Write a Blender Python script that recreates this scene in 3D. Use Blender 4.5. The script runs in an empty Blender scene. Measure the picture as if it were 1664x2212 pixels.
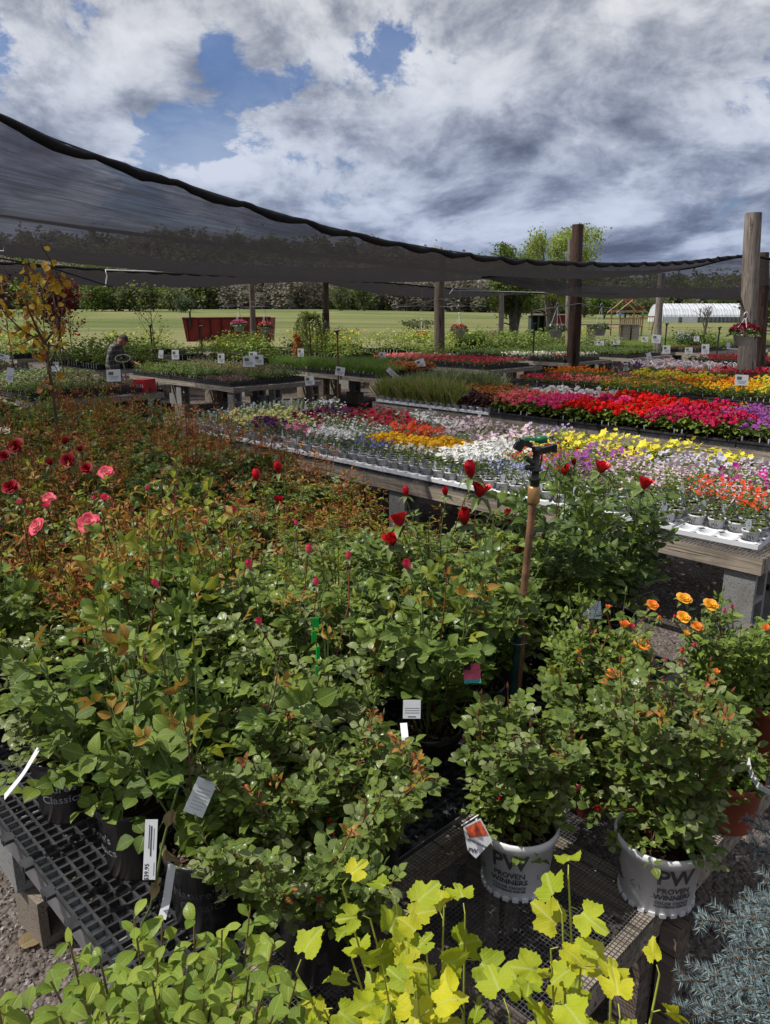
import bpy, math, random
import numpy as np
from mathutils import Vector, Matrix, Euler, noise as mnoise

# ------------------------------------------------------------------ camera, world, sun, exposure
S = bpy.context.scene
COL = S.collection
rng = np.random.default_rng(7)
random.seed(7)
PITCH = math.radians(14.9)
FPX = 1666.0            # focal length in units of the 1664 x 2212 survey grid
CAMH = 2.2
cam_data = bpy.data.cameras.new('camera')
cam = bpy.data.objects.new('camera', cam_data)
COL.objects.link(cam)
cam.location = (0, 0, CAMH)
cam.rotation_euler = (math.pi/2 - PITCH, 0, 0)
cam_data.sensor_fit = 'HORIZONTAL'
cam_data.sensor_width = 25.96
cam_data.lens = 26.0
cam_data.clip_start = 0.05
cam_data.clip_end = 3000
S.camera = cam

SUN_EL = math.radians(57)
SUN_AZ = math.radians(267)       # compass-like, clockwise from +Y: the sun stands high to the left
world = bpy.data.worlds.new('World')
S.world = world
world.use_nodes = True
sun_data = bpy.data.lights.new('sun', 'SUN')
sun_data.energy = 4.8
sun_data.angle = math.radians(0.53)
sun_data.color = (1.0, 0.95, 0.87)
sun = bpy.data.objects.new('sun', sun_data)
COL.objects.link(sun)
sdir = Vector((math.sin(SUN_AZ)*math.cos(SUN_EL), math.cos(SUN_AZ)*math.cos(SUN_EL), math.sin(SUN_EL)))
sun.rotation_euler = sdir.to_track_quat('Z', 'Y').to_euler()
sun.location = (0, 0, 60)
S.view_settings.view_transform = 'Standard'
S.view_settings.look = 'None'
S.view_settings.gamma = 1.0
S.view_settings.exposure = 0.0
S.view_settings.use_curve_mapping = False
S.cycles.max_bounces = 6
S.cycles.transparent_max_bounces = 12
S.cycles.diffuse_bounces = 3
S.cycles.glossy_bounces = 2
S.cycles.transmission_bounces = 3

def ray(px, py):
    a = (px-832)/FPX; b = (py-1106)/FPX
    return a, math.cos(PITCH)-b*math.sin(PITCH), -(math.sin(PITCH)+b*math.cos(PITCH))
def at(px, py, z=0.75):
    x, f, d = ray(px, py); t = (z-CAMH)/d
    return Vector((x*t, f*t, z))
def atY(px, py, Y):
    x, f, d = ray(px, py); t = Y/f
    return Vector((x*t, Y, CAMH+d*t))
def azel(px, py):
    x, f, d = ray(px, py)
    return math.atan2(x, f), math.atan2(d, math.hypot(x, f))

# ------------------------------------------------------------------ node helpers
class NT:
    def __init__(s, nt): s.nt = nt
    def n(s, typ, **kw):
        nd = s.nt.nodes.new(typ)
        for k, v in kw.items():
            if k == 'ins':
                for kk, vv in v.items():
                    if isinstance(vv, bpy.types.NodeSocket): s.nt.links.new(vv, nd.inputs[kk])
                    else: nd.inputs[kk].default_value = vv
            else: setattr(nd, k, v)
        return nd
    def math(s, op, a, b=0.0, c=None, clamp=False):
        ins = {0: a, 1: b}
        if c is not None: ins[2] = c
        return s.n('ShaderNodeMath', operation=op, use_clamp=clamp, ins=ins).outputs[0]
    def vmath(s, op, a, b=(0, 0, 0), out=0):
        nd = s.n('ShaderNodeVectorMath', operation=op, ins={0: a})
        if op == 'SCALE':
            if isinstance(b, bpy.types.NodeSocket): s.nt.links.new(b, nd.inputs['Scale'])
            else: nd.inputs['Scale'].default_value = b
        elif b is not None:
            if isinstance(b, bpy.types.NodeSocket): s.nt.links.new(b, nd.inputs[1])
            else: nd.inputs[1].default_value = b
        return nd.outputs[out]
    def mix(s, f, a, b, typ='MIX'):
        nd = s.n('ShaderNodeMix', data_type='RGBA', blend_type=typ)
        for i, v in ((0, f), (6, a), (7, b)):
            if isinstance(v, bpy.types.NodeSocket): s.nt.links.new(v, nd.inputs[i])
            else: nd.inputs[i].default_value = v if i == 0 or len(v) == 4 else (*v, 1)
        return nd.outputs[2]
    def mapr(s, v, a, b, c=0.0, d=1.0, smooth=True):
        nd = s.n('ShaderNodeMapRange', ins={0: v, 1: a, 2: b, 3: c, 4: d})
        nd.interpolation_type = 'SMOOTHSTEP' if smooth else 'LINEAR'
        return nd.outputs[0]
    def noise(s, vec, scale, detail=4, rough=0.5, dist=0.0, out=0):
        ins = {'Scale': scale, 'Detail': detail, 'Roughness': rough, 'Distortion': dist}
        if vec is not None: ins['Vector'] = vec
        return s.n('ShaderNodeTexNoise', ins=ins).outputs[out]
    def ramp(s, v, stops):
        nd = s.n('ShaderNodeValToRGB', ins={0: v})
        cr = nd.color_ramp
        while len(cr.elements) < len(stops): cr.elements.new(0.5)
        for e, (p, c) in zip(cr.elements, stops):
            e.position = p; e.color = (*c, 1)
        return nd.outputs[0]
    def link(s, a, b): s.nt.links.new(a, b)

# ------------------------------------------------------------------ sky: Nishita with broken cloud
W = NT(world.node_tree)
for nd in list(W.nt.nodes): W.nt.nodes.remove(nd)
sky = W.n('ShaderNodeTexSky', sky_type='NISHITA')
sky.sun_disc = False
sky.sun_elevation = SUN_EL
sky.sun_rotation = SUN_AZ
sky.air_density = 1.2; sky.dust_density = 1.0; sky.ozone_density = 1.5
tc = W.n('ShaderNodeTexCoord').outputs['Generated']
sep = W.n('ShaderNodeSeparateXYZ', ins={0: tc})
X, Y_, Z = sep.outputs
az = W.math('ARCTAN2', X, Y_)
el = W.math('ARCSINE', Z)
ae = W.n('ShaderNodeCombineXYZ', ins={0: az, 1: el, 2: 0.0}).outputs[0]
pv = W.n('ShaderNodeCombineXYZ', ins={0: az, 1: W.math('MULTIPLY', W.math('LOGARITHM', W.math('ADD', W.math('MAXIMUM', el, 0.0), 0.16), math.e), 0.62), 2: 0.0}).outputs[0]
warp = W.noise(pv, 2.2, 3, 0.5, 0.0, out=1)
pvw = W.vmath('ADD', pv, W.vmath('SCALE', W.vmath('SUBTRACT', warp, (0.5, 0.5, 0.5)), 0.22))
n1 = W.noise(W.vmath('ADD', pvw, (.2, .4, 0.0)), 5.5, 12, 0.62, 0.0)
n2 = W.noise(W.vmath('ADD', pvw, (3.1, 7.7, 0.0)), 5.2, 10, 0.58, 0.0)
n3 = W.noise(W.vmath('ADD', pvw, (11.1, 1.7, 0.0)), 11.0, 8, 0.60, 0.0)
wv = W.noise(ae, 9.0, 6, 0.6, 0.0, out=1)
aew = W.vmath('ADD', ae, W.vmath('SCALE', W.vmath('SUBTRACT', wv, (0.5, 0.5, 0.5)), 0.11))
def blobs(lst):
    acc = None
    for (px, py, rx, ry, amp) in lst:
        a, e = azel(px, py)
        v = W.vmath('MULTIPLY', W.vmath('SUBTRACT', aew, (a, e, 0)), (FPX/rx, FPX/ry, 0))
        d2 = W.vmath('DOT_PRODUCT', v, v, out=1)
        g = W.math('MULTIPLY', W.math('EXPONENT', W.math('MULTIPLY', d2, -1.0)), amp)
        acc = g if acc is None else W.math('ADD', acc, g)
    return acc
cover = blobs([(470, 105, 60, 70, -1.5), (860, 75, 80, 55, -1.7), (555, 200, 55, 38, -1.0), (370, 265, 90, 20, -1.0), (640, 135, 50, 32, -.6), (430, 345, 70, 18, -.5),
               (620, 150, 70, 40, -.5), (820, 175, 80, 35, -.7), (380, 10, 60, 25, -.6), (545, 20, 50, 50, -.6),
               (440, 330, 120, 18, -.3), (930, 30, 40, 40, -.4), (700, 60, 90, 50, .7), (1200, 200, 300, 200, .6), (300, 100, 130, 90, .35),
               (100, 200, 160, 140, .4), (760, 330, 260, 60, .35)])
dark = blobs([(720, 30, 130, 48, 2.2), (60, 180, 110, 60, .9), (170, 255, 120, 40, .6), (1230, 120, 120, 45, .75), (1400, 205, 110, 42, .8),
              (1060, 290, 110, 50, .7), (1320, 350, 190, 50, .5), (1540, 330, 130, 90, .5), (860, 425, 280, 32, .7), (1420, 500, 300, 70, .75),
              (560, 330, 60, 30, .2), (1550, 60, 150, 60, .15), (700, 510, 300, 40, .25),
              (120, 90, 130, 50, -1.0), (290, 110, 90, 60, -.9), (1000, 110, 110, 90, -1.4), (790, 320, 220, 50, -1.1), (1600, 150, 110, 40, -.5),
              (1590, 425, 70, 22, -.6), (1030, 525, 50, 20, -.6), (960, 200, 60, 60, -.6), (1240, 290, 80, 25, -.5), (440, 40, 60, 30, -.4)])
cov = W.math('ADD', W.math('ADD', W.math('MULTIPLY', W.math('SUBTRACT', n1, 0.5), 5.6), 0.78), W.math('MULTIPLY', cover, 0.85))
alpha = W.mapr(cov, 0.12, 0.62)
sh = W.math('ADD', W.math('ADD', W.math('MULTIPLY', W.math('SUBTRACT', n2, 0.5), 3.6), W.math('MULTIPLY', W.math('SUBTRACT', n3, 0.5), 2.3)),
            W.math('ADD', W.math('MULTIPLY', dark, 0.36), W.math('MULTIPLY', W.math('SUBTRACT', n1, 0.5), 1.3)))
n1b = W.noise(W.vmath('ADD', pvw, (.2-.035, .4+.030, 0.0)), 5.5, 12, 0.62, 0.0)
sh = W.math('SUBTRACT', sh, W.math('MULTIPLY', W.math('SUBTRACT', n1, n1b), 3.2))
shade = W.mapr(sh, -0.72, 1.12, 0.0, 1.0, False)
lowel = W.mapr(el, 0.0, 0.42, 1.0, 0.0)
ccol = W.ramp(shade, [(0.0, (.95, .95, .97)), (0.25, (.80, .815, .85)), (0.45, (.58, .605, .665)), (0.62, (.40, .43, .505)), (0.82, (.255, .28, .35)), (1.0, (.17, .19, .245))])
ccol = W.mix(W.math('MULTIPLY', lowel, 0.7), ccol, W.mix(1.0, ccol, (.58, .72, 1.02), 'MULTIPLY'))
skyc = W.mix(1.0, sky.outputs[0], (.54, .68, 1.0), 'MULTIPLY')
cc = W.vmath('SCALE', ccol, 9.3)
fin = W.mix(W.math('MAXIMUM', alpha, W.math('MULTIPLY', lowel, 0.55)), skyc, cc)
bg = W.n('ShaderNodeBackground', ins={'Color': fin, 'Strength': 0.088})
W.link(bg.outputs[0], W.n('ShaderNodeOutputWorld').inputs[0])
world.cycles.sampling_method = 'AUTOMATIC'

# ------------------------------------------------------------------ materials
MATS = {}
def newmat(name):
    m = bpy.data.materials.new(name); m.use_nodes = True
    t = NT(m.node_tree)
    for nd in list(t.nt.nodes): t.nt.nodes.remove(nd)
    MATS[name] = m
    return m, t
def finish(t, shader): t.link(shader, t.n('ShaderNodeOutputMaterial').inputs[0])
def bump(t, h, dist=0.01, strength=0.5):
    return t.n('ShaderNodeBump', ins={'Height': h, 'Distance': dist, 'Strength': strength}).outputs[0]
def c3(c): return (*c, 1)

def leafmat(name, c_dark, c_light, rough=0.42, trans=0.28, vein=0.35, spec=0.30, ctrans=None, scale=1.0):
    """leaf: colour differs from leaf to leaf, pale midrib and side veins, light comes through"""
    m, t = newmat(name)
    isl = t.n('ShaderNodeNewGeometry').outputs['Random Per Island']
    oi = t.n('ShaderNodeObjectInfo').outputs['Random']
    r = t.math('FRACT', t.math('ADD', isl, oi))
    col = t.mix(r, c_dark, c_light)
    luv = t.n('ShaderNodeAttribute', attribute_name='luv')
    sp = t.n('ShaderNodeSeparateXYZ', ins={0: luv.outputs['Vector']})
    ax = t.math('ABSOLUTE', sp.outputs[0])
    mid = t.mapr(ax, 0.0, 0.07, 1.0, 0.0)
    w = t.math('SINE', t.math('ADD', t.math('MULTIPLY', sp.outputs[1], 38.0), t.math('MULTIPLY', ax, -24.0)))
    sv = t.mapr(w, 0.75, 1.0)
    v = t.math('MAXIMUM', mid, t.math('MULTIPLY', sv, 0.45))
    col = t.mix(t.math('MULTIPLY', v, vein), col, t.mix(0.5, c_light, (.5, .6, .3)))
    pc = t.n('ShaderNodeTexCoord').outputs['Object']
    blot = t.noise(pc, 30.0*scale, 3, 0.6)
    col = t.mix(t.mapr(blot, 0.45, 0.75, 0.0, 0.35), col, t.mix(0.5, col, (.16, .13, .04)))
    nb = bump(t, t.math('ADD', t.math('MULTIPLY', v, -1.0), t.math('MULTIPLY', t.noise(pc, 120.0, 2), 0.8)), 0.0012, 0.6)
    p = t.n('ShaderNodeBsdfPrincipled', ins={'Base Color': col, 'Roughness': rough, 'Specular IOR Level': spec, 'Normal': nb})
    tr = t.n('ShaderNodeBsdfTranslucent', ins={'Color': t.mix(0.5, col, ctrans or tuple(min(1, x*1.6) for x in c_light)), 'Normal': nb})
    finish(t, t.n('ShaderNodeMixShader', ins={0: trans, 1: p.outputs[0], 2: tr.outputs[0]}).outputs[0])
    return m
def petalmat(name, inner, edge, c2=None, trans=0.25, rough=0.55):
    m, t = newmat(name)
    luv = t.n('ShaderNodeAttribute', attribute_name='luv')
    sp = t.n('ShaderNodeSeparateXYZ', ins={0: luv.outputs['Vector']})
    isl = t.n('ShaderNodeNewGeometry').outputs['Random Per Island']
    oi = t.n('ShaderNodeObjectInfo').outputs['Random']
    r = t.math('FRACT', t.math('ADD', isl, oi))
    col = t.mix(t.mapr(sp.outputs[1], 0.35, 1.0), inner, edge)
    if c2 is not None: col = t.mix(r, col, c2)
    col = t.mix(1.0, col, t.ramp(r, [(0, (.78, .78, .78)), (1, (1.1, 1.1, 1.1))]), 'MULTIPLY')
    p = t.n('ShaderNodeBsdfPrincipled', ins={'Base Color': col, 'Roughness': rough, 'Specular IOR Level': .25})
    tr = t.n('ShaderNodeBsdfTranslucent', ins={'Color': col})
    finish(t, t.n('ShaderNodeMixShader', ins={0: trans, 1: p.outputs[0], 2: tr.outputs[0]}).outputs[0])
    return m
def plain(name, col, rough=0.5, spec=0.5, var=0.12, scale=12.0, metal=0.0, bumpd=0.0, trans=0.0, bscale=60.0):
    m, t = newmat(name)
    pc = t.n('ShaderNodeTexCoord').outputs['Object']
    n = t.noise(pc, scale, 5, 0.6)
    c = t.mix(t.mapr(n, 0.3, 0.7), tuple(x*(1-var) for x in col), tuple(min(1, x*(1+var)) for x in col))
    ins = {'Base Color': c, 'Roughness': t.mapr(n, 0.2, 0.8, max(.02, rough-.08), min(1, rough+.1)), 'Specular IOR Level': spec, 'Metallic': metal}
    if bumpd: ins['Normal'] = bump(t, t.noise(pc, bscale, 4, 0.6), bumpd, 0.7)
    p = t.n('ShaderNodeBsdfPrincipled', ins=ins)
    if trans:
        tr = t.n('ShaderNodeBsdfTranslucent', ins={'Color': c})
        finish(t, t.n('ShaderNodeMixShader', ins={0: trans, 1: p.outputs[0], 2: tr.outputs[0]}).outputs[0])
    else: finish(t, p.outputs[0])
    return m
def woodmat(name, c1, c2, stretch=(2, 40, 40), stain=0.5, sc=1.0):
    m, t = newmat(name)
    pc = t.n('ShaderNodeTexCoord').outputs['Object']
    oi = t.n('ShaderNodeObjectInfo').outputs['Random']
    pc = t.vmath('ADD', pc, t.vmath('SCALE', t.n('ShaderNodeCombineXYZ', ins={0: oi, 1: oi, 2: oi}).outputs[0], 13.0))
    st = t.vmath('MULTIPLY', pc, tuple(x*sc for x in stretch))
    g = t.noise(st, 1.0, 6, 0.65, 0.6)
    big = t.noise(pc, 3.0*sc, 4, 0.6)
    col = t.mix(t.mapr(g, 0.3, 0.7), c1, c2)
    col = t.mix(t.mapr(big, 0.48, 0.72, 0, stain), col, tuple(x*.45 for x in c1))
    crack = t.mapr(t.noise(t.vmath('MULTIPLY', st, (0.6, 1.6, 1.6)), 1.0, 3, 0.5, 0.2), 0.60, 0.66)
    col = t.mix(t.math('MULTIPLY', crack, .7), col, tuple(x*.2 for x in c1))
    h = t.math('SUBTRACT', g, t.math('MULTIPLY', crack, 1.2))
    p = t.n('ShaderNodeBsdfPrincipled', ins={'Base Color': col, 'Roughness': .85, 'Specular IOR Level': .2, 'Normal': bump(t, h, 0.006, 0.8)})
    finish(t, p.outputs[0]); return m

# leaves
leafmat('rose_leaf', (.060, .104, .014), (.175, .245, .036), .31, .22, .30)
leafmat('rose_leaf_dark', (.032, .068, .013), (.095, .150, .026), .28, .18, .25)
leafmat('rose_leaf_big', (.054, .106, .014), (.165, .240, .034), .34, .26, .32)
leafmat('rose_leaf_fresh', (.16, .23, .02), (.32, .34, .03), .40, .38, .3)
leafmat('rose_leaf_bronze', (.28, .060, .022), (.48, .21, .045), .38, .28, .3, ctrans=(.5, .14, .04))
leafmat('rose_leaf_amber', (.26, .13, .014), (.36, .23, .028), .38, .34, .3, ctrans=(.5, .25, .05))
leafmat('rose_leaf_silver', (.12, .16, .055), (.25, .29, .12), .30, .20, .25)
leafmat('mini_leaf', (.054, .096, .016), (.160, .220, .036), .28, .2, .25)
leafmat('orange_bush_leaf', (.105, .18, .022), (.22, .30, .04), .38, .3, .25)
leafmat('lime_leaf', (.15, .24, .022), (.32, .39, .050), .45, .36, .5)
leafmat('gold_leaf', (.36, .38, .010), (.58, .56, .018), .48, .30, .60, ctrans=(.8, .76, .03))
leafmat('gold_leaf_green', (.22, .30, .010), (.40, .45, .016), .48, .30, .6)
leafmat('redbud_leaf', (.52, .30, .02), (.70, .46, .04), .5, .42, .2, ctrans=(.85, .5, .06))
leafmat('redbud_leaf_copper', (.30, .11, .03), (.45, .20, .05), .5, .4, .2)
leafmat('maroon_leaf', (.10, .006, .010), (.20, .014, .022), .5, .3, .2)
leafmat('maple_green', (.08, .15, .025), (.20, .26, .05), .5, .4, .2)
leafmat('dry_leaf', (.14, .10, .05), (.25, .19, .10), .7, .2, .3)
plain('needle', (.19, .26, .275), .55, .3, .25, 40)
plain('stem_green', (.11, .15, .04), .5, .4, .25)
plain('stem_red', (.16, .045, .022), .5, .4, .3)
plain('stem_brown', (.10, .065, .040), .8, .2, .3, bumpd=.002)
plain('bark_grey', (.13, .115, .10), .9, .15, .3, 8, bumpd=.01)
plain('bark_far', (.10, .088, .075), .95, .1, .2, 2)
# petals
petalmat('petal_red', (.42, .004, .012), (.62, .010, .022), None, .16, .38)
petalmat('petal_darkred', (.20, .002, .008), (.34, .006, .016))
petalmat('petal_pink', (.95, .50, .46), (.80, .06, .14))
petalmat('petal_hotpink', (.85, .12, .20), (.72, .04, .12))
petalmat('petal_orange', (.98, .56, .03), (.90, .20, .05))
petalmat('petal_yellow', (.98, .66, .02), (.95, .42, .06))
petalmat('petal_white', (.80, .78, .60), (.85, .84, .74))
# pots, plastics
m, t = newmat('black_plastic')
pc = t.n('ShaderNodeTexCoord').outputs['Object']
dz = t.n('ShaderNodeSeparateXYZ', ins={0: pc}).outputs[2]
dn = t.noise(pc, 16, 6, .65)
dust = t.math('MULTIPLY', t.mapr(dn, .46, .70), t.mapr(t.noise(t.vmath('MULTIPLY', pc, (30, 30, 6)), 2, 3, .6), .4, .7, .25, .8))
spl = t.mapr(t.noise(pc, 70, 3, .6), .62, .68, 0, .6)
dm = t.math('MAXIMUM', dust, t.math('MULTIPLY', spl, .7))
finish(t, t.n('ShaderNodeBsdfPrincipled', ins={'Base Color': t.mix(dm, (.011, .011, .013), (.085, .075, .065)), 'Roughness': t.mapr(dm, 0, 1, .30, .8), 'Normal': bump(t, dn, .0006, .5)}).outputs[0])
plain('black_plastic_dusty', (.035, .036, .040), .42, .5, .35, 14)
plain('white_plastic', (.74, .76, .79), .38, .5, .05, 8, trans=.12)
plain('white_pot', (.66, .66, .68), .42, .5, .10, 10)
plain('terracotta', (.33, .085, .045), .55, .4, .12, 10)
plain('red_plastic', (.50, .012, .015), .4)
plain('magenta_plastic', (.45, .02, .20), .45)
plain('soil', (.028, .018, .012), .95, .1, .5, 60, bumpd=.01, bscale=90)
plain('tag_clear', (.50, .55, .60), .35, .5, .06, 10, trans=.3)
plain('tag_white', (.66, .67, .70), .5, .3, .06, 10)
plain('tag_print', (.06, .06, .07), .6)
plain('pot_print', (.30, .31, .33), .6)
plain('pot_print_faint', (.045, .045, .05), .6)
plain('tag_teal', (.02, .22, .24), .5)
plain('tag_pink', (.45, .06, .11), .5, .4, .4, 30)
plain('tag_orange', (.60, .10, .04), .5, .4, .4, 60)
plain('green_plastic', (.01, .42, .06), .35, .5, .1, 10, trans=.3)
plain('sprinkler_green', (.008, .12, .045), .4)
plain('pipe_rust', (.19, .095, .052), .8, .3, .35, 25, bumpd=.001)
plain('pipe_green', (.008, .055, .050), .5, .4, .3, 20)
plain('brass', (.42, .24, .10), .42, .5, .2, 30, metal=.5)
plain('wire', (.13, .13, .135), .5, .5, .3, 30, metal=.6)
plain('wire_black', (.02, .02, .022), .5)
plain('metal_grey', (.35, .36, .38), .4, .5, .1, 10, metal=.7)
plain('metal_sheet', (.50, .54, .57), .4, .5, .25, 12)
plain('rope_white', (.75, .75, .75), .6)
plain('red_paint', (.15, .014, .014), .6, .3, .3, 3)
plain('red_paint_dark', (.07, .008, .008), .7, .3, .3, 3)
plain('shed_green', (.055, .075, .065), .8, .2, .25, 4)
plain('shed_red', (.22, .015, .015), .7)
plain('shed_dark', (.012, .012, .012), .8)
plain('sheeting', (.62, .65, .70), .45, .4, .08, .8, trans=.1)
plain('blue_plastic', (.18, .30, .62), .5)
plain('green_awning', (.10, .30, .08), .6)
plain('hem_black', (.012, .012, .014), .8, .2, .3, 20, bumpd=.01)
plain('rubber', (.02, .02, .02), .7)
plain('skin', (.42, .19, .13), .55, .3, .1, 20)
plain('hair_grey', (.07, .055, .045), .8, .2, .3, 60)
plain('denim_dark', (.035, .035, .038), .9, .1, .2, 20)
plain('rust_iron', (.05, .022, .014), .8)
woodmat('board', (.20, .165, .13), (.42, .36, .29))
woodmat('board_far', (.22, .19, .155), (.40, .35, .29), (2, 30, 30), .3)
woodmat('board_dark', (.11, .085, .068), (.24, .19, .155))
woodmat('pole_wood', (.15, .125, .105), (.33, .285, .245), (22, 22, 1.1), .35)
woodmat('pole_brown', (.085, .062, .046), (.20, .155, .12), (22, 22, 1.1), .35)
woodmat('pole_dark', (.045, .028, .020), (.12, .075, .055), (22, 22, 1.1), .35)
woodmat('play_wood', (.30, .19, .10), (.45, .31, .19), (10, 10, 2), .2)

# concrete block
m, t = newmat('cinder')
pc = t.n('ShaderNodeTexCoord').outputs['Object']
n = t.noise(pc, 220, 3, .7); nb = t.noise(pc, 6, 5, .6)
pits = t.mapr(t.noise(pc, 130, 2, .5), .60, .68)
col = t.mix(t.mapr(n, .3, .7), (.19, .19, .185), (.31, .31, .305))
col = t.mix(t.mapr(nb, .45, .7, 0, .45), col, (.16, .145, .12))
col = t.mix(t.math('MULTIPLY', pits, .7), col, (.07, .07, .068))
finish(t, t.n('ShaderNodeBsdfPrincipled', ins={'Base Color': col, 'Roughness': .92, 'Specular IOR Level': .15, 'Normal': bump(t, t.math('SUBTRACT', n, pits), .003, .9)}).outputs[0])
m2 = m.copy(); m2.name = 'cinder_brown'; MATS['cinder_brown'] = m2
for nd in m2.node_tree.nodes:
    if nd.type == 'MIX':
        for k in (6, 7):
            if not nd.inputs[k].is_linked:
                c = nd.inputs[k].default_value; nd.inputs[k].default_value = (c[0]*.95, c[1]*.80, c[2]*.66, 1)

# shade cloth: woven, lets part of the light straight through
def clothmat(name, through):
    m, t = newmat(name)
    pc = t.n('ShaderNodeTexCoord').outputs['Object']
    luv = t.n('ShaderNodeAttribute', attribute_name='luv').outputs['Vector']
    st = t.noise(t.vmath('MULTIPLY', luv, (.9, 9.0, 1.0)), 1.6, 6, .65, 1.2)
    st2 = t.noise(t.vmath('MULTIPLY', luv, (2.2, 60.0, 1.0)), 2.0, 4, .6, .4)
    big = t.noise(pc, .5, 3, .5)
    thr = t.math('ADD', t.mapr(st, .3, .7, through-.09, through+.09), t.mapr(st2, .35, .7, -.05, .04))
    thr = t.math('ADD', thr, t.mapr(big, .3, .7, -.03, .03))
    d = t.n('ShaderNodeBsdfDiffuse', ins={'Color': (.040, .039, .043, 1), 'Normal': bump(t, st, .08, 1.0)})
    tl = t.n('ShaderNodeBsdfTranslucent', ins={'Color': (.016, .015, .016, 1)})
    a = t.n('ShaderNodeAddShader', ins={0: d.outputs[0], 1: tl.outputs[0]})
    cosv = t.math('SUBTRACT', 1.0, t.n('ShaderNodeLayerWeight', ins={'Blend': .5}).outputs['Facing'])
    thr = t.math('MULTIPLY', thr, t.math('MULTIPLY', t.math('POWER', cosv, .75), 2.2), clamp=True)
    tp = t.n('ShaderNodeBsdfTransparent', ins={'Color': (.96, .96, 1, 1)})
    finish(t, t.n('ShaderNodeMixShader', ins={0: thr, 1: a.outputs[0], 2: tp.outputs[0]}).outputs[0])
clothmat('shade_cloth', .24)
clothmat('shade_cloth_dense', .10)

# ground: gravel and dirt near, pasture beyond
m, t = newmat('ground_mix')
pc = t.n('ShaderNodeTexCoord').outputs['Object']
sp = t.n('ShaderNodeSeparateXYZ', ins={0: pc})
vor = t.n('ShaderNodeTexVoronoi', ins={'Vector': pc, 'Scale': 55.0})
vor2 = t.n('ShaderNodeTexVoronoi', ins={'Vector': pc, 'Scale': 24.0})
stone = t.ramp(t.noise(vor.outputs['Color'], 3.0, 1), [(.3, (.10, .085, .078)), (.5, (.17, .145, .132)), (.7, (.26, .225, .205))])
dirt = t.mix(t.mapr(t.noise(pc, 14, 5, .7), .3, .7), (.050, .038, .030), (.13, .105, .088))
patch = t.mapr(t.noise(pc, 1.1, 5, .6), .42, .60)
grav = t.mix(t.math('MULTIPLY', patch, .75), dirt, stone)
f1 = t.noise(t.vmath('MULTIPLY', pc, (.010, .028, 1)), 1.0, 7, .62, .8)
f2 = t.noise(t.vmath('MULTIPLY', pc, (.35, .6, 1)), 1.0, 6, .7)
grass = t.ramp(f1, [(.34, (.070, .108, .026)), (.46, (.115, .150, .040)), (.54, (.20, .20, .085)), (.58, (.12, .150, .048)), (.70, (.085, .115, .034))])
grass = t.mix(t.mapr(f2, .35, .7, 0, .6), grass, t.mix(.5, grass, (.24, .20, .11)))
edge = t.math('ADD', sp.outputs[1], t.math('MULTIPLY', t.math('SUBTRACT', t.noise(pc, .25, 4, .6), .5), 8.0))
dry = t.math('MULTIPLY', t.mapr(edge, 36, 46), t.mapr(edge, 58, 48))
grass = t.mix(t.math('MULTIPLY', dry, .55), grass, (.30, .26, .15))
far = t.mapr(edge, 33, 38)
col = t.mix(far, grav, grass)
h = t.math('ADD', t.math('MULTIPLY', vor.outputs['Distance'], -1.0), t.math('MULTIPLY', vor2.outputs['Distance'], -1.2))
finish(t, t.n('ShaderNodeBsdfPrincipled', ins={'Base Color': col, 'Roughness': .95, 'Specular IOR Level': .15, 'Normal': bump(t, h, .02, .8)}).outputs[0])
m, t = newmat('hill_floor')
pc = t.n('ShaderNodeTexCoord').outputs['Object']
finish(t, t.n('ShaderNodeBsdfPrincipled', ins={'Base Color': t.mix(t.noise(pc, .1, 5, .7), (.05, .05, .03), (.10, .095, .05)), 'Roughness': 1.0}).outputs[0])
# flannel shirt
m, t = newmat('flannel')
pc = t.n('ShaderNodeTexCoord').outputs['Object']
sp = t.n('ShaderNodeSeparateXYZ', ins={0: pc})
a = t.math('SINE', t.math('MULTIPLY', t.math('ADD', sp.outputs[0], sp.outputs[1]), 62.0))
b = t.math('SINE', t.math('MULTIPLY', sp.outputs[2], 62.0))
col = t.mix(t.mapr(a, .3, .8, 0, .6), (.050, .047, .045), (.15, .135, .12))
col = t.mix(t.mapr(b, .3, .8, 0, .55), col, (.17, .15, .135))
col = t.mix(t.mapr(t.math('MAXIMUM', a, b), .95, 1.0, 0, .6), col, (.30, .27, .24))
finish(t, t.n('ShaderNodeBsdfPrincipled', ins={'Base Color': col, 'Roughness': .9, 'Normal': bump(t, t.noise(pc, 12, 3), .02, .6)}).outputs[0])
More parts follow.
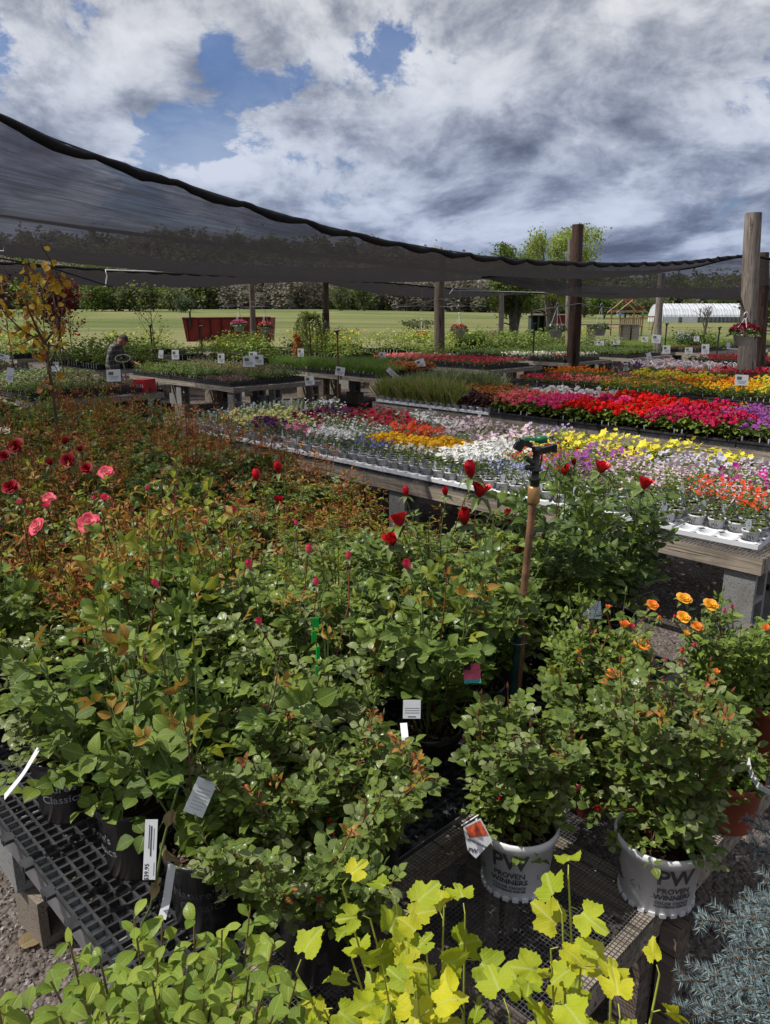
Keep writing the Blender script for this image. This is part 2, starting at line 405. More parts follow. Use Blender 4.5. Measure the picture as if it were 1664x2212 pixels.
# ------------------------------------------------------------------ geometry helpers
def unit(a):
    a = np.asarray(a, float); return a/np.maximum(np.linalg.norm(a, axis=-1, keepdims=True), 1e-9)
def frames(y, z):
    """N rotation matrices whose columns are x, y, z with y along the given direction and z near the hint"""
    y = unit(y); x = unit(np.cross(y, z)); z = np.cross(x, y)
    return np.stack([x, y, z], axis=-1)
class MB:
    def __init__(s): s.v = []; s.f = {3: [], 4: []}; s.m = {3: [], 4: []}; s.uv = []; s.n = 0; s.mats = []; s.sm = {3: [], 4: []}
    def mi(s, mat):
        if mat not in s.mats: s.mats.append(mat)
        return s.mats.index(mat)
    def add(s, v, f, mat, uv=None, smooth=False):
        v = np.asarray(v, float).reshape(-1, 3)
        groups = {}
        if isinstance(f, np.ndarray): groups[f.shape[1]] = f
        else:
            for q in f: groups.setdefault(len(q), []).append(q)
        for k, q in list(groups.items()):
            q = np.asarray(q, int)
            if k > 4:
                fan = np.concatenate([np.stack([q[:, 0], q[:, i], q[:, i+1]], 1) for i in range(1, k-1)]); q = fan; k = 3
            s.f[k].append(q+s.n); s.m[k].append(np.full(len(q), s.mi(mat))); s.sm[k].append(np.full(len(q), smooth))
        s.v.append(v); s.uv.append(np.zeros_like(v) if uv is None else np.asarray(uv, float)); s.n += len(v)
        return s
    def inst(s, tpl, pos, R, sc, mat, smooth=False):
        v, f, uv = tpl; pos = np.asarray(pos, float).reshape(-1, 3); N = len(pos)
        if N == 0: return s
        sc = np.asarray(sc, float)
        if sc.ndim == 0: sc = np.full((N, 3), float(sc))
        elif sc.ndim == 1: sc = np.repeat(sc[:, None], 3, 1)
        w = np.einsum('nij,nkj->nki', R, v[None]*sc[:, None, :]) + pos[:, None, :]
        off = (np.arange(N)*len(v))[:, None, None]
        for q in f:
            s.f[q.shape[1]].append((q[None]+off).reshape(-1, q.shape[1])+s.n)
            s.m[q.shape[1]].append(np.full(N*len(q), s.mi(mat))); s.sm[q.shape[1]].append(np.full(N*len(q), smooth))
        s.v.append(w.reshape(-1, 3)); s.uv.append(np.tile(uv, (N, 1))); s.n += N*len(v)
        return s
    def box(s, c, d, mat, R=None, taper=1.0):
        x, y, z = np.array(d)/2
        v = np.array([[-x, -y, -z], [x, -y, -z], [x, y, -z], [-x, y, -z], [-x*taper, -y*taper, z], [x*taper, -y*taper, z], [x*taper, y*taper, z], [-x*taper, y*taper, z]])
        if R is not None: v = v @ np.asarray(R).T
        return s.add(v+np.asarray(c), np.array([[0, 3, 2, 1], [4, 5, 6, 7], [0, 1, 5, 4], [1, 2, 6, 5], [2, 3, 7, 6], [3, 0, 4, 7]]), mat)
    def tube(s, pts, r, mat, n=6, cap=True):
        pts = np.asarray(pts, float); k = len(pts); r = np.full(k, r) if np.isscalar(r) else np.asarray(r, float)
        t = np.gradient(pts, axis=0); t = unit(t)
        up = np.array([0, 0, 1.]) if abs(t[0, 2]) < .9 else np.array([1., 0, 0])
        a = unit(np.cross(t, up)); b = np.cross(t, a)
        ang = np.arange(n)*2*np.pi/n
        v = pts[:, None, :] + r[:, None, None]*(a[:, None, :]*np.cos(ang)[None, :, None] + b[:, None, :]*np.sin(ang)[None, :, None])
        i = np.arange(k-1)[:, None]*n; j = np.arange(n)[None, :]; j2 = (j+1) % n
        f = np.stack([i+j, i+j2, i+n+j2, i+n+j], -1).reshape(-1, 4)
        s.add(v.reshape(-1, 3), f, mat, smooth=True)
        if cap and n > 2:
            s.add(v[0], [tuple(range(n))], mat); s.add(v[-1], [tuple(range(n))[::-1]], mat)
        return s
    def lathe(s, prof, mat, n=24, c=(0, 0, 0), smooth=True):
        p = np.asarray(prof, float); k = len(p); ang = np.arange(n)*2*np.pi/n
        v = np.stack([p[:, 0, None]*np.cos(ang), p[:, 0, None]*np.sin(ang), np.repeat(p[:, 1, None], n, 1)], -1)+np.asarray(c)
        i = np.arange(k-1)[:, None]*n; j = np.arange(n)[None, :]; j2 = (j+1) % n
        f = np.stack([i+j, i+j2, i+n+j2, i+n+j], -1).reshape(-1, 4)
        return s.add(v.reshape(-1, 3), f, mat, smooth=smooth)
    def mesh(s, name):
        me = bpy.data.meshes.new(name)
        if s.n == 0: return me
        v = np.concatenate(s.v); uv = np.concatenate(s.uv)
        loops = []; starts = []; mi = []; sm = []; o = 0
        for k in (3, 4):
            if s.f[k]:
                q = np.concatenate(s.f[k]); loops.append(q.ravel()); starts.append(o+np.arange(len(q))*k); o += q.size
                mi.append(np.concatenate(s.m[k])); sm.append(np.concatenate(s.sm[k]))
        loops = np.concatenate(loops); starts = np.concatenate(starts); mi = np.concatenate(mi); sm = np.concatenate(sm)
        me.vertices.add(len(v)); me.vertices.foreach_set('co', v.ravel())
        me.loops.add(len(loops)); me.loops.foreach_set('vertex_index', loops.astype(np.int32))
        me.polygons.add(len(starts)); me.polygons.foreach_set('loop_start', starts.astype(np.int32))
        me.polygons.foreach_set('material_index', mi.astype(np.int32)); me.polygons.foreach_set('use_smooth', sm)
        at_ = me.attributes.new('luv', 'FLOAT_VECTOR', 'POINT'); at_.data.foreach_set('vector', uv.ravel())
        for mname in s.mats: me.materials.append(MATS[mname])
        me.update(calc_edges=True)
        return me

def obj(name, me, parent=None, loc=(0, 0, 0), rot=(0, 0, 0), label=None, kind=None, sc=None):
    if isinstance(me, MB): me = me.mesh(name)
    o = bpy.data.objects.new(name, me); COL.objects.link(o)
    o.location = loc; o.rotation_euler = rot
    if sc is not None: o.scale = (sc,)*3 if np.isscalar(sc) else sc
    if parent is not None: o.parent = parent
    if label: o['label'] = label
    if kind: o['kind'] = kind
    return o
def tag(o, label, cat, group=None):
    o['label'] = label; o['category'] = cat
    if group: o['group'] = group
    return o
def thing(name, label, cat, loc=(0, 0, 0), rz=0.0, group=None, rot=None):
    o = bpy.data.objects.new(name, None); COL.objects.link(o); o.empty_display_size = .1
    o.location = loc; o.rotation_euler = rot or (0, 0, rz)
    return tag(o, label, cat, group)
def copy_tree(o, parent=None):
    c = o.copy(); COL.objects.link(c); c.parent = parent
    for ch in list(o.children): copy_tree(ch, c)
    return c
def placeR(o, pos, R, sc=1.0):
    M = np.eye(4); M[:3, :3] = np.asarray(R)*sc; M[:3, 3] = pos
    o.matrix_basis = Matrix(M.tolist())

# ---- leaf templates: base at the origin, tip at +y, width 1 = leaf length 1
def leaf_tpl(rows=6, w=.32, peak=.45, fold=.22, curl=.18, serr=0.0, wave=0.0, seed=0):
    r = np.random.default_rng(seed)
    ys = np.linspace(0, 1, rows+1); V = []; U = []
    for k, y in enumerate(ys):
        if y < peak: ww = w*math.sin(math.pi/2*(y/peak))**.75
        else: ww = w*math.cos(math.pi/2*((y-peak)/(1-peak)))**.85
        ww = max(ww, .012 if k else .02)
        if 0 < k < rows and serr: ww *= 1+serr*(1 if k % 2 else -1)
        z = -curl*y*y + .06*math.sin(y*3)
        wl = wave*r.uniform(-1, 1); wr = wave*r.uniform(-1, 1)
        V += [(-ww, y, z+fold*ww+wl), (0, y, z), (ww, y, z+fold*ww+wr)]
        U += [(-ww/w*.5, y, 0), (0, y, 0), (ww/w*.5, y, 0)]
    F = []
    for k in range(rows):
        a = k*3
        F += [(a, a+1, a+4, a+3), (a+1, a+2, a+5, a+4)]
    return np.array(V, float), [np.array(F)], np.array(U, float)
ROSE_T = [leaf_tpl(8, .33, .45, .25, .20, .05, .01, 1), leaf_tpl(8, .36, .5, .12, -.05, .05, .02, 2), leaf_tpl(8, .31, .42, .4, .35, .05, .01, 3)]
ROUND_T = [leaf_tpl(8, .42, .48, .18, .12, .03, .012, 4), leaf_tpl(8, .40, .5, .10, -.06, .03, .02, 5), leaf_tpl(8, .43, .45, .30, .25, .03, .01, 6)]
SLIM_T = [leaf_tpl(5, .22, .4, .35, .4, 0, .01, 7), leaf_tpl(5, .20, .45, .5, .1, 0, .01, 8)]
SIMPLE_T = [leaf_tpl(2, .30, .5, .25, .2)]
QUAD_T = (np.array([(0, 0, 0), (.34, .5, .05), (0, 1, -.05), (-.34, .5, .05)], float), [np.array([(0, 1, 2, 3)])], np.array([(0, 0, 0), (.5, .5, 0), (0, 1, 0), (-.5, .5, 0)], float))
SIMPLE3_T = [leaf_tpl(3, .33, .45, .25, .25)]
OBOV_T = [leaf_tpl(9, .30, .62, .28, .15, .02, .012, 11), leaf_tpl(9, .28, .6, .12, -.15, .02, .02, 12), leaf_tpl(9, .31, .6, .4, .3, .02, .01, 13)]
BLADE_T = [leaf_tpl(4, .035, .3, .1, .35)]
STRAP_T = [leaf_tpl(3, .09, .4, .1, .3)]
def heart_tpl(seed=0):
    r = np.random.default_rng(seed); n = 20; V = [(0, .12, 0)]; U = [(0, 0, 0)]
    for k in range(n):
        a = 2*math.pi*k/n
        x = .52*math.sin(a)**1 ; y = .5-.5*math.cos(a)
        if k < 3 or k > n-3: y += -.10*abs(math.sin(a*1.6)); 
        if abs(k-n/2) <= 1: y += .06
        x *= 1.05
        V.append((x, y, .16*abs(x)-.2*y*y+r.uniform(-.012, .012))); U.append((x, y, 0))
    F = [(0, 1+k, 1+(k+1) % n) for k in range(n)]
    return np.array(V, float), [np.array(F)[:, ::-1]], np.array(U, float)
HEART_T = [heart_tpl(1), heart_tpl(2)]
def lobed_tpl(seed=0, notch=.35):
    """three-lobed serrated leaf, base at origin; ring of outline points round an inner ring round the centre"""
    r = np.random.default_rng(seed); n = 44
    out = []
    for k in range(n):
        a = -math.pi + 2*math.pi*(k+.5)/n          # 0 = towards the tip
        aa = abs(a)
        rad = .36+.25*math.exp(-(a/.46)**2)+.19*math.exp(-((aa-1.15)/.40)**2)+.10*math.exp(-((aa-2.1)/.5)**2)
        rad -= notch*.22*math.exp(-((aa-.66)/.17)**2)
        if aa > 2.75: rad *= .62
        rad *= 1+(.045 if k % 2 else -.045)+r.uniform(-.02, .02)
        out.append((math.sin(a)*rad, .42+math.cos(a)*rad*1.0))
    V = [(0, .40, 0)]; U = [(0, .40, 0)]
    def zz(x, y): return .34*abs(x)-.30*y*y-.25*x*x+.045*math.sin(11*x+3*y)+.09*math.sin(6*y+seed)*abs(x)*2
    for (x, y) in out:
        X_, Y = x*.55, .42+(y-.42)*.55; V.append((X_, Y, zz(X_, Y)-.012)); U.append((X_, Y, 0))
    for (x, y) in out: V.append((x, y, zz(x, y)+r.uniform(-.01, .01))); U.append((x, y, 0))
    T = [(0, 1+(k+1) % n, 1+k) for k in range(n)]
    Q = [(1+k, 1+(k+1) % n, 1+n+(k+1) % n, 1+n+k) for k in range(n)]
    return np.array(V, float), [np.array(T), np.array(Q)], np.array(U, float)
LOBED_T = [lobed_tpl(1, .35), lobed_tpl(2, .95), lobed_tpl(3, .05)]
def disc_tpl(n=5, inner=.35, cup=.25, seed=0):
    V = [(0, 0, 0)]; U = [(0, 0, 0)]
    for k in range(2*n):
        a = math.pi*k/n; rr = 1.0 if k % 2 == 0 else inner+.25
        V.append((math.cos(a)*rr, math.sin(a)*rr, cup*rr)); U.append((0, rr, 0))
    return np.array(V, float), [np.array([(0, 1+k, 1+(k+1) % (2*n)) for k in range(2*n)])], np.array(U, float)
DISC_T = disc_tpl(5, .45, .3); DISC4_T = disc_tpl(4, .4, .15); TRI_T = disc_tpl(3, .5, .2)

def rand_dirs(n, zmin=-1, zmax=1, r=rng):
    z = r.uniform(zmin, zmax, n); a = r.uniform(0, 2*np.pi, n); q = np.sqrt(1-z*z)
    return np.stack([q*np.cos(a), q*np.sin(a), z], 1)

# ------------------------------------------------------------------ blooms
def petal(R, o, tall, w=.95, lip=.18, nu=4, nv=5):
    V = []; U = []
    for i in range(nv+1):
        v = i/nv
        for j in range(nu+1):
            u = -1+2*j/nu
            hw = w*(math.sin(math.pi*min(1, .18+.62*v))**.6)*(1-.25*v**3)
            v2 = v*(1-.10*u*u)
            phi = u*hw
            cl = max(0.0, 1-o/.34)
            rr = R*((1-cl)*((v2**.62)*(.30+.70*o)+lip*o*v2**4)+cl*(.50+.5*o)*math.sin(math.pi*(.06+.80*v2)))
            zz = R*tall*v2*(1-.80*o) - R*.10*o*v2**5 + R*.03*math.sin(7*u+5*v)
            V.append((rr*math.cos(phi), rr*math.sin(phi), zz)); U.append((u*.5, v, 0))
    F = [(i*(nu+1)+j, i*(nu+1)+j+1, (i+1)*(nu+1)+j+1, (i+1)*(nu+1)+j) for i in range(nv) for j in range(nu)]
    return np.array(V), [np.array(F)], np.array(U)
def rotz(a): c, s_ = math.cos(a), math.sin(a); return np.array([[c, -s_, 0], [s_, c, 0], [0, 0, 1.]])
BLOOM = {
    'open': [(.16, .55, 3), (.38, .75, 4), (.60, .9, 5), (.84, 1.0, 5)],
    'half': [(.10, .7, 3), (.24, .85, 4), (.42, 1.0, 5)],
    'bud': [(.06, .95, 3), (.14, 1.0, 3), (.26, .96, 3)],
    'flat': [(.25, .5, 4), (.55, .75, 6), (.95, 1.0, 7)]}
TALL = {'open': 1.25, 'half': 1.5, 'bud': 1.75, 'flat': .8}
PETALME = {}
def petal_list(kind, R):
    out = []; g = 0.0
    for li, (o, s_, n) in enumerate(BLOOM[kind]):
        for k in range(n):
            out.append((o, s_*R, g+2*math.pi*k/n+li*.6)); 
        g += .5
    return out
def bloom_mb(kind, R, mat, seed=0, sepals=True):
    mb = MB(); r = np.random.default_rng(seed)
    for (o, s_, a) in petal_list(kind, R):
        t = petal(s_, min(1, o*r.uniform(.85, 1.2)), TALL[kind])
        mb.inst(t, [(0, 0, 0)], rotz(a+r.uniform(-.15, .15))[None], 1.0, mat, smooth=True)
    if sepals: sepal_mb(mb, R)
    return mb
def sepal_mb(mb, R):
    for k in range(5):
        a = 2*math.pi*k/5
        d = np.array([[math.cos(a), math.sin(a), -.15 if R > .012 else .9]])
        mb.inst(SLIM_T[0], [(0, 0, -R*.02)], frames(d, np.array([[0, 0, 1.]])), R*1.3, 'stem_green')
    mb.lathe([(.0, -.3*R), (.22*R, -.22*R), (.26*R, -.05*R), (.1*R, .1*R)], 'stem_green', 8)
def place_bloom(parent, kind, R, mat, pos, axis, separate=False, seed=0, label=None, name=None):
    """a flower as a part of its bush; large ones have every petal as a sub-part"""
    z = unit(np.asarray(axis, float)); y = unit(np.cross(z, [1, 0, .2])); x = np.cross(y, z)
    Rm = np.stack([x, y, z], 1)
    if not separate:
        key = (kind, mat, seed % 3)
        if key not in PETALME: PETALME[key] = bloom_mb(kind, 1.0, mat, seed % 3).mesh('flower')
        o = obj(name or ('flower_bud' if kind == 'bud' else 'flower'), PETALME[key], parent); placeR(o, pos, Rm, R)
    else:
        mb = MB(); sepal_mb(mb, 1.0)
        key = ('sep',)
        if key not in PETALME: PETALME[key] = mb.mesh('calyx')
        o = obj(name or 'flower', PETALME[key], parent); placeR(o, pos, Rm, R)
        r = np.random.default_rng(seed)
        for (oo, s_, a) in petal_list(kind, 1.0):
            kk = (round(oo, 2), round(s_, 2), TALL[kind], mat, int(r.integers(2)))
            if kk not in PETALME:
                m_ = MB(); m_.inst(petal(s_, min(1, oo*(1.0+.15*kk[4])), TALL[kind], .95+.1*kk[4]), [(0, 0, 0)], np.eye(3)[None], 1.0, mat, smooth=True)
                PETALME[kk] = m_.mesh('petal')
            p = obj('petal', PETALME[kk], o); p.rotation_euler = (0, 0, a+r.uniform(-.15, .15))
    if label: o['label'] = label
    return o

# ------------------------------------------------------------------ text
def text_mesh(s, size, mat, R=None, bold=0.0, align='CENTER', slope=0.0):
    cu = bpy.data.curves.new('print', 'FONT'); cu.body = s; cu.size = size; cu.align_x = align; cu.align_y = 'CENTER'
    cu.offset = bold; cu.resolution_u = 2; cu.extrude = 0.0
    o = bpy.data.objects.new('print', cu); COL.objects.link(o)
    dg = bpy.context.evaluated_depsgraph_get(); me = bpy.data.meshes.new_from_object(o.evaluated_get(dg))
    bpy.data.objects.remove(o)
    me.materials.clear(); me.materials.append(MATS[mat])
    if R:                     # wrap round a vertical cylinder of radius R, facing -y
        for v in me.vertices:
            a = v.co.x/R; h = v.co.y
            rr = R+slope*h
            v.co = Vector((rr*math.sin(a), -rr*math.cos(a), h))
    return me
def text_plane(s, size, mat): return text_mesh(s, size, mat)
# ------------------------------------------------------------------ ground, hills, forest
def terrain(x, y):
    z = 0.0
    t = max(0.0, (y-70)/150.0); t = min(1.0, t)
    left = min(1.0, max(0.0, (60-x)/80.0))
    z += 1.5*t*t*(3-2*t)*left
    return z
def sheet(name, xs, ys, fz, mat, kind='structure', smooth=True):
    mb = MB(); nx, ny = len(xs), len(ys)
    v = np.array([(x, y, fz(x, y)) for y in ys for x in xs], float)
    i = np.arange(ny-1)[:, None]*nx; j = np.arange(nx-1)[None, :]
    f = np.stack([i+j, i+j+1, i+nx+j+1, i+nx+j], -1).reshape(-1, 4)
    mb.add(v, f, mat, smooth=smooth)
    return obj(name, mb, kind=kind)
gx = np.concatenate([[-1500, -700], np.linspace(-300, -40, 14), np.linspace(-30, 30, 31), np.linspace(40, 300, 14), [700, 1500]])
gy = np.concatenate([[-400, -100, -20], np.linspace(-5, 40, 46), np.linspace(45, 320, 34), [500, 1000, 2000]])
def gz(x, y):
    z = terrain(x, y)
    if -8 < x < 12 and -4 < y < 30: z += .012*mnoise.noise(Vector((x*1.3, y*1.3, 0)))
    return z
sheet('ground', gx, gy, gz, 'ground_mix')
def hillz(x, y):
    t = min(1, max(0, (y-235)/110.0)); lat = 1/(1+math.exp((x-25)/32.0))
    base = terrain(x, 240)
    return base-.6 + t*t*(3-2*t)*(4.0+14.0*lat) + .8*mnoise.noise(Vector((x*.02, y*.02, 3)))
sheet('hill', np.linspace(-420, 420, 60), np.linspace(232, 420, 16), hillz, 'hill_floor')

def crown_mb(mb, n, rx, rz, zc, leaf, mat, r, clumps=14, mat2=None, spread=.5, zlo=-.75):
    C = rand_dirs(clumps, zlo, 1, r)*np.array([rx, rx, rz])*r.uniform(.35, .85, (clumps, 1))+np.array([0, 0, zc])
    k = r.integers(0, clumps, n)
    P = C[k]+r.normal(0, 1, (n, 3))*np.array([rx, rx, rz])*.17*spread*2
    d = rand_dirs(n, -.6, .6, r); h = rand_dirs(n, .1, 1, r)
    sel = (k % 3 == 0) if mat2 else np.zeros(n, bool)
    R = frames(d, h); s_ = leaf*r.uniform(.6, 1.3, n)
    T = QUAD_T; s_ = s_*1.15
    mb.inst(T, P[~sel], R[~sel], s_[~sel], mat)
    if mat2: mb.inst(T, P[sel], R[sel], s_[sel], mat2)
    return C
plain('far_green', (.16, .185, .085), .8, .2, .3, .25, trans=.45)  # base colour greyed and lightened in place of distance haze
plain('far_green_bright', (.13, .19, .035), .8, .2, .3, .25, trans=.3)
plain('far_brown', (.29, .265, .215), .85, .1, .3, .25, trans=.4)  # grey-brown of bare twigs, made paler to stand in for haze
plain('far_dark', (.10, .13, .07), .85, .1, .3, .25, trans=.35)
plain('willow_green', (.28, .35, .09), .7, .2, .3, .6, trans=.4)
# the wood on the hill: reads as one mass
def forest():
    r = np.random.default_rng(21); tr = MB(); lf = MB()
    spots = []
    for row, (y0, n, h0, h1) in enumerate([(236, 150, 12, 16), (246, 120, 13, 17), (262, 110, 13, 17), (285, 100, 13, 16), (310, 90, 13, 16), (340, 90, 13, 16)]):
        for k in range(n):
            x = -260+520*(k+r.uniform(.1, .9))/n; y = y0+r.uniform(-5, 5)
            spots.append((x, y, r.uniform(h0, h1), row))
    for k in range(420):
        x = r.uniform(-250, 250); spots.append((x, r.uniform(229, 240), r.uniform(3, 7.5), 9))
    for (x, y, h, row) in spots:
        z = hillz(x, y) if y > 233 else terrain(x, y)
        kind = mnoise.noise(Vector((x*.02, y*.03, 9)))
        mat = 'far_brown' if kind > -.05 else 'far_green'
        if x > 55: mat = 'far_green' if r.random() < .7 else 'far_dark'; h *= .8
        if r.random() < .12: mat = 'far_green_bright'
        n = 640 if row < 2 else 220 if row == 9 else 760
        one = MB(); crown_mb(one, n, h*.34, h*.50, h*.46, 1.5 if 2 < row < 9 else 1.0 if row > 1 else .8, mat, r, 16, 'far_brown' if r.random() < .5 else None, .6, -1.0)
        for q in (3, 4):
            for i_ in range(len(one.f[q])):
                pass
        off = np.array([x, y, z]); base = lf.n
        for vv, uu in zip(one.v, one.uv): lf.v.append(vv+off); lf.uv.append(uu)
        for q in (3, 4):
            for ff, mm, ss in zip(one.f[q], one.m[q], one.sm[q]):
                lf.f[q].append(ff+base); lf.m[q].append(np.full(len(ff), lf.mi(one.mats[int(mm[0])]))); lf.sm[q].append(ss)
        lf.n += one.n
        if row < 2:
            tr.tube([(x, y, z-.3), (x+r.uniform(-.4, .4), y, z+h*.5), (x+r.uniform(-.8, .8), y, z+h*.9)], [.22, .16, .05], 'bark_far', 4, False)
            for b in range(3):
                a = r.uniform(0, 6.28); s0 = z+h*r.uniform(.25, .6)
                tr.tube([(x, y, s0), (x+2.2*math.cos(a), y+2.2*math.sin(a), s0+h*.25)], [.09, .03], 'bark_far', 3, False)
    a = obj('forest_canopy', lf, kind='stuff', label='far wood of bare and leafing trees on the low hill')
    b = obj('forest_trunks', tr, kind='stuff', label='grey trunks along the edge of the far wood')
    return a, b
forest()
FARTREE = {}
def far_tree(px, py_base, Y, h, w, mat, label, name='field_tree', mat2=None, bushy=False, n=900, leaf=.42, seed=0, zb=None, cat='tree', group=None):
    """a single tree or bush standing in the far field"""
    r = np.random.default_rng(seed+5)
    p = atY(px, py_base, Y); z = terrain(p.x, Y) if zb is None else zb
    root = thing(name, label, cat, (p.x, Y, z-.05), group=group)
    tr = MB(); cr = MB()
    zc = h*(.52 if bushy else .64)
    C = crown_mb(cr, n, w*.5, h*(.46 if bushy else .34), zc, leaf, mat, r, 26, mat2, .6, -1.0 if bushy else -.75)
    tr.tube([(0, 0, -.1), (.05, 0, h*.3), (r.uniform(-.2, .2), 0, h*.75)], [h*.022+.04, h*.016+.03, .03], 'bark_far', 6, False)
    for c in C[:14]:
        s0 = np.array([0, 0, h*r.uniform(.12, .4)]); m_ = (s0+c)/2+np.array([0, 0, h*.04])
        tr.tube([s0, m_, c], [h*.010+.02, h*.007+.01, .012], 'bark_far', 4, False)
    obj('trunk', tr, root); obj('crown', cr, root)
    return root
for i_, (px, w, h, m_, lb) in enumerate([
        (205, 7.0, 5.2, 'far_green_bright', 'leftmost rounded light green tree of the row at the field edge'),
        (250, 8.0, 5.9, 'far_green_bright', 'second light green tree of the row, broad and dome shaped'),
        (292, 7.0, 5.3, 'far_green', 'third tree of the green row, lower and darker'),
        (332, 7.5, 5.6, 'far_green_bright', 'fourth tree of the green row, behind the thin young tree'),
        (375, 5.0, 4.2, 'far_green', 'last and lowest tree of the green row at the field edge')]):
    far_tree(px, 668, 178+3*(i_ % 2), h*1.25, w*1.15, m_, lb, seed=i_, mat2='far_green', bushy=True, n=2200, leaf=.5, group='green trees in a row along the far side of the field')
far_tree(400, 668, 165, 3.4, 4.6, 'far_dark', 'small dark round bush alone at the far edge of the field', 'field_bush', bushy=True, n=900, leaf=.4, seed=11, cat='bush')
far_tree(787, 672, 200, 8.5, 6, 'far_green_bright', 'fresh green tree in front of the grey wood', bushy=True, n=1200, leaf=.5, seed=12, mat2='far_green')
far_tree(735, 672, 200, 7.5, 7, 'far_green', 'dull green tree beside the fresh green one before the wood', bushy=True, n=1200, leaf=.5, seed=13)
far_tree(905, 690, 80, 1.1, 3.4, 'far_green', 'low scrubby bush in the mown field behind the post', 'field_bush', bushy=True, n=500, leaf=.25, seed=14, cat='bush')
for i_, (px, Y, w, h, m_, lb) in enumerate([
        (1262, 150, 8, 6.5, 'far_green', 'broad green tree behind the small shed'),
        (1305, 140, 6, 5.4, 'far_green_bright', 'bright rounded tree left of the play fort'),
        (1350, 150, 9, 6.6, 'far_dark', 'darker tree right behind the play fort'),
        (1400, 145, 8, 6.0, 'far_green', 'green tree between the play fort and the white tunnel'),
        (1190, 170, 10, 7.5, 'far_green', 'green tree behind the willow trunks'),
        (1560, 190, 7, 9, 'far_green_bright', 'green tree crown showing over the white tunnel roof'),
        (1655, 75, 5, 4.6, 'far_green_bright', 'yellowish leafy tree at the right edge behind the last post')]):
    far_tree(px, 695, Y, h, w, m_, lb, seed=30+i_, mat2='far_green', bushy=True, n=1800, leaf=.38)
# two tall trees whose crowns stand above the shade cloth
def tall_tree(px, Y, top_py, w, mat, label, seed, nt=5, hang=False, zb=-.1, leaf=.26, n=9000):
    r = np.random.default_rng(seed); p = atY(px, 700, Y); top = atY(px, top_py, Y).z; h = top-zb
    root = thing('tall_tree', label, 'tree', (p.x, Y, zb))
    tr = MB(); cr = MB(); tips = []
    tr.tube([(0, 0, -.2), (.03, 0, h*.06), (.0, 0, h*.14)], [.34, .27, .24], 'bark_grey', 9)
    for k in range(nt):
        a = 2*math.pi*k/nt+r.uniform(-.4, .4); out = r.uniform(.16, .30)*w
        pts = [np.array([0, 0, h*.12]), np.array([out*.25*math.cos(a), out*.25*math.sin(a), h*.32]),
               np.array([out*.8*math.cos(a), out*.8*math.sin(a), h*.58]), np.array([out*1.3*math.cos(a), out*1.3*math.sin(a), h*.9])]
        tr.tube(pts, [.18, .13, .075, .02], 'bark_grey', 7, False)
        for b in range(9):
            t = r.uniform(.25, 1.0)*3; i0 = min(2, int(t)); q = pts[i0]+(pts[i0+1]-pts[i0])*(t-i0)
            d = unit(rand_dirs(1, .0, .8, r)[0]+.5*unit(np.array([math.cos(a), math.sin(a), 0])))
            e = q+d*r.uniform(.12, .30)*w; m_ = (q+e)/2+np.array([0, 0, .12*w*.3])
            tr.tube([q, m_, e], [.045, .03, .01], 'bark_grey', 4, False); tips += [e, m_, (m_+e)/2]
    tips = np.array(tips); tips = tips[tips[:, 2] > h*.42]
    k = r.integers(0, len(tips), n)
    P = tips[k]+r.normal(0, w*.055, (n, 3)); P[:, 2] = np.minimum(P[:, 2], h)
    d = rand_dirs(n, -1 if hang else -.5, -.2 if hang else .5, r)
    cr.inst(QUAD_T, P, frames(d, rand_dirs(n, .1, 1, r)), leaf*r.uniform(.6, 1.3, n)*np.array(1.0), mat)
    obj('trunk', tr, root); obj('crown', cr, root)
    return root
tall_tree(1110, 38, 527, 3.2, 'far_green_bright', 'tall tree with a tuft of bright green leaves above the shade cloth', 3, 5, n=8200, leaf=.13)
tall_tree(1190, 44, 488, 4.6, 'willow_green', 'tall willow with pale yellow green crown rising above the shade cloth', 4, 5, True, n=15000, leaf=.13)
# ------------------------------------------------------------------ far field: greenhouse, play fort, shed, cart, fence
def quadbox(mb, a, b, h, th, mat):
    a = np.array(a, float); b = np.array(b, float); d = unit(b-a); n = np.array([-d[1], d[0], 0])*th/2
    v = [a-n, b-n, b+n, a+n]; v += [q+np.array([0, 0, h]) for q in v]
    mb.add(v, [(0, 3, 2, 1), (4, 5, 6, 7), (0, 1, 5, 4), (1, 2, 6, 5), (2, 3, 7, 6), (3, 0, 4, 7)], mat)
p0 = at(1434, 700, 0); Yg = 112.0
pa = atY(1432, 690, Yg); pb = atY(1650, 690, Yg)
gh = thing('tunnel_greenhouse', 'long white plastic tunnel greenhouse across the far field', 'greenhouse', (pa.x, Yg, 0))
L = pb.x-pa.x; mb = MB(); prof = [(0, 0), (0.0, .85), (.10, 1.15), (.8, 1.95), (1.9, 2.5), (3.2, 2.68), (4.5, 2.5), (5.6, 1.95), (6.3, 1.15), (6.4, .85), (6.4, 0)]
nseg = 36
for k in range(nseg):
    x0 = L*k/nseg; x1 = L*(k+1)/nseg; xm = (x0+x1)/2
    for i_ in range(1, len(prof)-2):
        (a0, z0), (a1, z1) = prof[i_], prof[i_+1]
        mb.add([(x0, a0, z0), (xm, a0, z0-.06), (xm, a1, z1-.06), (x0, a1, z1)], [(0, 1, 2, 3)], 'sheeting')
        mb.add([(xm, a0, z0-.06), (x1, a0, z0), (x1, a1, z1), (xm, a1, z1-.06)], [(0, 1, 2, 3)], 'sheeting')
obj('roof_sheeting', mb, gh)
mb = MB(); nh = 24
for k in range(nh+1):
    x = L*k/nh
    mb.tube([(x, a, z) for a, z in prof], .03, 'metal_grey', 4, False)
obj('hoops', mb, gh)
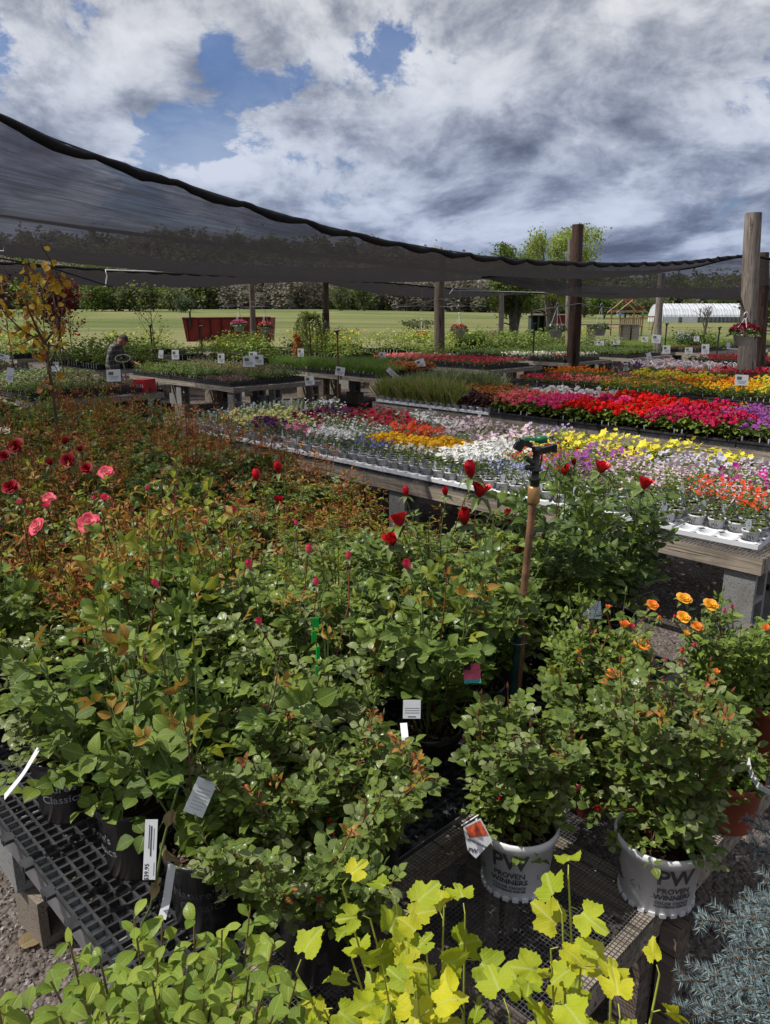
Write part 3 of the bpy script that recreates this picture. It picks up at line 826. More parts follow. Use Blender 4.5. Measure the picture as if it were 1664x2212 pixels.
mb = MB(); mb.add([(0, 6.4, 0), (L, 6.4, 0), (L, 6.4, .85), (0, 6.4, .85)], [(0, 1, 2, 3)], 'sheeting'); mb.box((L*.08, -.02, .45), (L*.15, .03, .8), 'sheeting'); mb.box((L*.27, -.02, .45), (L*.15, .03, .8), 'sheeting'); obj('side_curtain', mb, gh)
for x in (0.0, L):
    mb = MB(); mb.add([(x, a, z) for a, z in prof], [tuple(range(len(prof)))], 'sheeting'); obj('end_wall', mb, gh)
# play fort
Yp = 62; s_ = Yp/FPX
pf = atY(1352, 720, Yp); ft = thing('play_fort', 'wooden play fort with open roof frame, slide and swing beam', 'playset', (pf.x, Yp, 0), rz=.2)
def wood_part(name, fn, parent, mat='play_wood'):
    mb = MB(); fn(mb); return obj(name, mb, parent)
for sx in (-.95, .95):
    for sy in (-.7, .7):
        wood_part('post', lambda mb: mb.box((sx, sy, .95), (.1, .1, 1.9), 'play_wood'), ft)
wood_part('platform', lambda mb: mb.box((0, 0, .72), (2.0, 1.5, .08), 'play_wood'), ft)
for k in range(12):
    wood_part('slat', lambda mb: mb.box((-.9+k*.164, -.78, 1.05), (.10, .03, .62), 'play_wood'), ft)
wood_part('rail', lambda mb: mb.box((0, -.80, 1.36), (2.05, .04, .09), 'play_wood'), ft)
wood_part('header', lambda mb: (mb.box((0, -.76, 1.86), (2.2, .06, .16), 'play_wood'), mb.box((0, .76, 1.86), (2.2, .06, .16), 'play_wood')), ft)
for y in (-.75, .75):
    for sg in (-1, 1):
        wood_part('rafter', lambda mb: mb.tube([(sg*1.3, y, 1.75), (-sg*.05, y, 2.75)], .05, 'play_wood', 4), ft)
wood_part('ridge_beam', lambda mb: mb.box((0, 0, 2.72), (.08, 1.7, .12), 'red_paint'), ft)
wood_part('sunburst', lambda mb: [mb.tube([(.5, -.8, 2.0), (.5+.42*math.cos(a), -.8, 2.0+.42*math.sin(a))], .02, 'red_paint', 4) for a in np.linspace(.2, 2.9, 6)], ft)
wood_part('awning', lambda mb: (mb.box((-1.0, -.8, 1.62), (.5, .3, .14), 'blue_plastic'), mb.box((1.0, -.8, 1.60), (.5, .3, .14), 'green_awning')), ft)
wood_part('slide', lambda mb: mb.add([(-.9, -.85, .74), (-.2, -.85, .74), (-.1, -2.1, .05), (-1.0, -2.1, .05), (-.9, -.85, .66), (-.2, -.85, .66), (-.1, -2.1, .0), (-1.0, -2.1, .0)], [(0, 1, 2, 3), (7, 6, 5, 4), (0, 4, 5, 1), (1, 5, 6, 2), (2, 6, 7, 3), (3, 7, 4, 0)], 'blue_plastic'), ft)
wood_part('swing_beam', lambda mb: mb.tube([(1.0, 0, 1.45), (2.6, 0, 1.45)], .06, 'play_wood', 6), ft)
for sg in (-1, 1):
    wood_part('swing_leg', lambda mb: mb.tube([(2.4, 0, 1.5), (2.7, sg*.9, 0)], .05, 'play_wood', 5), ft)
wood_part('swing', lambda mb: (mb.tube([(1.9, -.1, 1.45), (1.9, -.1, .5)], .012, 'wire_black', 4), mb.tube([(2.15, -.1, 1.45), (2.15, -.1, .5)], .012, 'wire_black', 4), mb.box((2.02, -.1, .48), (.32, .16, .04), 'green_plastic')), ft)
# shed
Ysh = 47; ps = atY(1147, 700, Ysh); pe = atY(1228, 700, Ysh); L = pe.x-ps.x
sh_ = thing('shed', 'low dark green shed with open bays and a red door panel', 'shed', (ps.x, Ysh, 0))
mb = MB(); mb.box((L/2, .9, .85), (L, .05, 1.7), 'shed_green'); mb.box((.02, .45, .85), (.05, .85, 1.7), 'shed_green'); mb.box((L-.02, .45, .85), (.05, .85, 1.7), 'shed_green'); obj('wall', mb, sh_)
mb = MB(); mb.box((L/2, .4, 1.74), (L+.2, 1.3, .07), 'board_far'); obj('roof', mb, sh_)
for x in (.05, L*.2, L*.38, L*.60):
    mb = MB(); mb.box((x, .0, .85), (.10, .08, 1.7), 'shed_green'); obj('post', mb, sh_)
mb = MB(); mb.box((L*.50, 0, .85), (L*.2, .05, 1.7), 'shed_green'); obj('wall_panel', mb, sh_)
mb = MB(); mb.box((L*.80, 0, .85), (L*.36, .05, 1.66), 'shed_red'); obj('door', mb, sh_)
for x in (L*.11, L*.29):
    mb = MB(); mb.box((x, .02, .42), (L*.15, .04, .5), 'board_far'); obj('half_gate', mb, sh_)
# red gravity wagon
Yc = 44; pc0 = atY(404, 700, Yc); pc1 = atY(591, 700, Yc); L = pc1.x-pc0.x
ct = thing('farm_cart', 'faded red high-sided farm wagon parked at the field edge', 'wagon', (pc0.x, Yc, 0))
zt = atY(450, 686, Yc).z
mb = MB(); w2 = .95
v = [(.12, -w2*.8, .35), (L-.1, -w2*.8, .35), (L-.1, w2*.8, .35), (.12, w2*.8, .35), (0, -w2, zt-.05), (L, -w2, zt), (L, w2, zt), (0, w2, zt-.05)]
mb.add(v, [(0, 3, 2, 1), (0, 1, 5, 4), (1, 2, 6, 5), (2, 3, 7, 6), (3, 0, 4, 7)], 'red_paint'); obj('box_body', mb, ct)
for k in range(8):
    x = .25+(L-.5)*k/7
    mb = MB(); mb.tube([(x, -w2*.84, .40), (x, -w2-.03, zt-.03)], .045, 'red_paint_dark', 4); obj('rib', mb, ct)
mb = MB(); mb.tube([(0, -w2-.04, zt-.02), (L, -w2-.04, zt+.02)], .05, 'red_paint_dark', 4); obj('top_rail', mb, ct)
mb = MB(); mb.box((L-.06, -w2-.05, .9), (.1, .1, 1.2), 'red_paint'); obj('corner_post', mb, ct); mb = MB(); mb.box((.45, -w2-.06, zt-.1), (.08, .08, .9), 'shed_dark'); obj('lever', mb, ct)
for x in (L*.25, L*.75):
    mb = MB(); a = np.linspace(0, 2*np.pi, 17); mb.tube([(x+.32*math.cos(q), -.75, .36+.32*math.sin(q)) for q in a], .09, 'rubber', 6, False); obj('wheel', mb, ct)
# split-rail fence at the right
pf0 = atY(1590, 720, 52); fn = thing('rail_fence', 'weathered two-rail field fence beside the right-hand post', 'fence', (pf0.x, 52, 0), rz=.5)
for k in range(5):
    mb = MB(); mb.tube([(k*1.9, 0, -.1), (k*1.9, 0, 1.15)], .07, 'board_dark', 6); obj('fence_post', mb, fn)
for k in range(4):
    for z in (.45, .85):
        mb = MB(); mb.tube([(k*1.9, 0, z+.1), (k*1.9+1.9, 0, z-.05)], .045, 'board_far', 5); obj('rail', mb, fn)
# low wooden bench/table in the field by the fort
pt = atY(1285, 715, 44); tb = thing('plank_table', 'long bare plank table standing in the grass beyond the benches', 'table', (pt.x, 44, 0))
for k in range(3):
    mb = MB(); mb.box((0, -.25+k*.25, 1.25), (4.6, .22, .06), 'board_far'); obj('plank', mb, tb)
for x in (-2.1, -.2, 1.7, 2.2):
    mb = MB(); mb.box((x, 0, .61), (.4, .5, 1.22), 'board_far'); obj('leg', mb, tb)
# bare tree in front of the tunnel
def bare_tree(px, Y, top_py, base_z, spread, label, name='bare_tree', mat='bark_grey', r0=.11, seed=1, leaves=None, nl=0, leaf=.06, depth=4, trunkfrac=.3):
    r = np.random.default_rng(seed); p = atY(px, 700, Y); h = atY(px, top_py, Y).z-base_z
    root = thing(name, label, 'tree', (p.x, Y, base_z)); tr = MB(); tips = []
    def grow(q, d, ln, rad, lv):
        k = 4; pts = [q]
        for i in range(k):
            d = unit(d+r.normal(0, .10, 3)+np.array([0, 0, .05])); pts.append(pts[-1]+d*ln/k)
        tr.tube(pts, np.linspace(rad, rad*.62, k+1), mat, 6 if lv > 1 else 4, False)
        if lv <= 2: tips.extend(pts[1:])
        if lv > 0:
            for j in range(3 if lv > 1 else 4):
                b = unit(d*(1.0)+rand_dirs(1, -.1, .5, r)[0]*spread)
                grow(pts[-1 if j < 2 else -2], b, ln*r.uniform(.55, .8), rad*.55, lv-1)
    grow(np.zeros(3), np.array([0, 0, 1.]), h*trunkfrac, r0, depth)
    obj('trunk', tr, root)
    if leaves:
        tips = np.array(tips); k = r.integers(0, len(tips), nl); P = tips[k]+r.normal(0, leaf*1.2, (nl, 3))
        cr = MB(); cr.inst(SIMPLE3_T[0], P, frames(rand_dirs(nl, -.7, .3, r), rand_dirs(nl, .2, 1, r)), leaf*r.uniform(.6, 1.3, nl), leaves)
        obj('crown', cr, root)
    return root
bare_tree(1521, 58, 640, 0, .95, 'bare branching tree in front of the white tunnel', seed=3, r0=.13)
# ------------------------------------------------------------------ shade cloth and its poles
HA = np.array([-2.2, 4.8]); HD = unit(np.array([9.8, 12.2])); HN = np.array([-HD[1], HD[0]])
def on_line(px, py, t):
    """world point seen at (px, py) that lies t metres behind the front cable"""
    x, f, d = ray(px, py); k = x/f
    q = HA+t*HN
    s = (k*q[1]-q[0])/(HD[0]-k*HD[1])
    P = q+s*HD
    return np.array([P[0], P[1], CAMH+d/f*P[1]]), s
def interp_curve(pts, t, extend=True):
    """measured points -> list of (s, z) along the cable direction, linear outside"""
    sz = sorted((on_line(px, py, t)[1], on_line(px, py, t)[0][2]) for px, py in pts)
    s = np.array([a for a, b in sz]); z = np.array([b for a, b in sz])
    return s, z
def cspline(xs, ys, x):
    """Catmull-Rom through points, linear outside"""
    xs = np.asarray(xs, float); ys = np.asarray(ys, float); x = np.asarray(x, float)
    m = np.gradient(ys, xs); i = np.clip(np.searchsorted(xs, x)-1, 0, len(xs)-2)
    h = xs[i+1]-xs[i]; t = (x-xs[i])/h; tc = np.clip(t, 0, 1)
    r = (2*tc**3-3*tc**2+1)*ys[i]+(tc**3-2*tc**2+tc)*h*m[i]+(-2*tc**3+3*tc**2)*ys[i+1]+(tc**3-tc**2)*h*m[i+1]
    r += np.where(t < 0, m[0]*(x-xs[0])*.3, 0)+np.where(t > 1, m[-1]*(x-xs[-1]), 0)
    return r
def cloth_sheet(name, rows, s0, s1, mat, label, ns=150, sub=10, ripple=.02, seed=0, hem=True, cat='shade cloth', s_end=None):
    """rows: (offset t, [(px, py)...]) or (offset t, None, dz above the previous row)"""
    S_ = np.linspace(s0, s1, ns); Z = []; T = []
    for row in rows:
        if row[1] is not None:
            s, z = interp_curve(row[1], row[0]); Z.append(cspline(s, z, S_))
        else: Z.append(Z[-1]+row[2](S_) if callable(row[2]) else Z[-1]+row[2])
        T.append(np.full(ns, row[0]))
    Z = np.array(Z); T = np.array([r_[0] for r_ in rows], float)
    tt = []
    for i in range(len(T)-1): tt += list(np.linspace(T[i], T[i+1], sub, endpoint=False))
    tt.append(T[-1]); tt = np.array(tt)
    ZZ = np.array([cspline(T, Z[:, j], tt) for j in range(ns)]).T
    V = []; U = []
    for a, t in enumerate(tt):
        for b, s in enumerate(S_):
            e = 0.0
            if a == 0: e = .02*mnoise.noise(Vector((s*2.6, seed, 0)))
            wv = ripple*mnoise.noise(Vector((s*.5+t*.15, t*2.6, seed)))+ripple*.6*mnoise.noise(Vector((s*1.1+t*1.2, t*5.0, seed+4)))
            P = HA+s*HD+t*HN
            V.append((P[0], P[1], ZZ[a, b]+wv*min(1, a/3)+e)); U.append((s, t, 0))
    nx = ns; ny = len(tt); i = np.arange(ny-1)[:, None]*nx; j = np.arange(nx-1)[None, :]
    f = np.stack([i+j, i+j+1, i+nx+j+1, i+nx+j], -1).reshape(-1, 4)
    root = thing(name, label, cat, (0, 0, 0))
    mb = MB(); mb.add(V, f, mat, U, True); obj('cloth', mb, root)
    if hem:
        for edge, nm in ((0, 'hem'),):
            mb = MB(); P = np.array(V[:nx]); r = np.random.default_rng(seed)
            # rolled, bunched hem hanging in short scallops from its cable
            q = []; rad = []
            for k in range(0, nx-1):
                for u in (0, .5):
                    p = P[k]*(1-u)+P[k+1]*u; s = S_[k]+u*(S_[1]-S_[0])
                    ph = (s % .62)/.62
                    q.append(p+np.array([0, 0, -.030*math.sin(math.pi*ph)+.012*mnoise.noise(Vector((s*7, 0, seed)))])); rad.append(.020+.014*math.sin(math.pi*ph)+.006*mnoise.noise(Vector((s*11, 3, seed))))
            mb.tube(q, rad, 'hem_black', 6, False)
            obj(nm, mb, root)
            mb = MB(); mb.tube([p+np.array([0, 0, .004]) for p in P[::3]], .006, 'wire_black', 5, False); obj('cable', mb, root)
            # pleats that run in from each gather
    return root
hemc = [(0, 250), (90, 292), (250, 350), (450, 415), (650, 475), (850, 522), (1000, 548), (1130, 561), (1250, 567), (1450, 566), (1612, 550)]
b1 = [(0, 462), (200, 492), (500, 532), (800, 566), (1000, 589), (1230, 602), (1400, 593), (1560, 572), (1612, 558)]
b2 = [(0, 551), (266, 579), (500, 597), (700, 606), (860, 609), (1000, 604)]
send = on_line(1612, 550, 0)[1]
s_b2 = on_line(1050, 601, 7.0)[1]
lift = lambda s: np.clip(.27-.06*np.maximum(0, s-8)/3, .10, .6)
cloth_sheet('shade_cloth', [(0, hemc), (2.0, b1), (4.2, None, lift), (7.0, b2), (9.0, None, .38)], -4.5, send, 'shade_cloth',
            'large sagging black shade cloth with rolled hem, from top left to the tall grey pole', seed=1)
# third strip, further back
h3 = [(0, 566), (340, 588), (560, 596), (850, 611), (1000, 625), (1180, 633)]
b3 = [(0, 604), (200, 616), (390, 621), (560, 612), (700, 610), (800, 630), (905, 642), (1120, 635), (1180, 633)]
cloth_sheet('shade_cloth', [(12.2, h3), (13.9, b3), (16.0, None, .35)], on_line(-250, 560, 12.2)[1], on_line(1180, 633, 12.2)[1], 'shade_cloth_dense',
            'far strip of shade cloth hanging low across the back of the sales yard', ns=90, seed=5)
# the strip to the right, behind the tall grey pole
def loft_sheet(name, curves, mat, label, ns=90, sub=10, seed=0, ripple=.03):
    C = []
    for cu in curves:
        w = np.array([tuple(atY(px, py, Y)) for px, py, Y in cu])
        u = np.linspace(0, 1, ns); uu = np.array([(c[0]-cu[0][0])/(cu[-1][0]-cu[0][0]) for c in cu])
        C.append(np.stack([cspline(uu, w[:, k], u) for k in range(3)], 1))
    C = np.array(C); K = len(C); tt = np.linspace(0, K-1, (K-1)*sub+1)
    V = np.array([[[float(cspline(np.arange(K), C[:, j, k], t)) for k in range(3)] for j in range(ns)] for t in tt])
    for a in range(len(tt)):
        for b in range(ns): V[a, b, 2] += ripple*mnoise.noise(Vector((V[a, b, 0]*.6, tt[a]*3, seed)))*min(1, a/3)
    U = [(V[a, b, 0], V[a, b, 1], 0) for a in range(len(tt)) for b in range(ns)]
    nx = ns; ny = len(tt); i = np.arange(ny-1)[:, None]*nx; j = np.arange(nx-1)[None, :]
    f = np.stack([i+j, i+j+1, i+nx+j+1, i+nx+j], -1).reshape(-1, 4)
    root = thing(name, label, 'shade cloth'); mb = MB(); mb.add(V.reshape(-1, 3), f, mat, U, True); obj('cloth', mb, root)
    mb = MB(); mb.tube(V[0][::2], .03, 'hem_black', 6, False); obj('hem', mb, root)
    return root
loft_sheet('shade_cloth', [
    [(1040, 598, 19.0), (1230, 588, 18.6), (1400, 586, 18.2), (1500, 577, 18.0), (1560, 562, 17.8), (1615, 553, 17.6), (1720, 575, 17.6)],
    [(1040, 599, 20.5), (1130, 622, 20.4), (1230, 638, 20.2), (1330, 645, 20.0), (1440, 642, 20.0), (1612, 648, 20.0), (1720, 650, 20.0)],
    [(1040, 590, 22.0), (1230, 612, 22.0), (1400, 622, 22.0), (1612, 622, 22.0), (1720, 620, 22.0)]], 'shade_cloth',
    'lower shade cloth slung behind the tall grey pole at the right', seed=8)
def pole(px, py_top, py_base, Y, w_px, mat, label, lean=0.0, group=None, xb=None):
    pb = atY(px if xb is None else xb, py_base, Y); ptop = atY(px+lean, py_top, Y)
    rad = w_px/2/FPX*Y*1.0
    root = thing('wooden_pole', label, 'pole', (pb.x, Y, 0))
    n = 14; mb = MB(); zs = np.linspace(-.3, ptop.z, 26); V = []
    r = np.random.default_rng(int(px)); dx = ptop.x-pb.x
    ph = r.uniform(0, 6, 3)
    for k, z in enumerate(zs):
        u = z/ptop.z; rr = rad*(1.12-.20*u)*(1+.03*math.sin(z*2+ph[0]))
        cx = dx*u+.012*math.sin(z*1.7+ph[1]); cy = .012*math.sin(z*2.1+ph[2])
        for j in range(n):
            a = 2*math.pi*j/n; q = rr*(1+.05*math.sin(3*a+ph[0])+.03*math.sin(7*a+z*.6))
            V.append((cx+q*math.cos(a), cy+q*math.sin(a), z))
    i = np.arange(len(zs)-1)[:, None]*n; j = np.arange(n)[None, :]; j2 = (j+1) % n
    mb.add(V, np.stack([i+j, i+j2, i+n+j2, i+n+j], -1).reshape(-1, 4), mat, smooth=True)
    mb.add(V[-n:], [tuple(range(n))], mat)
    obj('shaft', mb, root)
    return root, pb.x, ptop, rad
P_right, xr, ptr, rr_ = pole(1622, 460, 782, 15.5, 34, 'pole_wood', 'tall weathered grey wooden pole at the right holding the cloth', 8)
mb = MB(); mb.box((.0, -rr_*1.03, 2.34), (.05, .02, .26), 'rust_iron'); mb.box((.03, -rr_*1.03, 2.35), (.02, .03, .27), 'rust_iron'); obj('iron_plate', mb, P_right)
mb = MB()
for q in ((-.07, .05), (.0, -.02), (.06, .04)): mb.tube([(q[0]*1.3, -rr_*1.05, 1.95), (q[0], -rr_*1.07, 1.72+q[1]), (q[0]*.5, -rr_*1.06, 1.60)], .008, 'rust_iron', 4)
obj('old_wire', mb, P_right)
pole(1653, 545, 770, 19, 20, 'pole_dark', 'dark pole half hidden behind the tall grey pole', -2)
pm, xm_, ptm, rm_ = pole(1241, 485, 762, 21, 25, 'pole_dark', 'dark brown stained pole in the middle of the yard, rising above the cloth', 9)
mb = MB(); mb.tube([(-1.2, -.2, 2.1), (.0, -rm_-.02, 2.28), (1.2, -.2, 2.1)], .012, 'metal_grey', 5); obj('hanger_bar', mb, pm)
pole(1231, 517, 700, 27, 9, 'pole_wood', 'thin grey pole just left of the dark brown pole top', 0)
p950, *_ = pole(949, 540, 748, 23, 21, 'pole_brown', 'sturdy brown pole right of the yard centre with wire basket arms', 3)
p540, *_ = pole(545, 596, 716, 33, 12, 'pole_brown', 'slim pole in front of the red wagon', -2)
p703, *_ = pole(705, 600, 742, 27, 13, 'pole_brown', 'slim pole beside the weeping tree', -1)
mb = MB(); mb.lathe([(.118, 1.72), (.122, 1.74), (.122, 1.98), (.118, 2.0)], 'rust_iron', 14); obj('rust_band', mb, p703)
pole(1083, 632, 727, 33, 11, 'pole_wood', 'slim pole left of the tall tree trunk', 0)
pole(1424, 590, 733, 26, 15, 'pole_wood', 'grey pole between the play fort and the white tunnel', 5)
for root, Y, wd in ((p950, 23, 1.3), (p540, 33, 1.25)):
    mb = MB()
    for sg in (-1, 1):
        mb.tube([(0, -.15, 2.42), (sg*wd*.55, -.45, 2.22), (sg*wd, -.35, 2.2), (sg*wd*.6, .1, 2.3), (0, .12, 2.42)], .008, 'wire', 5, False)
        mb.tube([(0, -.15, 2.2), (sg*wd*.55, -.45, 2.22)], .008, 'wire', 5, False)
    obj('basket_arm', mb, root)
# white rope hanging from the far cloth
a = atY(228, 583, 16.5); b = atY(228, 620, 16.5); c = atY(352, 587, 17.6)
rp = MB(); rp.tube([c, a, a+Vector((.02, 0, -.12)), a+Vector((-.01, 0, -.25)), b], .012, 'rope_white', 6); tag(obj('rope', rp), 'white rope end hanging from the far shade cloth at the left', 'rope')
a = atY(975, 627, 21); b = atY(1182, 632, 24)
rp = MB(); rp.tube([a+Vector((-.05, 0, -.1)), a+Vector((.06, 0, .05)), a, (a+b)/2, b], .009, 'rope_white', 6); tag(obj('rope', rp), 'white line stretched along the far cloth right of the sturdy pole', 'rope')
# conduit frame at the left edge
a = atY(-10, 537, 9); fr = thing('pipe_bracket', 'thin metal pipe bracket poking in at the left edge under the cloth', 'pipe', tuple(a))
mb = MB(); mb.tube([(-.4, .3, .10), (.05, 0, -.03), (.10, 0, -.03), (.10, 0, .05)], .014, 'metal_grey', 6); mb.tube([(-.5, 0, -.03), (.10, 0, -.03)], .014, 'metal_grey', 6); obj('pipe', mb, fr)
mb = MB(); mb.tube([(-.2, 0, -.06), (.30, .6, -.16), (.85, 1.2, -.38)], .010, 'wire_black', 5); obj('wire', mb, fr)
mb = MB(); a = atY(-20, 634, 19); b = atY(130, 634, 19); c = atY(160, 655, 19); mb.tube([a, b], .03, 'metal_grey', 6); mb.tube([b, c], .025, 'metal_grey', 6)
tag(obj('pipe_rail', mb), 'grey horizontal pipe rail behind the yellow-leaved tree at the left', 'pipe')
# ------------------------------------------------------------------ benches
UV_ANG = math.atan2(-.714, .70)          # the yard's rows run at this angle
UX = np.array([math.cos(UV_ANG), math.sin(UV_ANG)]); VX = np.array([-UX[1], UX[0]])
def loc_ab(org, a, b): return org + a*UX + b*VX
def block_mb(w=.19, d=.19, h=.39, mat='cinder'):
    """a cinder block standing on end, its two cores open to +x/-x"""
    mb = MB(); t = .032
    mb.box((0, -d/2+t/2, 0), (w, t, h), mat); mb.box((0, d/2-t/2, 0), (w, t, h), mat)
    for z in (-h/2+t/2, 0, h/2-t/2): mb.box((0, 0, z), (w-.004, d-2*t, t), mat)
    return mb
BLK = block_mb().mesh('cinder_block'); BLKB = block_mb(mat='cinder_brown').mesh('cinder_block')
WIRE = {}
def mesh_top(L, D, pitch, r, mat='wire', gap=None):
    mb = MB()
    for k in range(int(L/pitch)+1):
        x = min(k*pitch, L); mb.add([(x-r, 0, r), (x+r, 0, r), (x+r, D, r), (x-r, D, r), (x-r, 0, -r), (x+r, 0, -r), (x+r, D, -r), (x-r, D, -r)], [(0, 1, 2, 3), (7, 6, 5, 4), (0, 3, 7, 4), (1, 5, 6, 2)], mat)
    for k in range(int(D/pitch)+1):
        y = min(k*pitch, D); z = 2*r; mb.add([(0, y-r, r+z), (L, y-r, r+z), (L, y+r, r+z), (0, y+r, r+z), (0, y-r, -r+z), (L, y-r, -r+z), (L, y+r, -r+z), (0, y+r, -r+z)], [(0, 1, 2, 3), (7, 6, 5, 4), (0, 4, 5, 1), (3, 2, 6, 7)], mat)
    return mb
def bench(org, a0, a1, b0, b1, z, label, board='board_far', bh=.09, bt=.04, plank=2.4, near=False, legs=None, pitch=.05, wire_r=.002, leg_step=1.6, foot=True, name='sales_bench'):
    """a bench: perimeter boards, cross boards, wire top, cinder-block legs; returns the Empty (local x along the row)"""
    o2 = loc_ab(np.asarray(org[:2], float), a0, b0); L = a1-a0; D = b1-b0
    root = thing(name, label, 'bench', (o2[0], o2[1], 0), rz=UV_ANG)
    def bd(c, d, nm='board'):
        mb = MB(); mb.box((0, 0, 0), d, board); q = obj(nm, mb, root, loc=c); return q
    n = max(1, round(L/plank))
    for side in (bt/2, D-bt/2):
        for k in range(n):
            bd((L*(k+.5)/n, side, z-bh/2), (L/n-.006, bt, bh))
    m_ = max(1, round(D/plank))
    for side in (bt/2, L-bt/2):
        for k in range(m_):
            bd((side, bt+(D-2*bt)*(k+.5)/m_, z-bh/2-.001), (bt, (D-2*bt)/m_-.006, bh-.004))
    for k in range(1, int(L/.8)):
        bd((k*.8, D/2, z-bh/2-.004), (bt, D-2*bt-.004, bh-.008), 'cross_board')
    obj('wire_top', mesh_top(L, D, pitch, wire_r), root, loc=(0, 0, z+.002), kind='stuff')
    leg_z = z-bh
    xs = np.linspace(.16, L-.16, max(2, int(L/leg_step)+1)) if legs is None else legs
    for x in xs:
        for y in (.12, D-.12) if D < 1.4 else (.12, D/2, D-.12):
            h_up = min(.39, leg_z)
            o = obj('cinder_block', BLK if rng.random() < .7 else BLKB, root, loc=(x, y, leg_z-h_up/2), rot=(0, 0, math.pi/2*0)); o.scale = (1, 1, h_up/.39)
            rest = leg_z-h_up
            if rest > .01:
                o = obj('cinder_block', BLK if rng.random() < .6 else BLKB, root, loc=(x, y, rest/2-.004), rot=(0, math.pi/2, .0)); o.scale = (rest/.19, 1, 1)
    return root, o2
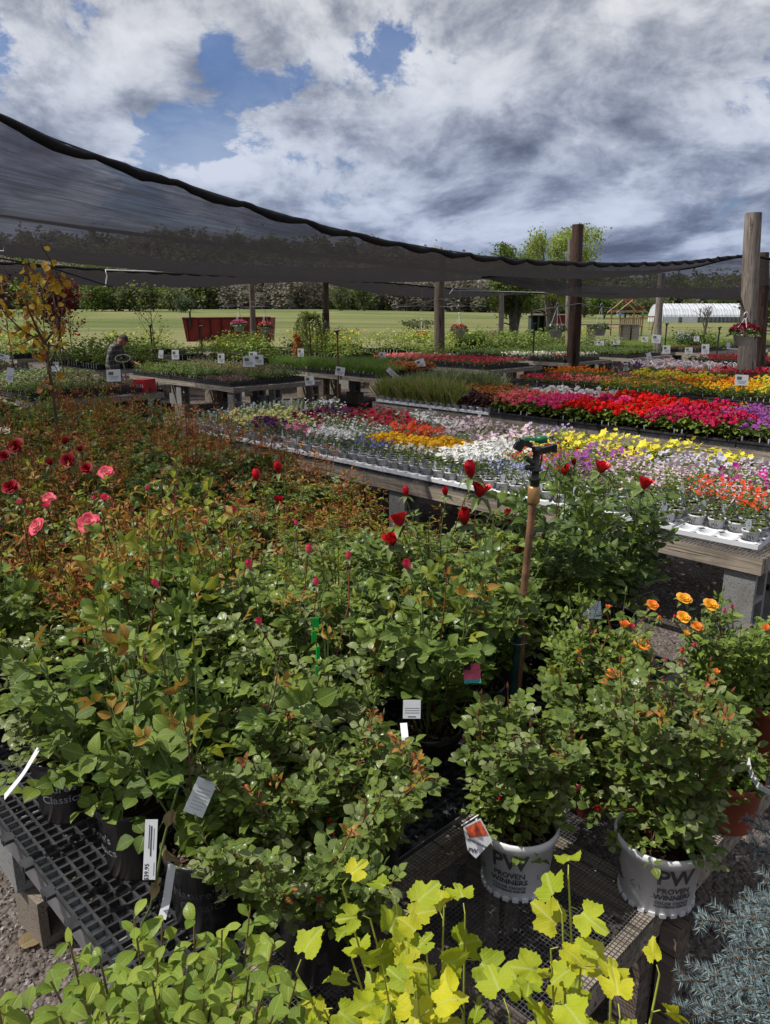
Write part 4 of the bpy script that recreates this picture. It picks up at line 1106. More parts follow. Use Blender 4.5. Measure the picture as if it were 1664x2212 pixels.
# ------------------------------------------------------------------ plants in trays
def cell_pot(mb, x, y, r, h, mat, z0=0.0, n=8):
    mb.lathe([(r*.72, z0), (r, z0+h), (r*1.06, z0+h), (r*1.06, z0+h-.006)], mat, n, (x, y, 0)); mb.lathe([(0.0001, z0+h-.008), (r, z0+h-.008)], 'soil', n, (x, y, 0))
KINDS = {
 # leaf mats, leaf size, height, leaves/plant, style, flower mat, flower size, flowers/plant, flower shape
 'white_tags': (('rose_leaf_silver', 'orange_bush_leaf'), .030, .16, 26, 'mound', 'fl_white', .014, 2, 'disc'),
 'white_mass': (('orange_bush_leaf',), .030, .20, 20, 'mound', 'fl_white', .026, 16, 'disc'),
 'cream': (('orange_bush_leaf',), .026, .17, 20, 'mound', 'fl_cream', .022, 14, 'disc'),
 'pale_yellow': (('orange_bush_leaf',), .026, .17, 20, 'mound', 'fl_paleyellow', .024, 16, 'disc'),
 'darkred_pet': (('mini_leaf',), .032, .17, 20, 'mound', 'fl_darkred', .030, 10, 'disc'),
 'purple_pet': (('mini_leaf',), .032, .16, 20, 'mound', 'fl_purple', .032, 10, 'disc'),
 'pink_small': (('rose_leaf_dark',), .028, .15, 20, 'mound', 'fl_pink', .024, 10, 'disc'),
 'redorange': (('orange_bush_leaf',), .022, .19, 20, 'spike', 'fl_redorange', .020, 20, 'disc'),
 'crimson': (('mini_leaf',), .028, .18, 20, 'mound', 'fl_crimson', .030, 11, 'disc'),
 'gold_mass': (('orange_bush_leaf',), .026, .16, 16, 'mound', 'fl_gold', .026, 26, 'disc'),
 'palepink': (('orange_bush_leaf',), .026, .20, 22, 'mound', 'fl_palepink', .026, 10, 'disc'),
 'lavender': (('orange_bush_leaf',), .028, .20, 22, 'mound', 'fl_lavender', .028, 8, 'disc'),
 'blue_small': (('rose_leaf_dark',), .024, .15, 24, 'mound', 'fl_blue', .020, 5, 'disc'),
 'lobelia': (('rose_leaf_silver',), .022, .16, 26, 'spike', 'fl_bluelav', .016, 18, 'disc'),
 'green_white': (('orange_bush_leaf', 'rose_leaf_silver'), .024, .20, 32, 'spike', 'fl_white', .016, 6, 'disc'),
 'magenta': (('mini_leaf',), .028, .18, 20, 'mound', 'fl_magenta', .030, 11, 'disc'),
 'yellow_pet': (('orange_bush_leaf', 'lime_leaf'), .032, .22, 24, 'mound', 'fl_yellow', .034, 9, 'disc'),
 'orange_sparse': (('orange_bush_leaf',), .024, .21, 30, 'spike', 'fl_redorange', .016, 8, 'disc'),
 'purple_nem': (('orange_bush_leaf', 'rose_leaf'), .028, .24, 34, 'spike', 'fl_violet', .016, 16, 'disc'),
 'pink_nem': (('orange_bush_leaf', 'rose_leaf'), .028, .23, 34, 'spike', 'fl_palepink', .017, 14, 'disc'),
 'lav_white': (('orange_bush_leaf',), .028, .20, 20, 'mound', 'fl_lavwhite', .032, 9, 'disc'),
 'orange_dia': (('orange_bush_leaf', 'rose_leaf'), .027, .20, 34, 'spike', 'fl_redorange', .018, 34, 'disc'),
 'grass_tall': (('orange_bush_leaf', 'grass_brown'), .34, .34, 60, 'grass', None, 0, 0, ''),
 'grass_grey': (('rose_leaf_silver',), .30, .28, 55, 'grass', None, 0, 0, ''),
 'coleus_dark': (('coleus_dark',), .060, .20, 40, 'mound', None, 0, 0, ''),
 'lime_mound': (('lime_bright',), .055, .16, 46, 'mound', None, 0, 0, ''),
 'copper': (('redbud_leaf_copper', 'rose_leaf_bronze'), .05, .18, 40, 'mound', None, 0, 0, ''),
 'geranium_pink': (('rose_leaf', 'orange_bush_leaf'), .055, .19, 26, 'mound', 'fl_salmon', .055, 5, 'ball'),
 'geranium_hot': (('rose_leaf', 'orange_bush_leaf'), .055, .19, 26, 'mound', 'fl_hotpink', .055, 5, 'ball'),
 'geranium_white': (('rose_leaf', 'orange_bush_leaf'), .055, .19, 26, 'mound', 'fl_white', .055, 5, 'ball'),
 'geranium_red': (('rose_leaf', 'orange_bush_leaf'), .055, .19, 26, 'mound', 'fl_red', .055, 5, 'ball'),
 'geranium_mag': (('rose_leaf', 'orange_bush_leaf'), .055, .19, 26, 'mound', 'fl_magred', .052, 5, 'ball'),
 'purple_dark': (('mini_leaf',), .04, .18, 24, 'mound', 'fl_violet', .045, 3, 'ball'),
 'mauve_dull': (('rose_leaf_dark', 'rose_leaf_silver'), .028, .17, 26, 'spike', 'fl_mauve', .018, 7, 'disc'),
 'marigold_or': (('rose_leaf_dark', 'rose_leaf'), .035, .17, 26, 'mound', 'fl_orange', .034, 4, 'ball'),
 'marigold_ye': (('rose_leaf_dark', 'rose_leaf'), .035, .17, 26, 'mound', 'fl_gold', .036, 4, 'ball'),
 'marigold_lem': (('rose_leaf_dark', 'orange_bush_leaf'), .035, .19, 26, 'mound', 'fl_yellow', .040, 4, 'ball'),
 'celosia_ye': (('lime_leaf', 'orange_bush_leaf'), .035, .16, 24, 'spike', 'fl_yellow', .016, 8, 'disc'),
 'celosia_mix': (('orange_bush_leaf',), .035, .16, 24, 'spike', 'fl_amber', .020, 9, 'disc'),
 'red_low': (('rose_leaf_dark',), .028, .12, 22, 'mound', 'fl_crimson', .020, 9, 'disc'),
 'pink_low': (('rose_leaf_dark',), .028, .13, 22, 'mound', 'fl_salmon', .022, 10, 'disc'),
 'white_low': (('rose_leaf_dark',), .03, .11, 26, 'mound', 'fl_white', .014, 2, 'disc'),
 'mixed_low': (('rose_leaf_dark',), .028, .12, 22, 'mound', 'fl_cream', .022, 8, 'disc'),
 'salvia_purple': (('rose_leaf_silver', 'rose_leaf_dark'), .026, .15, 28, 'spike', 'fl_mauve', .014, 6, 'disc'),
 'green_fine': (('orange_bush_leaf', 'far_green'), .030, .17, 44, 'spike', None, 0, 0, ''),
 'green_bright': (('orange_bush_leaf', 'maple_green'), .034, .15, 40, 'mound', None, 0, 0, ''),
 'green_dark': (('rose_leaf_dark', 'rose_leaf'), .034, .16, 40, 'mound', None, 0, 0, ''),
 'green_grass': (('grass_green',), .20, .18, 34, 'grass', None, 0, 0, ''),
 'olive_fine': (('olive_leaf', 'lime_leaf'), .035, .26, 44, 'spike', None, 0, 0, ''),
 'brown_fine': (('olive_leaf', 'grey_brown_leaf'), .030, .20, 44, 'spike', None, 0, 0, ''),
 'succulent': (('grey_brown_leaf', 'maroon_soft'), .022, .07, 30, 'mound', None, 0, 0, ''),
 'lime_low': (('lime_leaf',), .022, .09, 34, 'mound', None, 0, 0, ''),
 'silver': (('rose_leaf_silver',), .04, .16, 30, 'spike', None, 0, 0, ''),
 'maroon_low': (('maroon_soft', 'rose_leaf_dark'), .03, .12, 30, 'mound', None, 0, 0, ''),
 'hosta': (('rose_leaf_big',), .10, .24, 14, 'mound', None, 0, 0, ''),
 'yellow_per': (('orange_bush_leaf', 'lime_leaf'), .035, .30, 40, 'spike', 'fl_yellow', .02, 5, 'disc'),
 'perennial': (('rose_leaf', 'orange_bush_leaf'), .05, .28, 34, 'spike', None, 0, 0, ''),
}
for nm, c in dict(fl_white=(.82, .82, .80), fl_cream=(.80, .76, .60), fl_paleyellow=(.78, .74, .28), fl_darkred=(.24, .006, .035), fl_purple=(.10, .02, .14), fl_pink=(.70, .16, .34),
                  fl_redorange=(.78, .085, .015), fl_crimson=(.55, .012, .05), fl_gold=(.88, .50, .010), fl_palepink=(.74, .56, .62), fl_lavender=(.46, .36, .54), fl_blue=(.16, .16, .55),
                  fl_bluelav=(.33, .36, .62), fl_magenta=(.60, .03, .32), fl_yellow=(.84, .72, .06), fl_violet=(.42, .10, .40), fl_lavwhite=(.66, .62, .76), fl_salmon=(.86, .17, .18),
                  fl_hotpink=(.82, .05, .22), fl_red=(.80, .008, .006), fl_magred=(.60, .012, .09), fl_mauve=(.32, .19, .30), fl_orange=(.90, .27, .010), fl_amber=(.70, .26, .03)).items():
    petalmat(nm, tuple(x*.85 for x in c), c, None, .22, .6)
leafmat('grass_brown', (.20, .17, .06), (.34, .30, .12), .6)
leafmat('coleus_dark', (.030, .006, .014), (.085, .010, .028), .4)
leafmat('lime_bright', (.30, .38, .012), (.46, .52, .02), .5, .4)
leafmat('grass_green', (.07, .14, .02), (.15, .24, .04), .5)
leafmat('olive_leaf', (.15, .15, .03), (.26, .24, .05), .6)
leafmat('grey_brown_leaf', (.09, .075, .055), (.17, .14, .11), .6)
leafmat('maroon_soft', (.13, .04, .045), (.26, .09, .09), .5)
def plant_geo(K, mb_l, mb_f, cx, cy, z0, rad, r, q=1.0, hs=1.0):
    (lm, ls, h, nl, style, fm, fs, nf, shape) = K
    n = max(6, int(nl*q)); h = h*hs*r.uniform(.78, 1.28)
    ls = ls/(q**.5 if q < 1 else 1)
    if style == 'grass':
        d = unit(rand_dirs(n, .75, 1.0, r)); P = np.stack([cx+r.normal(0, rad*.4, n), cy+r.normal(0, rad*.4, n), np.full(n, z0)], 1)
        R = frames(d, rand_dirs(n, -.2, .2, r)); sc = np.stack([np.full(n, ls*.5), ls*r.uniform(.6, 1.1, n), ls*r.uniform(.4, 1, n)], 1)
        sel = r.random(n) < .5
        for s_, m_ in ((sel, lm[0]), (~sel, lm[-1])): mb_l.inst(BLADE_T[0], P[s_], R[s_], sc[s_], m_)
        return
    u = r.random(n)**.6; a = r.uniform(0, 2*np.pi, n)
    if style == 'mound':
        zz = h*(.10+.90*np.sqrt(np.maximum(0, 1-u*u)))*r.uniform(.55, 1, n)
        P = np.stack([cx+rad*u*np.cos(a), cy+rad*u*np.sin(a), z0+zz], 1)
        hint = unit(np.stack([u*np.cos(a)*.7, u*np.sin(a)*.7, np.ones(n)], 1)+r.normal(0, .35, (n, 3)))
    else:
        ns_ = 5; k = r.integers(0, ns_, n); ns_ = 9; k = r.integers(0, ns_, n); sa = r.uniform(0, 6.28, ns_); su = np.sqrt(r.uniform(.02, .95, ns_)); t = r.random(n)**1.3
        P = np.stack([cx+rad*su[k]*np.cos(sa[k])*(.65+.5*t)+r.normal(0, .010, n), cy+rad*su[k]*np.sin(sa[k])*(.65+.5*t)+r.normal(0, .006, n), z0+h*t], 1)
        hint = unit(np.array([0, 0, 1.])+r.normal(0, .5, (n, 3)))
    d = np.stack([np.cos(a), np.sin(a), r.uniform(-.3, .5, n)], 1)
    R = frames(d, hint); sc = ls*r.uniform(.7, 1.3, n)
    sel = r.random(n) < .55
    T = SIMPLE_T[0] if ls < .05 else SIMPLE3_T[0]
    for s_, m_ in ((sel, lm[0]), (~sel, lm[-1])): mb_l.inst(T, P[s_]-d[s_]*sc[s_][:, None]*.5, R[s_], sc[s_], m_)
    if fm:
        n = nf; n = max(1, int(round(nf*r.uniform(.25, .85)*(q if shape == 'disc' else 1)))); fs2 = fs/(q**.5 if (q < 1 and shape == 'disc') else 1)
        u = r.random(n)**.5; a = r.uniform(0, 2*np.pi, n)
        zz = h*(.80+.28*r.random(n)) if style == 'mound' else h*(.62+.5*r.random(n))
        if style == 'mound': zz *= (.62+.38*np.sqrt(1-u*u*.9))
        P = np.stack([cx+rad*u*np.cos(a), cy+rad*u*np.sin(a), z0+zz], 1)
        if shape == 'ball':
            m = 16; d = rand_dirs(n*m, -.25, 1, r); C = np.repeat(P, m, 0)+d*fs*.52*np.array([1, 1, .7])+np.array([0, 0, h*.12])
            mb_f.inst(DISC4_T, C, frames(unit(np.cross(d, [.3, .5, .9])), d), fs*.36*r.uniform(.8, 1.2, n*m), fm)
        else:
            nr = unit(np.array([0, -.25, 1.])+r.normal(0, .55, (n, 3)))
            mb_f.inst(DISC_T if fs2 > .02 else TRI_T, P, frames(unit(np.cross(nr, [.3, .5, .9])), nr), fs2*.70*r.lognormal(0, .32, n), fm)
def tag_stick(mb, x, y, z, r, mat='tag_clear', h=.055, w=.022, ang=None):
    a = r.normal(0, .35) if ang is None else ang; c, s_ = math.cos(a), math.sin(a)
    n = 5; top = [(w/2*math.cos(q), h-w/2+w/2*math.sin(q)) for q in np.linspace(0, math.pi, n)]
    prof = [(-w*.25, -.03), (w*.25, -.03), (w/2, .01)]+top+[(-w/2, .01)]
    ln = r.normal(0, .12)
    v = [(x+p*c, y+p*s_+(q*ln), z+q) for p, q in prof]; v2 = [(a_+s_*.0012, b_-c*.0012-.0006, c_) for a_, b_, c_ in v]
    k = len(prof)
    mb.add(v+v2, [tuple(range(k)), tuple(range(2*k-1, k-1, -1))], mat)
TRAYS = {}
def tray_meshes(kind, var, style):
    """style: 'black' seedling flat, 'white' carrier, 'pots' black quart pots with strap tags"""
    key = (kind, var, style)
    if key in TRAYS: return TRAYS[key]
    r = np.random.default_rng(abs(hash((kind, style))) % 1000 + var*17 if False else (sum(map(ord, kind+style))*7+var*31))
    K = KINDS[kind]; t = MB(); lf = MB(); fl = MB(); tg = MB(); L, D = .54, .29
    if style == 'black':
        t.box((0, 0, .028), (L-.012, D-.012, .052), 'black_plastic_dusty', taper=1.02)
        for sx, sy, dx, dy in ((0, -1, L, .008), (0, 1, L, .008), (-1, 0, .008, D-.02), (1, 0, .008, D-.02)):
            t.box((sx*(L/2), sy*(D/2), .058), (dx, dy, .012), 'black_plastic_dusty')
        nx, ny, q = 6, 3, .62
        for i in range(nx):
            for j in range(ny):
                x = -L/2+L*(i+.5)/nx; y = -D/2+D*(j+.5)/ny
                t.box((x, y, .060), (L/nx-.008, D/ny-.008, .022), 'black_plastic_dusty')
                t.box((x, y, .0712), (L/nx-.014, D/ny-.014, .003), 'soil')
                plant_geo(K, lf, fl, x, y, .068, .062, r, q)
        for i in range(nx):
            if r.random() < .4: tag_stick(tg, -L/2+L*(i+.5)/nx, -D/2+.02, .085, r, h=.04, w=.016)
    elif style == 'pots':
        nx, ny = 4, 2
        for i in range(nx):
            for j in range(ny):
                x = -L/2+L*(i+.5)/nx; y = -D/2+D*(j+.5)/ny
                cell_pot(t, x, y, .058, .12, 'black_plastic', n=10)
                plant_geo(K, lf, fl, x, y, .115, .085, r, .8, 1.25)
                tg.tube([(x+.01, y-.055, .125), (x+.014, y-.066, .11), (x+.0, y-.066, .04)], .007, 'tag_white', 4)
    else:
        nx, ny = 4, 2
        carrier_mb(t, nx, ny)
        for i in range(nx):
            for j in range(ny):
                x = -L/2+L*(i+.5)/nx; y = -D/2+D*(j+.5)/ny
                t.lathe([(.038, .03), (.053, .108), (.057, .108), (.057, .098)], 'white_pot', 10, (x, y, 0)); t.lathe([(.0001, .10), (.052, .10)], 'soil', 10, (x, y, 0))
                plant_geo(K, lf, fl, x, y, .090, .095, r, 1.7)
                if r.random() < (.95 if kind in ('white_tags',) else .22): tag_stick(tg, x+r.uniform(-.02, .02), y-.03, .12 if kind != 'white_tags' else .20, r, h=.058, w=.034)
    TRAYS[key] = (t.mesh('tray'), lf.mesh('foliage'), fl.mesh('flowers') if fl.n else None, tg.mesh('plant_tags') if tg.n else None)
    return TRAYS[key]
def carrier_mb(t, nx=5, ny=2, L=.54, D=.29, filled=None):
    """thermoformed white carrier: a deck of round sockets with peaked webs between and cups below"""
    n = 12; px = L/nx; py = D/ny; rr = min(px, py)*.44; zt = .058
    for i in range(nx):
        for j in range(ny):
            x = -L/2+px*(i+.5); y = -D/2+py*(j+.5)
            t.lathe([(.0001, .004), (rr*.66, .004), (rr*.74, .0), (rr*.9, .040), (rr, zt)], 'white_plastic', n, (x, y, 0))
            ring = [(x+rr*math.cos(a), y+rr*math.sin(a), zt) for a in np.arange(n)*2*math.pi/n]
            sq = []
            for a in np.arange(n)*2*math.pi/n:
                c, s_ = math.cos(a), math.sin(a); k = max(abs(c)/(px/2), abs(s_)/(py/2)); sx, sy = c/k, s_/k
                corner = (abs(sx)/(px/2))*(abs(sy)/(py/2))
                sq.append((x+sx, y+sy, zt-.014+.034*corner**3))
            t.add(ring+sq, [(k, (k+1) % n, n+(k+1) % n, n+k) for k in range(n)], 'white_plastic', smooth=True)
    for sx, sy, dx, dy in ((0, -1, L+.012, .006), (0, 1, L+.012, .006), (-1, 0, .006, D), (1, 0, .006, D)):
        t.box((sx*(L/2+.003), sy*(D/2+.003), .036), (dx, dy, .030), 'white_plastic')
def put_tray(kind, style, x, y, z, rz, label, group, cat='plant tray', name='plant_tray', flag_tags=True):
    ms = tray_meshes(kind, int(rng.integers(3)), style)
    root = thing(name, label, cat, (x, y, z), rz, group)
    obj('tray' if style != 'pots' else 'pots', ms[0], root); obj('foliage', ms[1], root, kind='stuff')
    if ms[2]: obj('flowers', ms[2], root, kind='stuff')
    if ms[3] and flag_tags: obj('plant_tags', ms[3], root, kind='stuff')
    return root
DESC = dict(white_tags='seedlings with tall white tags', white_mass='white flowers', cream='cream white flowers', pale_yellow='pale yellow flowers', darkred_pet='dark red petunias',
    purple_pet='purple petunias', pink_small='small pink flowers', redorange='red orange flowers', crimson='crimson flowers', gold_mass='dense golden yellow flowers', palepink='pale pink flowers',
    lavender='lavender flowers', blue_small='small blue flowers', lobelia='hazy blue lavender flowers', green_white='fine green foliage dotted white', magenta='magenta flowers', yellow_pet='yellow petunias',
    orange_sparse='sparse orange flowers', purple_nem='purple flower spikes', pink_nem='pale pink flower spikes', lav_white='white and lavender petunias', orange_dia='bright orange red flowers',
    grass_tall='tall brown green grass', grass_grey='grey green grass', coleus_dark='blackish purple foliage', lime_mound='bright lime foliage', copper='copper foliage', geranium_pink='salmon pink geraniums',
    geranium_hot='hot pink geraniums', geranium_white='white geraniums', geranium_red='scarlet geraniums', geranium_mag='magenta red geraniums', purple_dark='violet flowers', mauve_dull='dusty mauve flowers',
    marigold_or='orange marigolds', marigold_ye='golden marigolds', marigold_lem='lemon yellow marigolds', celosia_ye='yellow plumes', celosia_mix='yellow and orange plumes', red_low='low red flowers', pink_low='low pink flowers',
    white_low='low green plants dotted white', mixed_low='low cream flowers', salvia_purple='purple tinged foliage', green_fine='fine green foliage', green_bright='bright green foliage', green_dark='dark green foliage',
    green_grass='bright green grassy foliage', olive_fine='tall olive yellow foliage', brown_fine='feathery grey brown foliage', succulent='brownish succulents', lime_low='low lime succulents', silver='silvery foliage',
    maroon_low='low maroon foliage', hosta='big green leaves', yellow_per='tall yellow flowered plants', perennial='tall leafy perennials')
ROWN = ['front', 'second', 'third', 'fourth', 'fifth', 'sixth', 'seventh', 'eighth', 'ninth', 'tenth']
def ORD(i): i += 1; return f"{i}{'th' if 10 < i % 100 < 14 else {1: 'st', 2: 'nd', 3: 'rd'}.get(i % 10, 'th')}"
def fill(org, a0, a1, b0, b1, z, patches, style, where, zp=None, margin=.06, skip=0.0, sel=None, L=.54, D=.29, pos=None, row_off=None):
    """trays side by side over the bench, each taking the nearest measured colour patch"""
    org = np.asarray(org[:2], float); zp = z+.2 if zp is None else zp
    C = []
    for (px, py, k) in patches:
        p = at(px, py, zp); q = np.array([p.x, p.y])-org; C.append((q@UX, q@VX, k))
    na = int((a1-a0-2*margin)/(L+.012)); nb = int((b1-b0-2*margin)/(D+.012))
    for i in range(na):
        for j in range(nb):
            if rng.random() < skip: continue
            a = a0+margin+L/2+i*(L+.012)+rng.uniform(-.006, .006); b = b0+margin+D/2+j*(D+.012)+rng.uniform(-.006, .006)
            if sel and not sel(a, b): continue
            a_, b_ = a+rng.normal(0, .08), b+rng.normal(0, .05)
            kd = min(C, key=lambda c: (c[0]-a_)**2+(c[1]-b_)**2)[2]
            st = style(kd, a, b) if callable(style) else style
            P = loc_ab(org, a, b)
            nm_ = 'pot_carrier' if st == 'white' else ('flower_flat' if KINDS[kd][5] else 'greens_flat')
            put_tray(kd, st, P[0], P[1], z, UV_ANG+rng.normal(0, .012), cat='pot carrier' if st == 'white' else ('flower tray' if KINDS[kd][5] else 'greens tray'), name=nm_, label=f"{'carrier' if st == 'white' else 'flat'} of {DESC[kd]}, {ORD(i)} from left, {ROWN[min(j, 9)]} row, {where}", group=f"{DESC[kd]} {where}")
ZB = .75
# far grid of benches: B, C, D, E ... and the rows behind them
def bx_(px, py, z=ZB): p = at(px, py, z); return np.array([p.x, p.y])
B0, C0, D0, E0, F0, G0 = bx_(505, 838), bx_(828, 820), bx_(1057, 801), bx_(1229, 785), bx_(1365, 775), bx_(1530, 764)
A0 = B0+(B0-C0)*1.0
A0 = bx_(70, 872)
def far_bench(org, L, D, label, patches, style='black', where='', z=ZB, skip=0.0, **k):
    bench(org, -L, 0, 0, D, z, label, leg_step=1.5, plank=2.0, pitch=.10, wire_r=.003, **k)
    fill(org, -L, 0, 0, D, z+.006, patches, style, where, skip=skip)
far_bench(B0, 4.1, 2.12, 'long bench of green perennials in the middle left with leaning price cards', [
    (340, 805, 'green_dark'), (400, 812, 'succulent'), (480, 822, 'succulent'), (520, 828, 'lime_low'), (570, 822, 'succulent'), (620, 815, 'green_dark'), (655, 812, 'green_dark'), (690, 805, 'green_dark'),
    (330, 785, 'green_fine'), (290, 780, 'hosta'), (330, 770, 'hosta'), (420, 775, 'olive_fine'), (480, 780, 'brown_fine'), (560, 785, 'brown_fine'), (610, 790, 'brown_fine'), (660, 785, 'green_dark'), (500, 762, 'olive_fine'),
    (590, 770, 'hosta'), (640, 768, 'green_grass'), (700, 775, 'green_grass')], where='long middle left bench')
far_bench(C0, 4.1, 2.15, 'bench of leafy green flats left of the sturdy pole', [
    (720, 785, 'green_grass'), (760, 795, 'green_grass'), (800, 800, 'green_bright'), (850, 795, 'green_bright'), (900, 795, 'green_dark'), (940, 790, 'copper'), (770, 770, 'maroon_low'), (830, 765, 'copper'), (870, 768, 'green_dark')], where='bench left of sturdy pole')
far_bench(D0, 4.1, 2.18, 'bench of low red and pink bedding flats below the sturdy pole', [
    (990, 785, 'salvia_purple'), (1010, 778, 'red_low'), (960, 770, 'red_low'), (920, 768, 'pink_low'), (1050, 790, 'salvia_purple'), (1100, 785, 'salvia_purple'), (1060, 772, 'red_low'), (1040, 762, 'mixed_low'), (1000, 760, 'mixed_low'), (1110, 770, 'pink_low'), (1140, 775, 'pink_low'), (1120, 762, 'mixed_low')],
    where='central red bench')
far_bench(E0, 4.1, 2.18, 'bench with low cream and red flats at the foot of the dark brown pole', [
    (1190, 770, 'mixed_low'), (1230, 772, 'pink_low'), (1270, 766, 'red_low'), (1230, 762, 'mixed_low'), (1200, 755, 'green_dark'), (1150, 745, 'green_fine')], where='bench at dark brown pole')
far_bench(F0, 4.1, 2.4, 'bench of dark green flats right of the dark brown pole', [
    (1330, 755, 'green_dark'), (1380, 760, 'green_dark'), (1300, 745, 'green_fine'), (1420, 755, 'green_dark'), (1340, 740, 'perennial')], where='bench right of dark pole')
far_bench(G0, 5.0, 3.0, 'far right bench with mixed green flats and a line of price cards', [
    (1440, 742, 'green_bright'), (1500, 748, 'maroon_low'), (1550, 752, 'green_dark'), (1470, 735, 'green_fine'), (1540, 738, 'green_dark'), (1600, 755, 'lime_low')], where='far right bench')
far_bench(G0+(G0-F0)*.95, 5.0, 3.0, 'furthest right bench of green flats behind the tall grey pole', [
    (1600, 745, 'green_dark'), (1640, 748, 'lime_low'), (1650, 735, 'green_fine')], where='bench behind grey pole')
# bench A at the left, lower
a_dir = 2.0
far_bench(A0, 4.2, 2.25, 'left bench of succulents with a price card standing at its front corner', [
    (290, 815, 'maroon_low'), (260, 820, 'maroon_low'), (200, 820, 'silver'), (120, 815, 'maroon_low'), (150, 830, 'green_dark'), (180, 800, 'green_fine'), (60, 815, 'silver'), (220, 800, 'green_fine'), (100, 800, 'silver'), (30, 800, 'green_dark')],
    where='left bench')
# rows further back
STEP = (C0-B0); BACK = -UX*5.4
names = ['leftmost', 'second', 'third', 'fourth', 'fifth', 'sixth', 'seventh', 'eighth', 'ninth']
kinds3 = ['perennial', 'green_fine', 'yellow_per', 'perennial', 'yellow_per', 'maroon_low', 'green_bright', 'olive_fine', 'silver', 'perennial']
BK_POT = MB(); BK_LEAF = MB(); BK_FL = MB(); BK_TAG = MB()
def back_stuff(org, L, D, r):
    """the plants of the far rows: too many and too small to lift out one by one"""
    na = int(L/.56); nb = int(D/.31); ang = UV_ANG; c, s_ = math.cos(ang), math.sin(ang)
    kd = kinds3[int(r.integers(len(kinds3)))]
    for i in range(na):
        if r.random() < .4: kd = kinds3[int(r.integers(len(kinds3)))]
        for j in range(nb):
            if r.random() < .06: continue
            P = loc_ab(org, -L+.28+i*.56, .18+j*.31); tall = kd in ('perennial', 'yellow_per', 'silver', 'green_bright')
            K = KINDS[kd]; R = np.array([[c, -s_, 0], [s_, c, 0], [0, 0, 1]])
            if tall:
                for a in (-.2, -.07, .07, .2):
                    for b in (-.07, .07):
                        q = P+a*UX+b*VX; BK_POT.lathe([(.045, ZB), (.06, ZB+.13)], 'black_plastic', 6, (q[0], q[1], 0), False)
                        plant_geo(K, BK_LEAF, BK_FL, q[0], q[1], ZB+.12, .09, r, .3, 1.7)
                        if j == 0 and r.random() < .7: BK_TAG.tube([(q[0]-.03, q[1]-.06, ZB+.14), (q[0]-.03, q[1]-.07, ZB+.03)], .009, 'tag_white', 3)
            else:
                BK_POT.box((P[0], P[1], ZB+.035), (.53, .28, .06), 'black_plastic_dusty', R)
                for a in (-.2, -.07, .07, .2):
                    for b in (-.07, .07):
                        q = P+a*UX+b*VX; plant_geo(K, BK_LEAF, BK_FL, q[0], q[1], ZB+.06, .08, r, .35)
rb = np.random.default_rng(77)
for row in (1, 2):
    for k in range(-3, 6):
        org = B0+BACK*row+STEP*k*1.0+UX*(.3 if k % 2 else 0)
        if k in (4, 5) and row == 2: continue
        L = 3.6 if row == 1 else 2.6
        bench(org, -L, 0, 0, 2.1, ZB, f"{names[min(8, k+3)]} bench from the left in the {'first' if row == 1 else 'last'} row behind the main benches", leg_step=1.5, plank=2.0, pitch=.10, wire_r=.003)
        back_stuff(org, L, 2.1, rb)
obj('distant_nursery_pots', BK_POT, kind='stuff', label='black pots and flats on the far rows of benches')
obj('distant_nursery_foliage', BK_LEAF, kind='stuff', label='green perennials massed on the far rows of benches')
obj('distant_nursery_flowers', BK_FL, kind='stuff', label='small flowers among the far rows of perennials')
obj('distant_nursery_tags', BK_TAG, kind='stuff', label='white strap tags on the pots of the far rows')
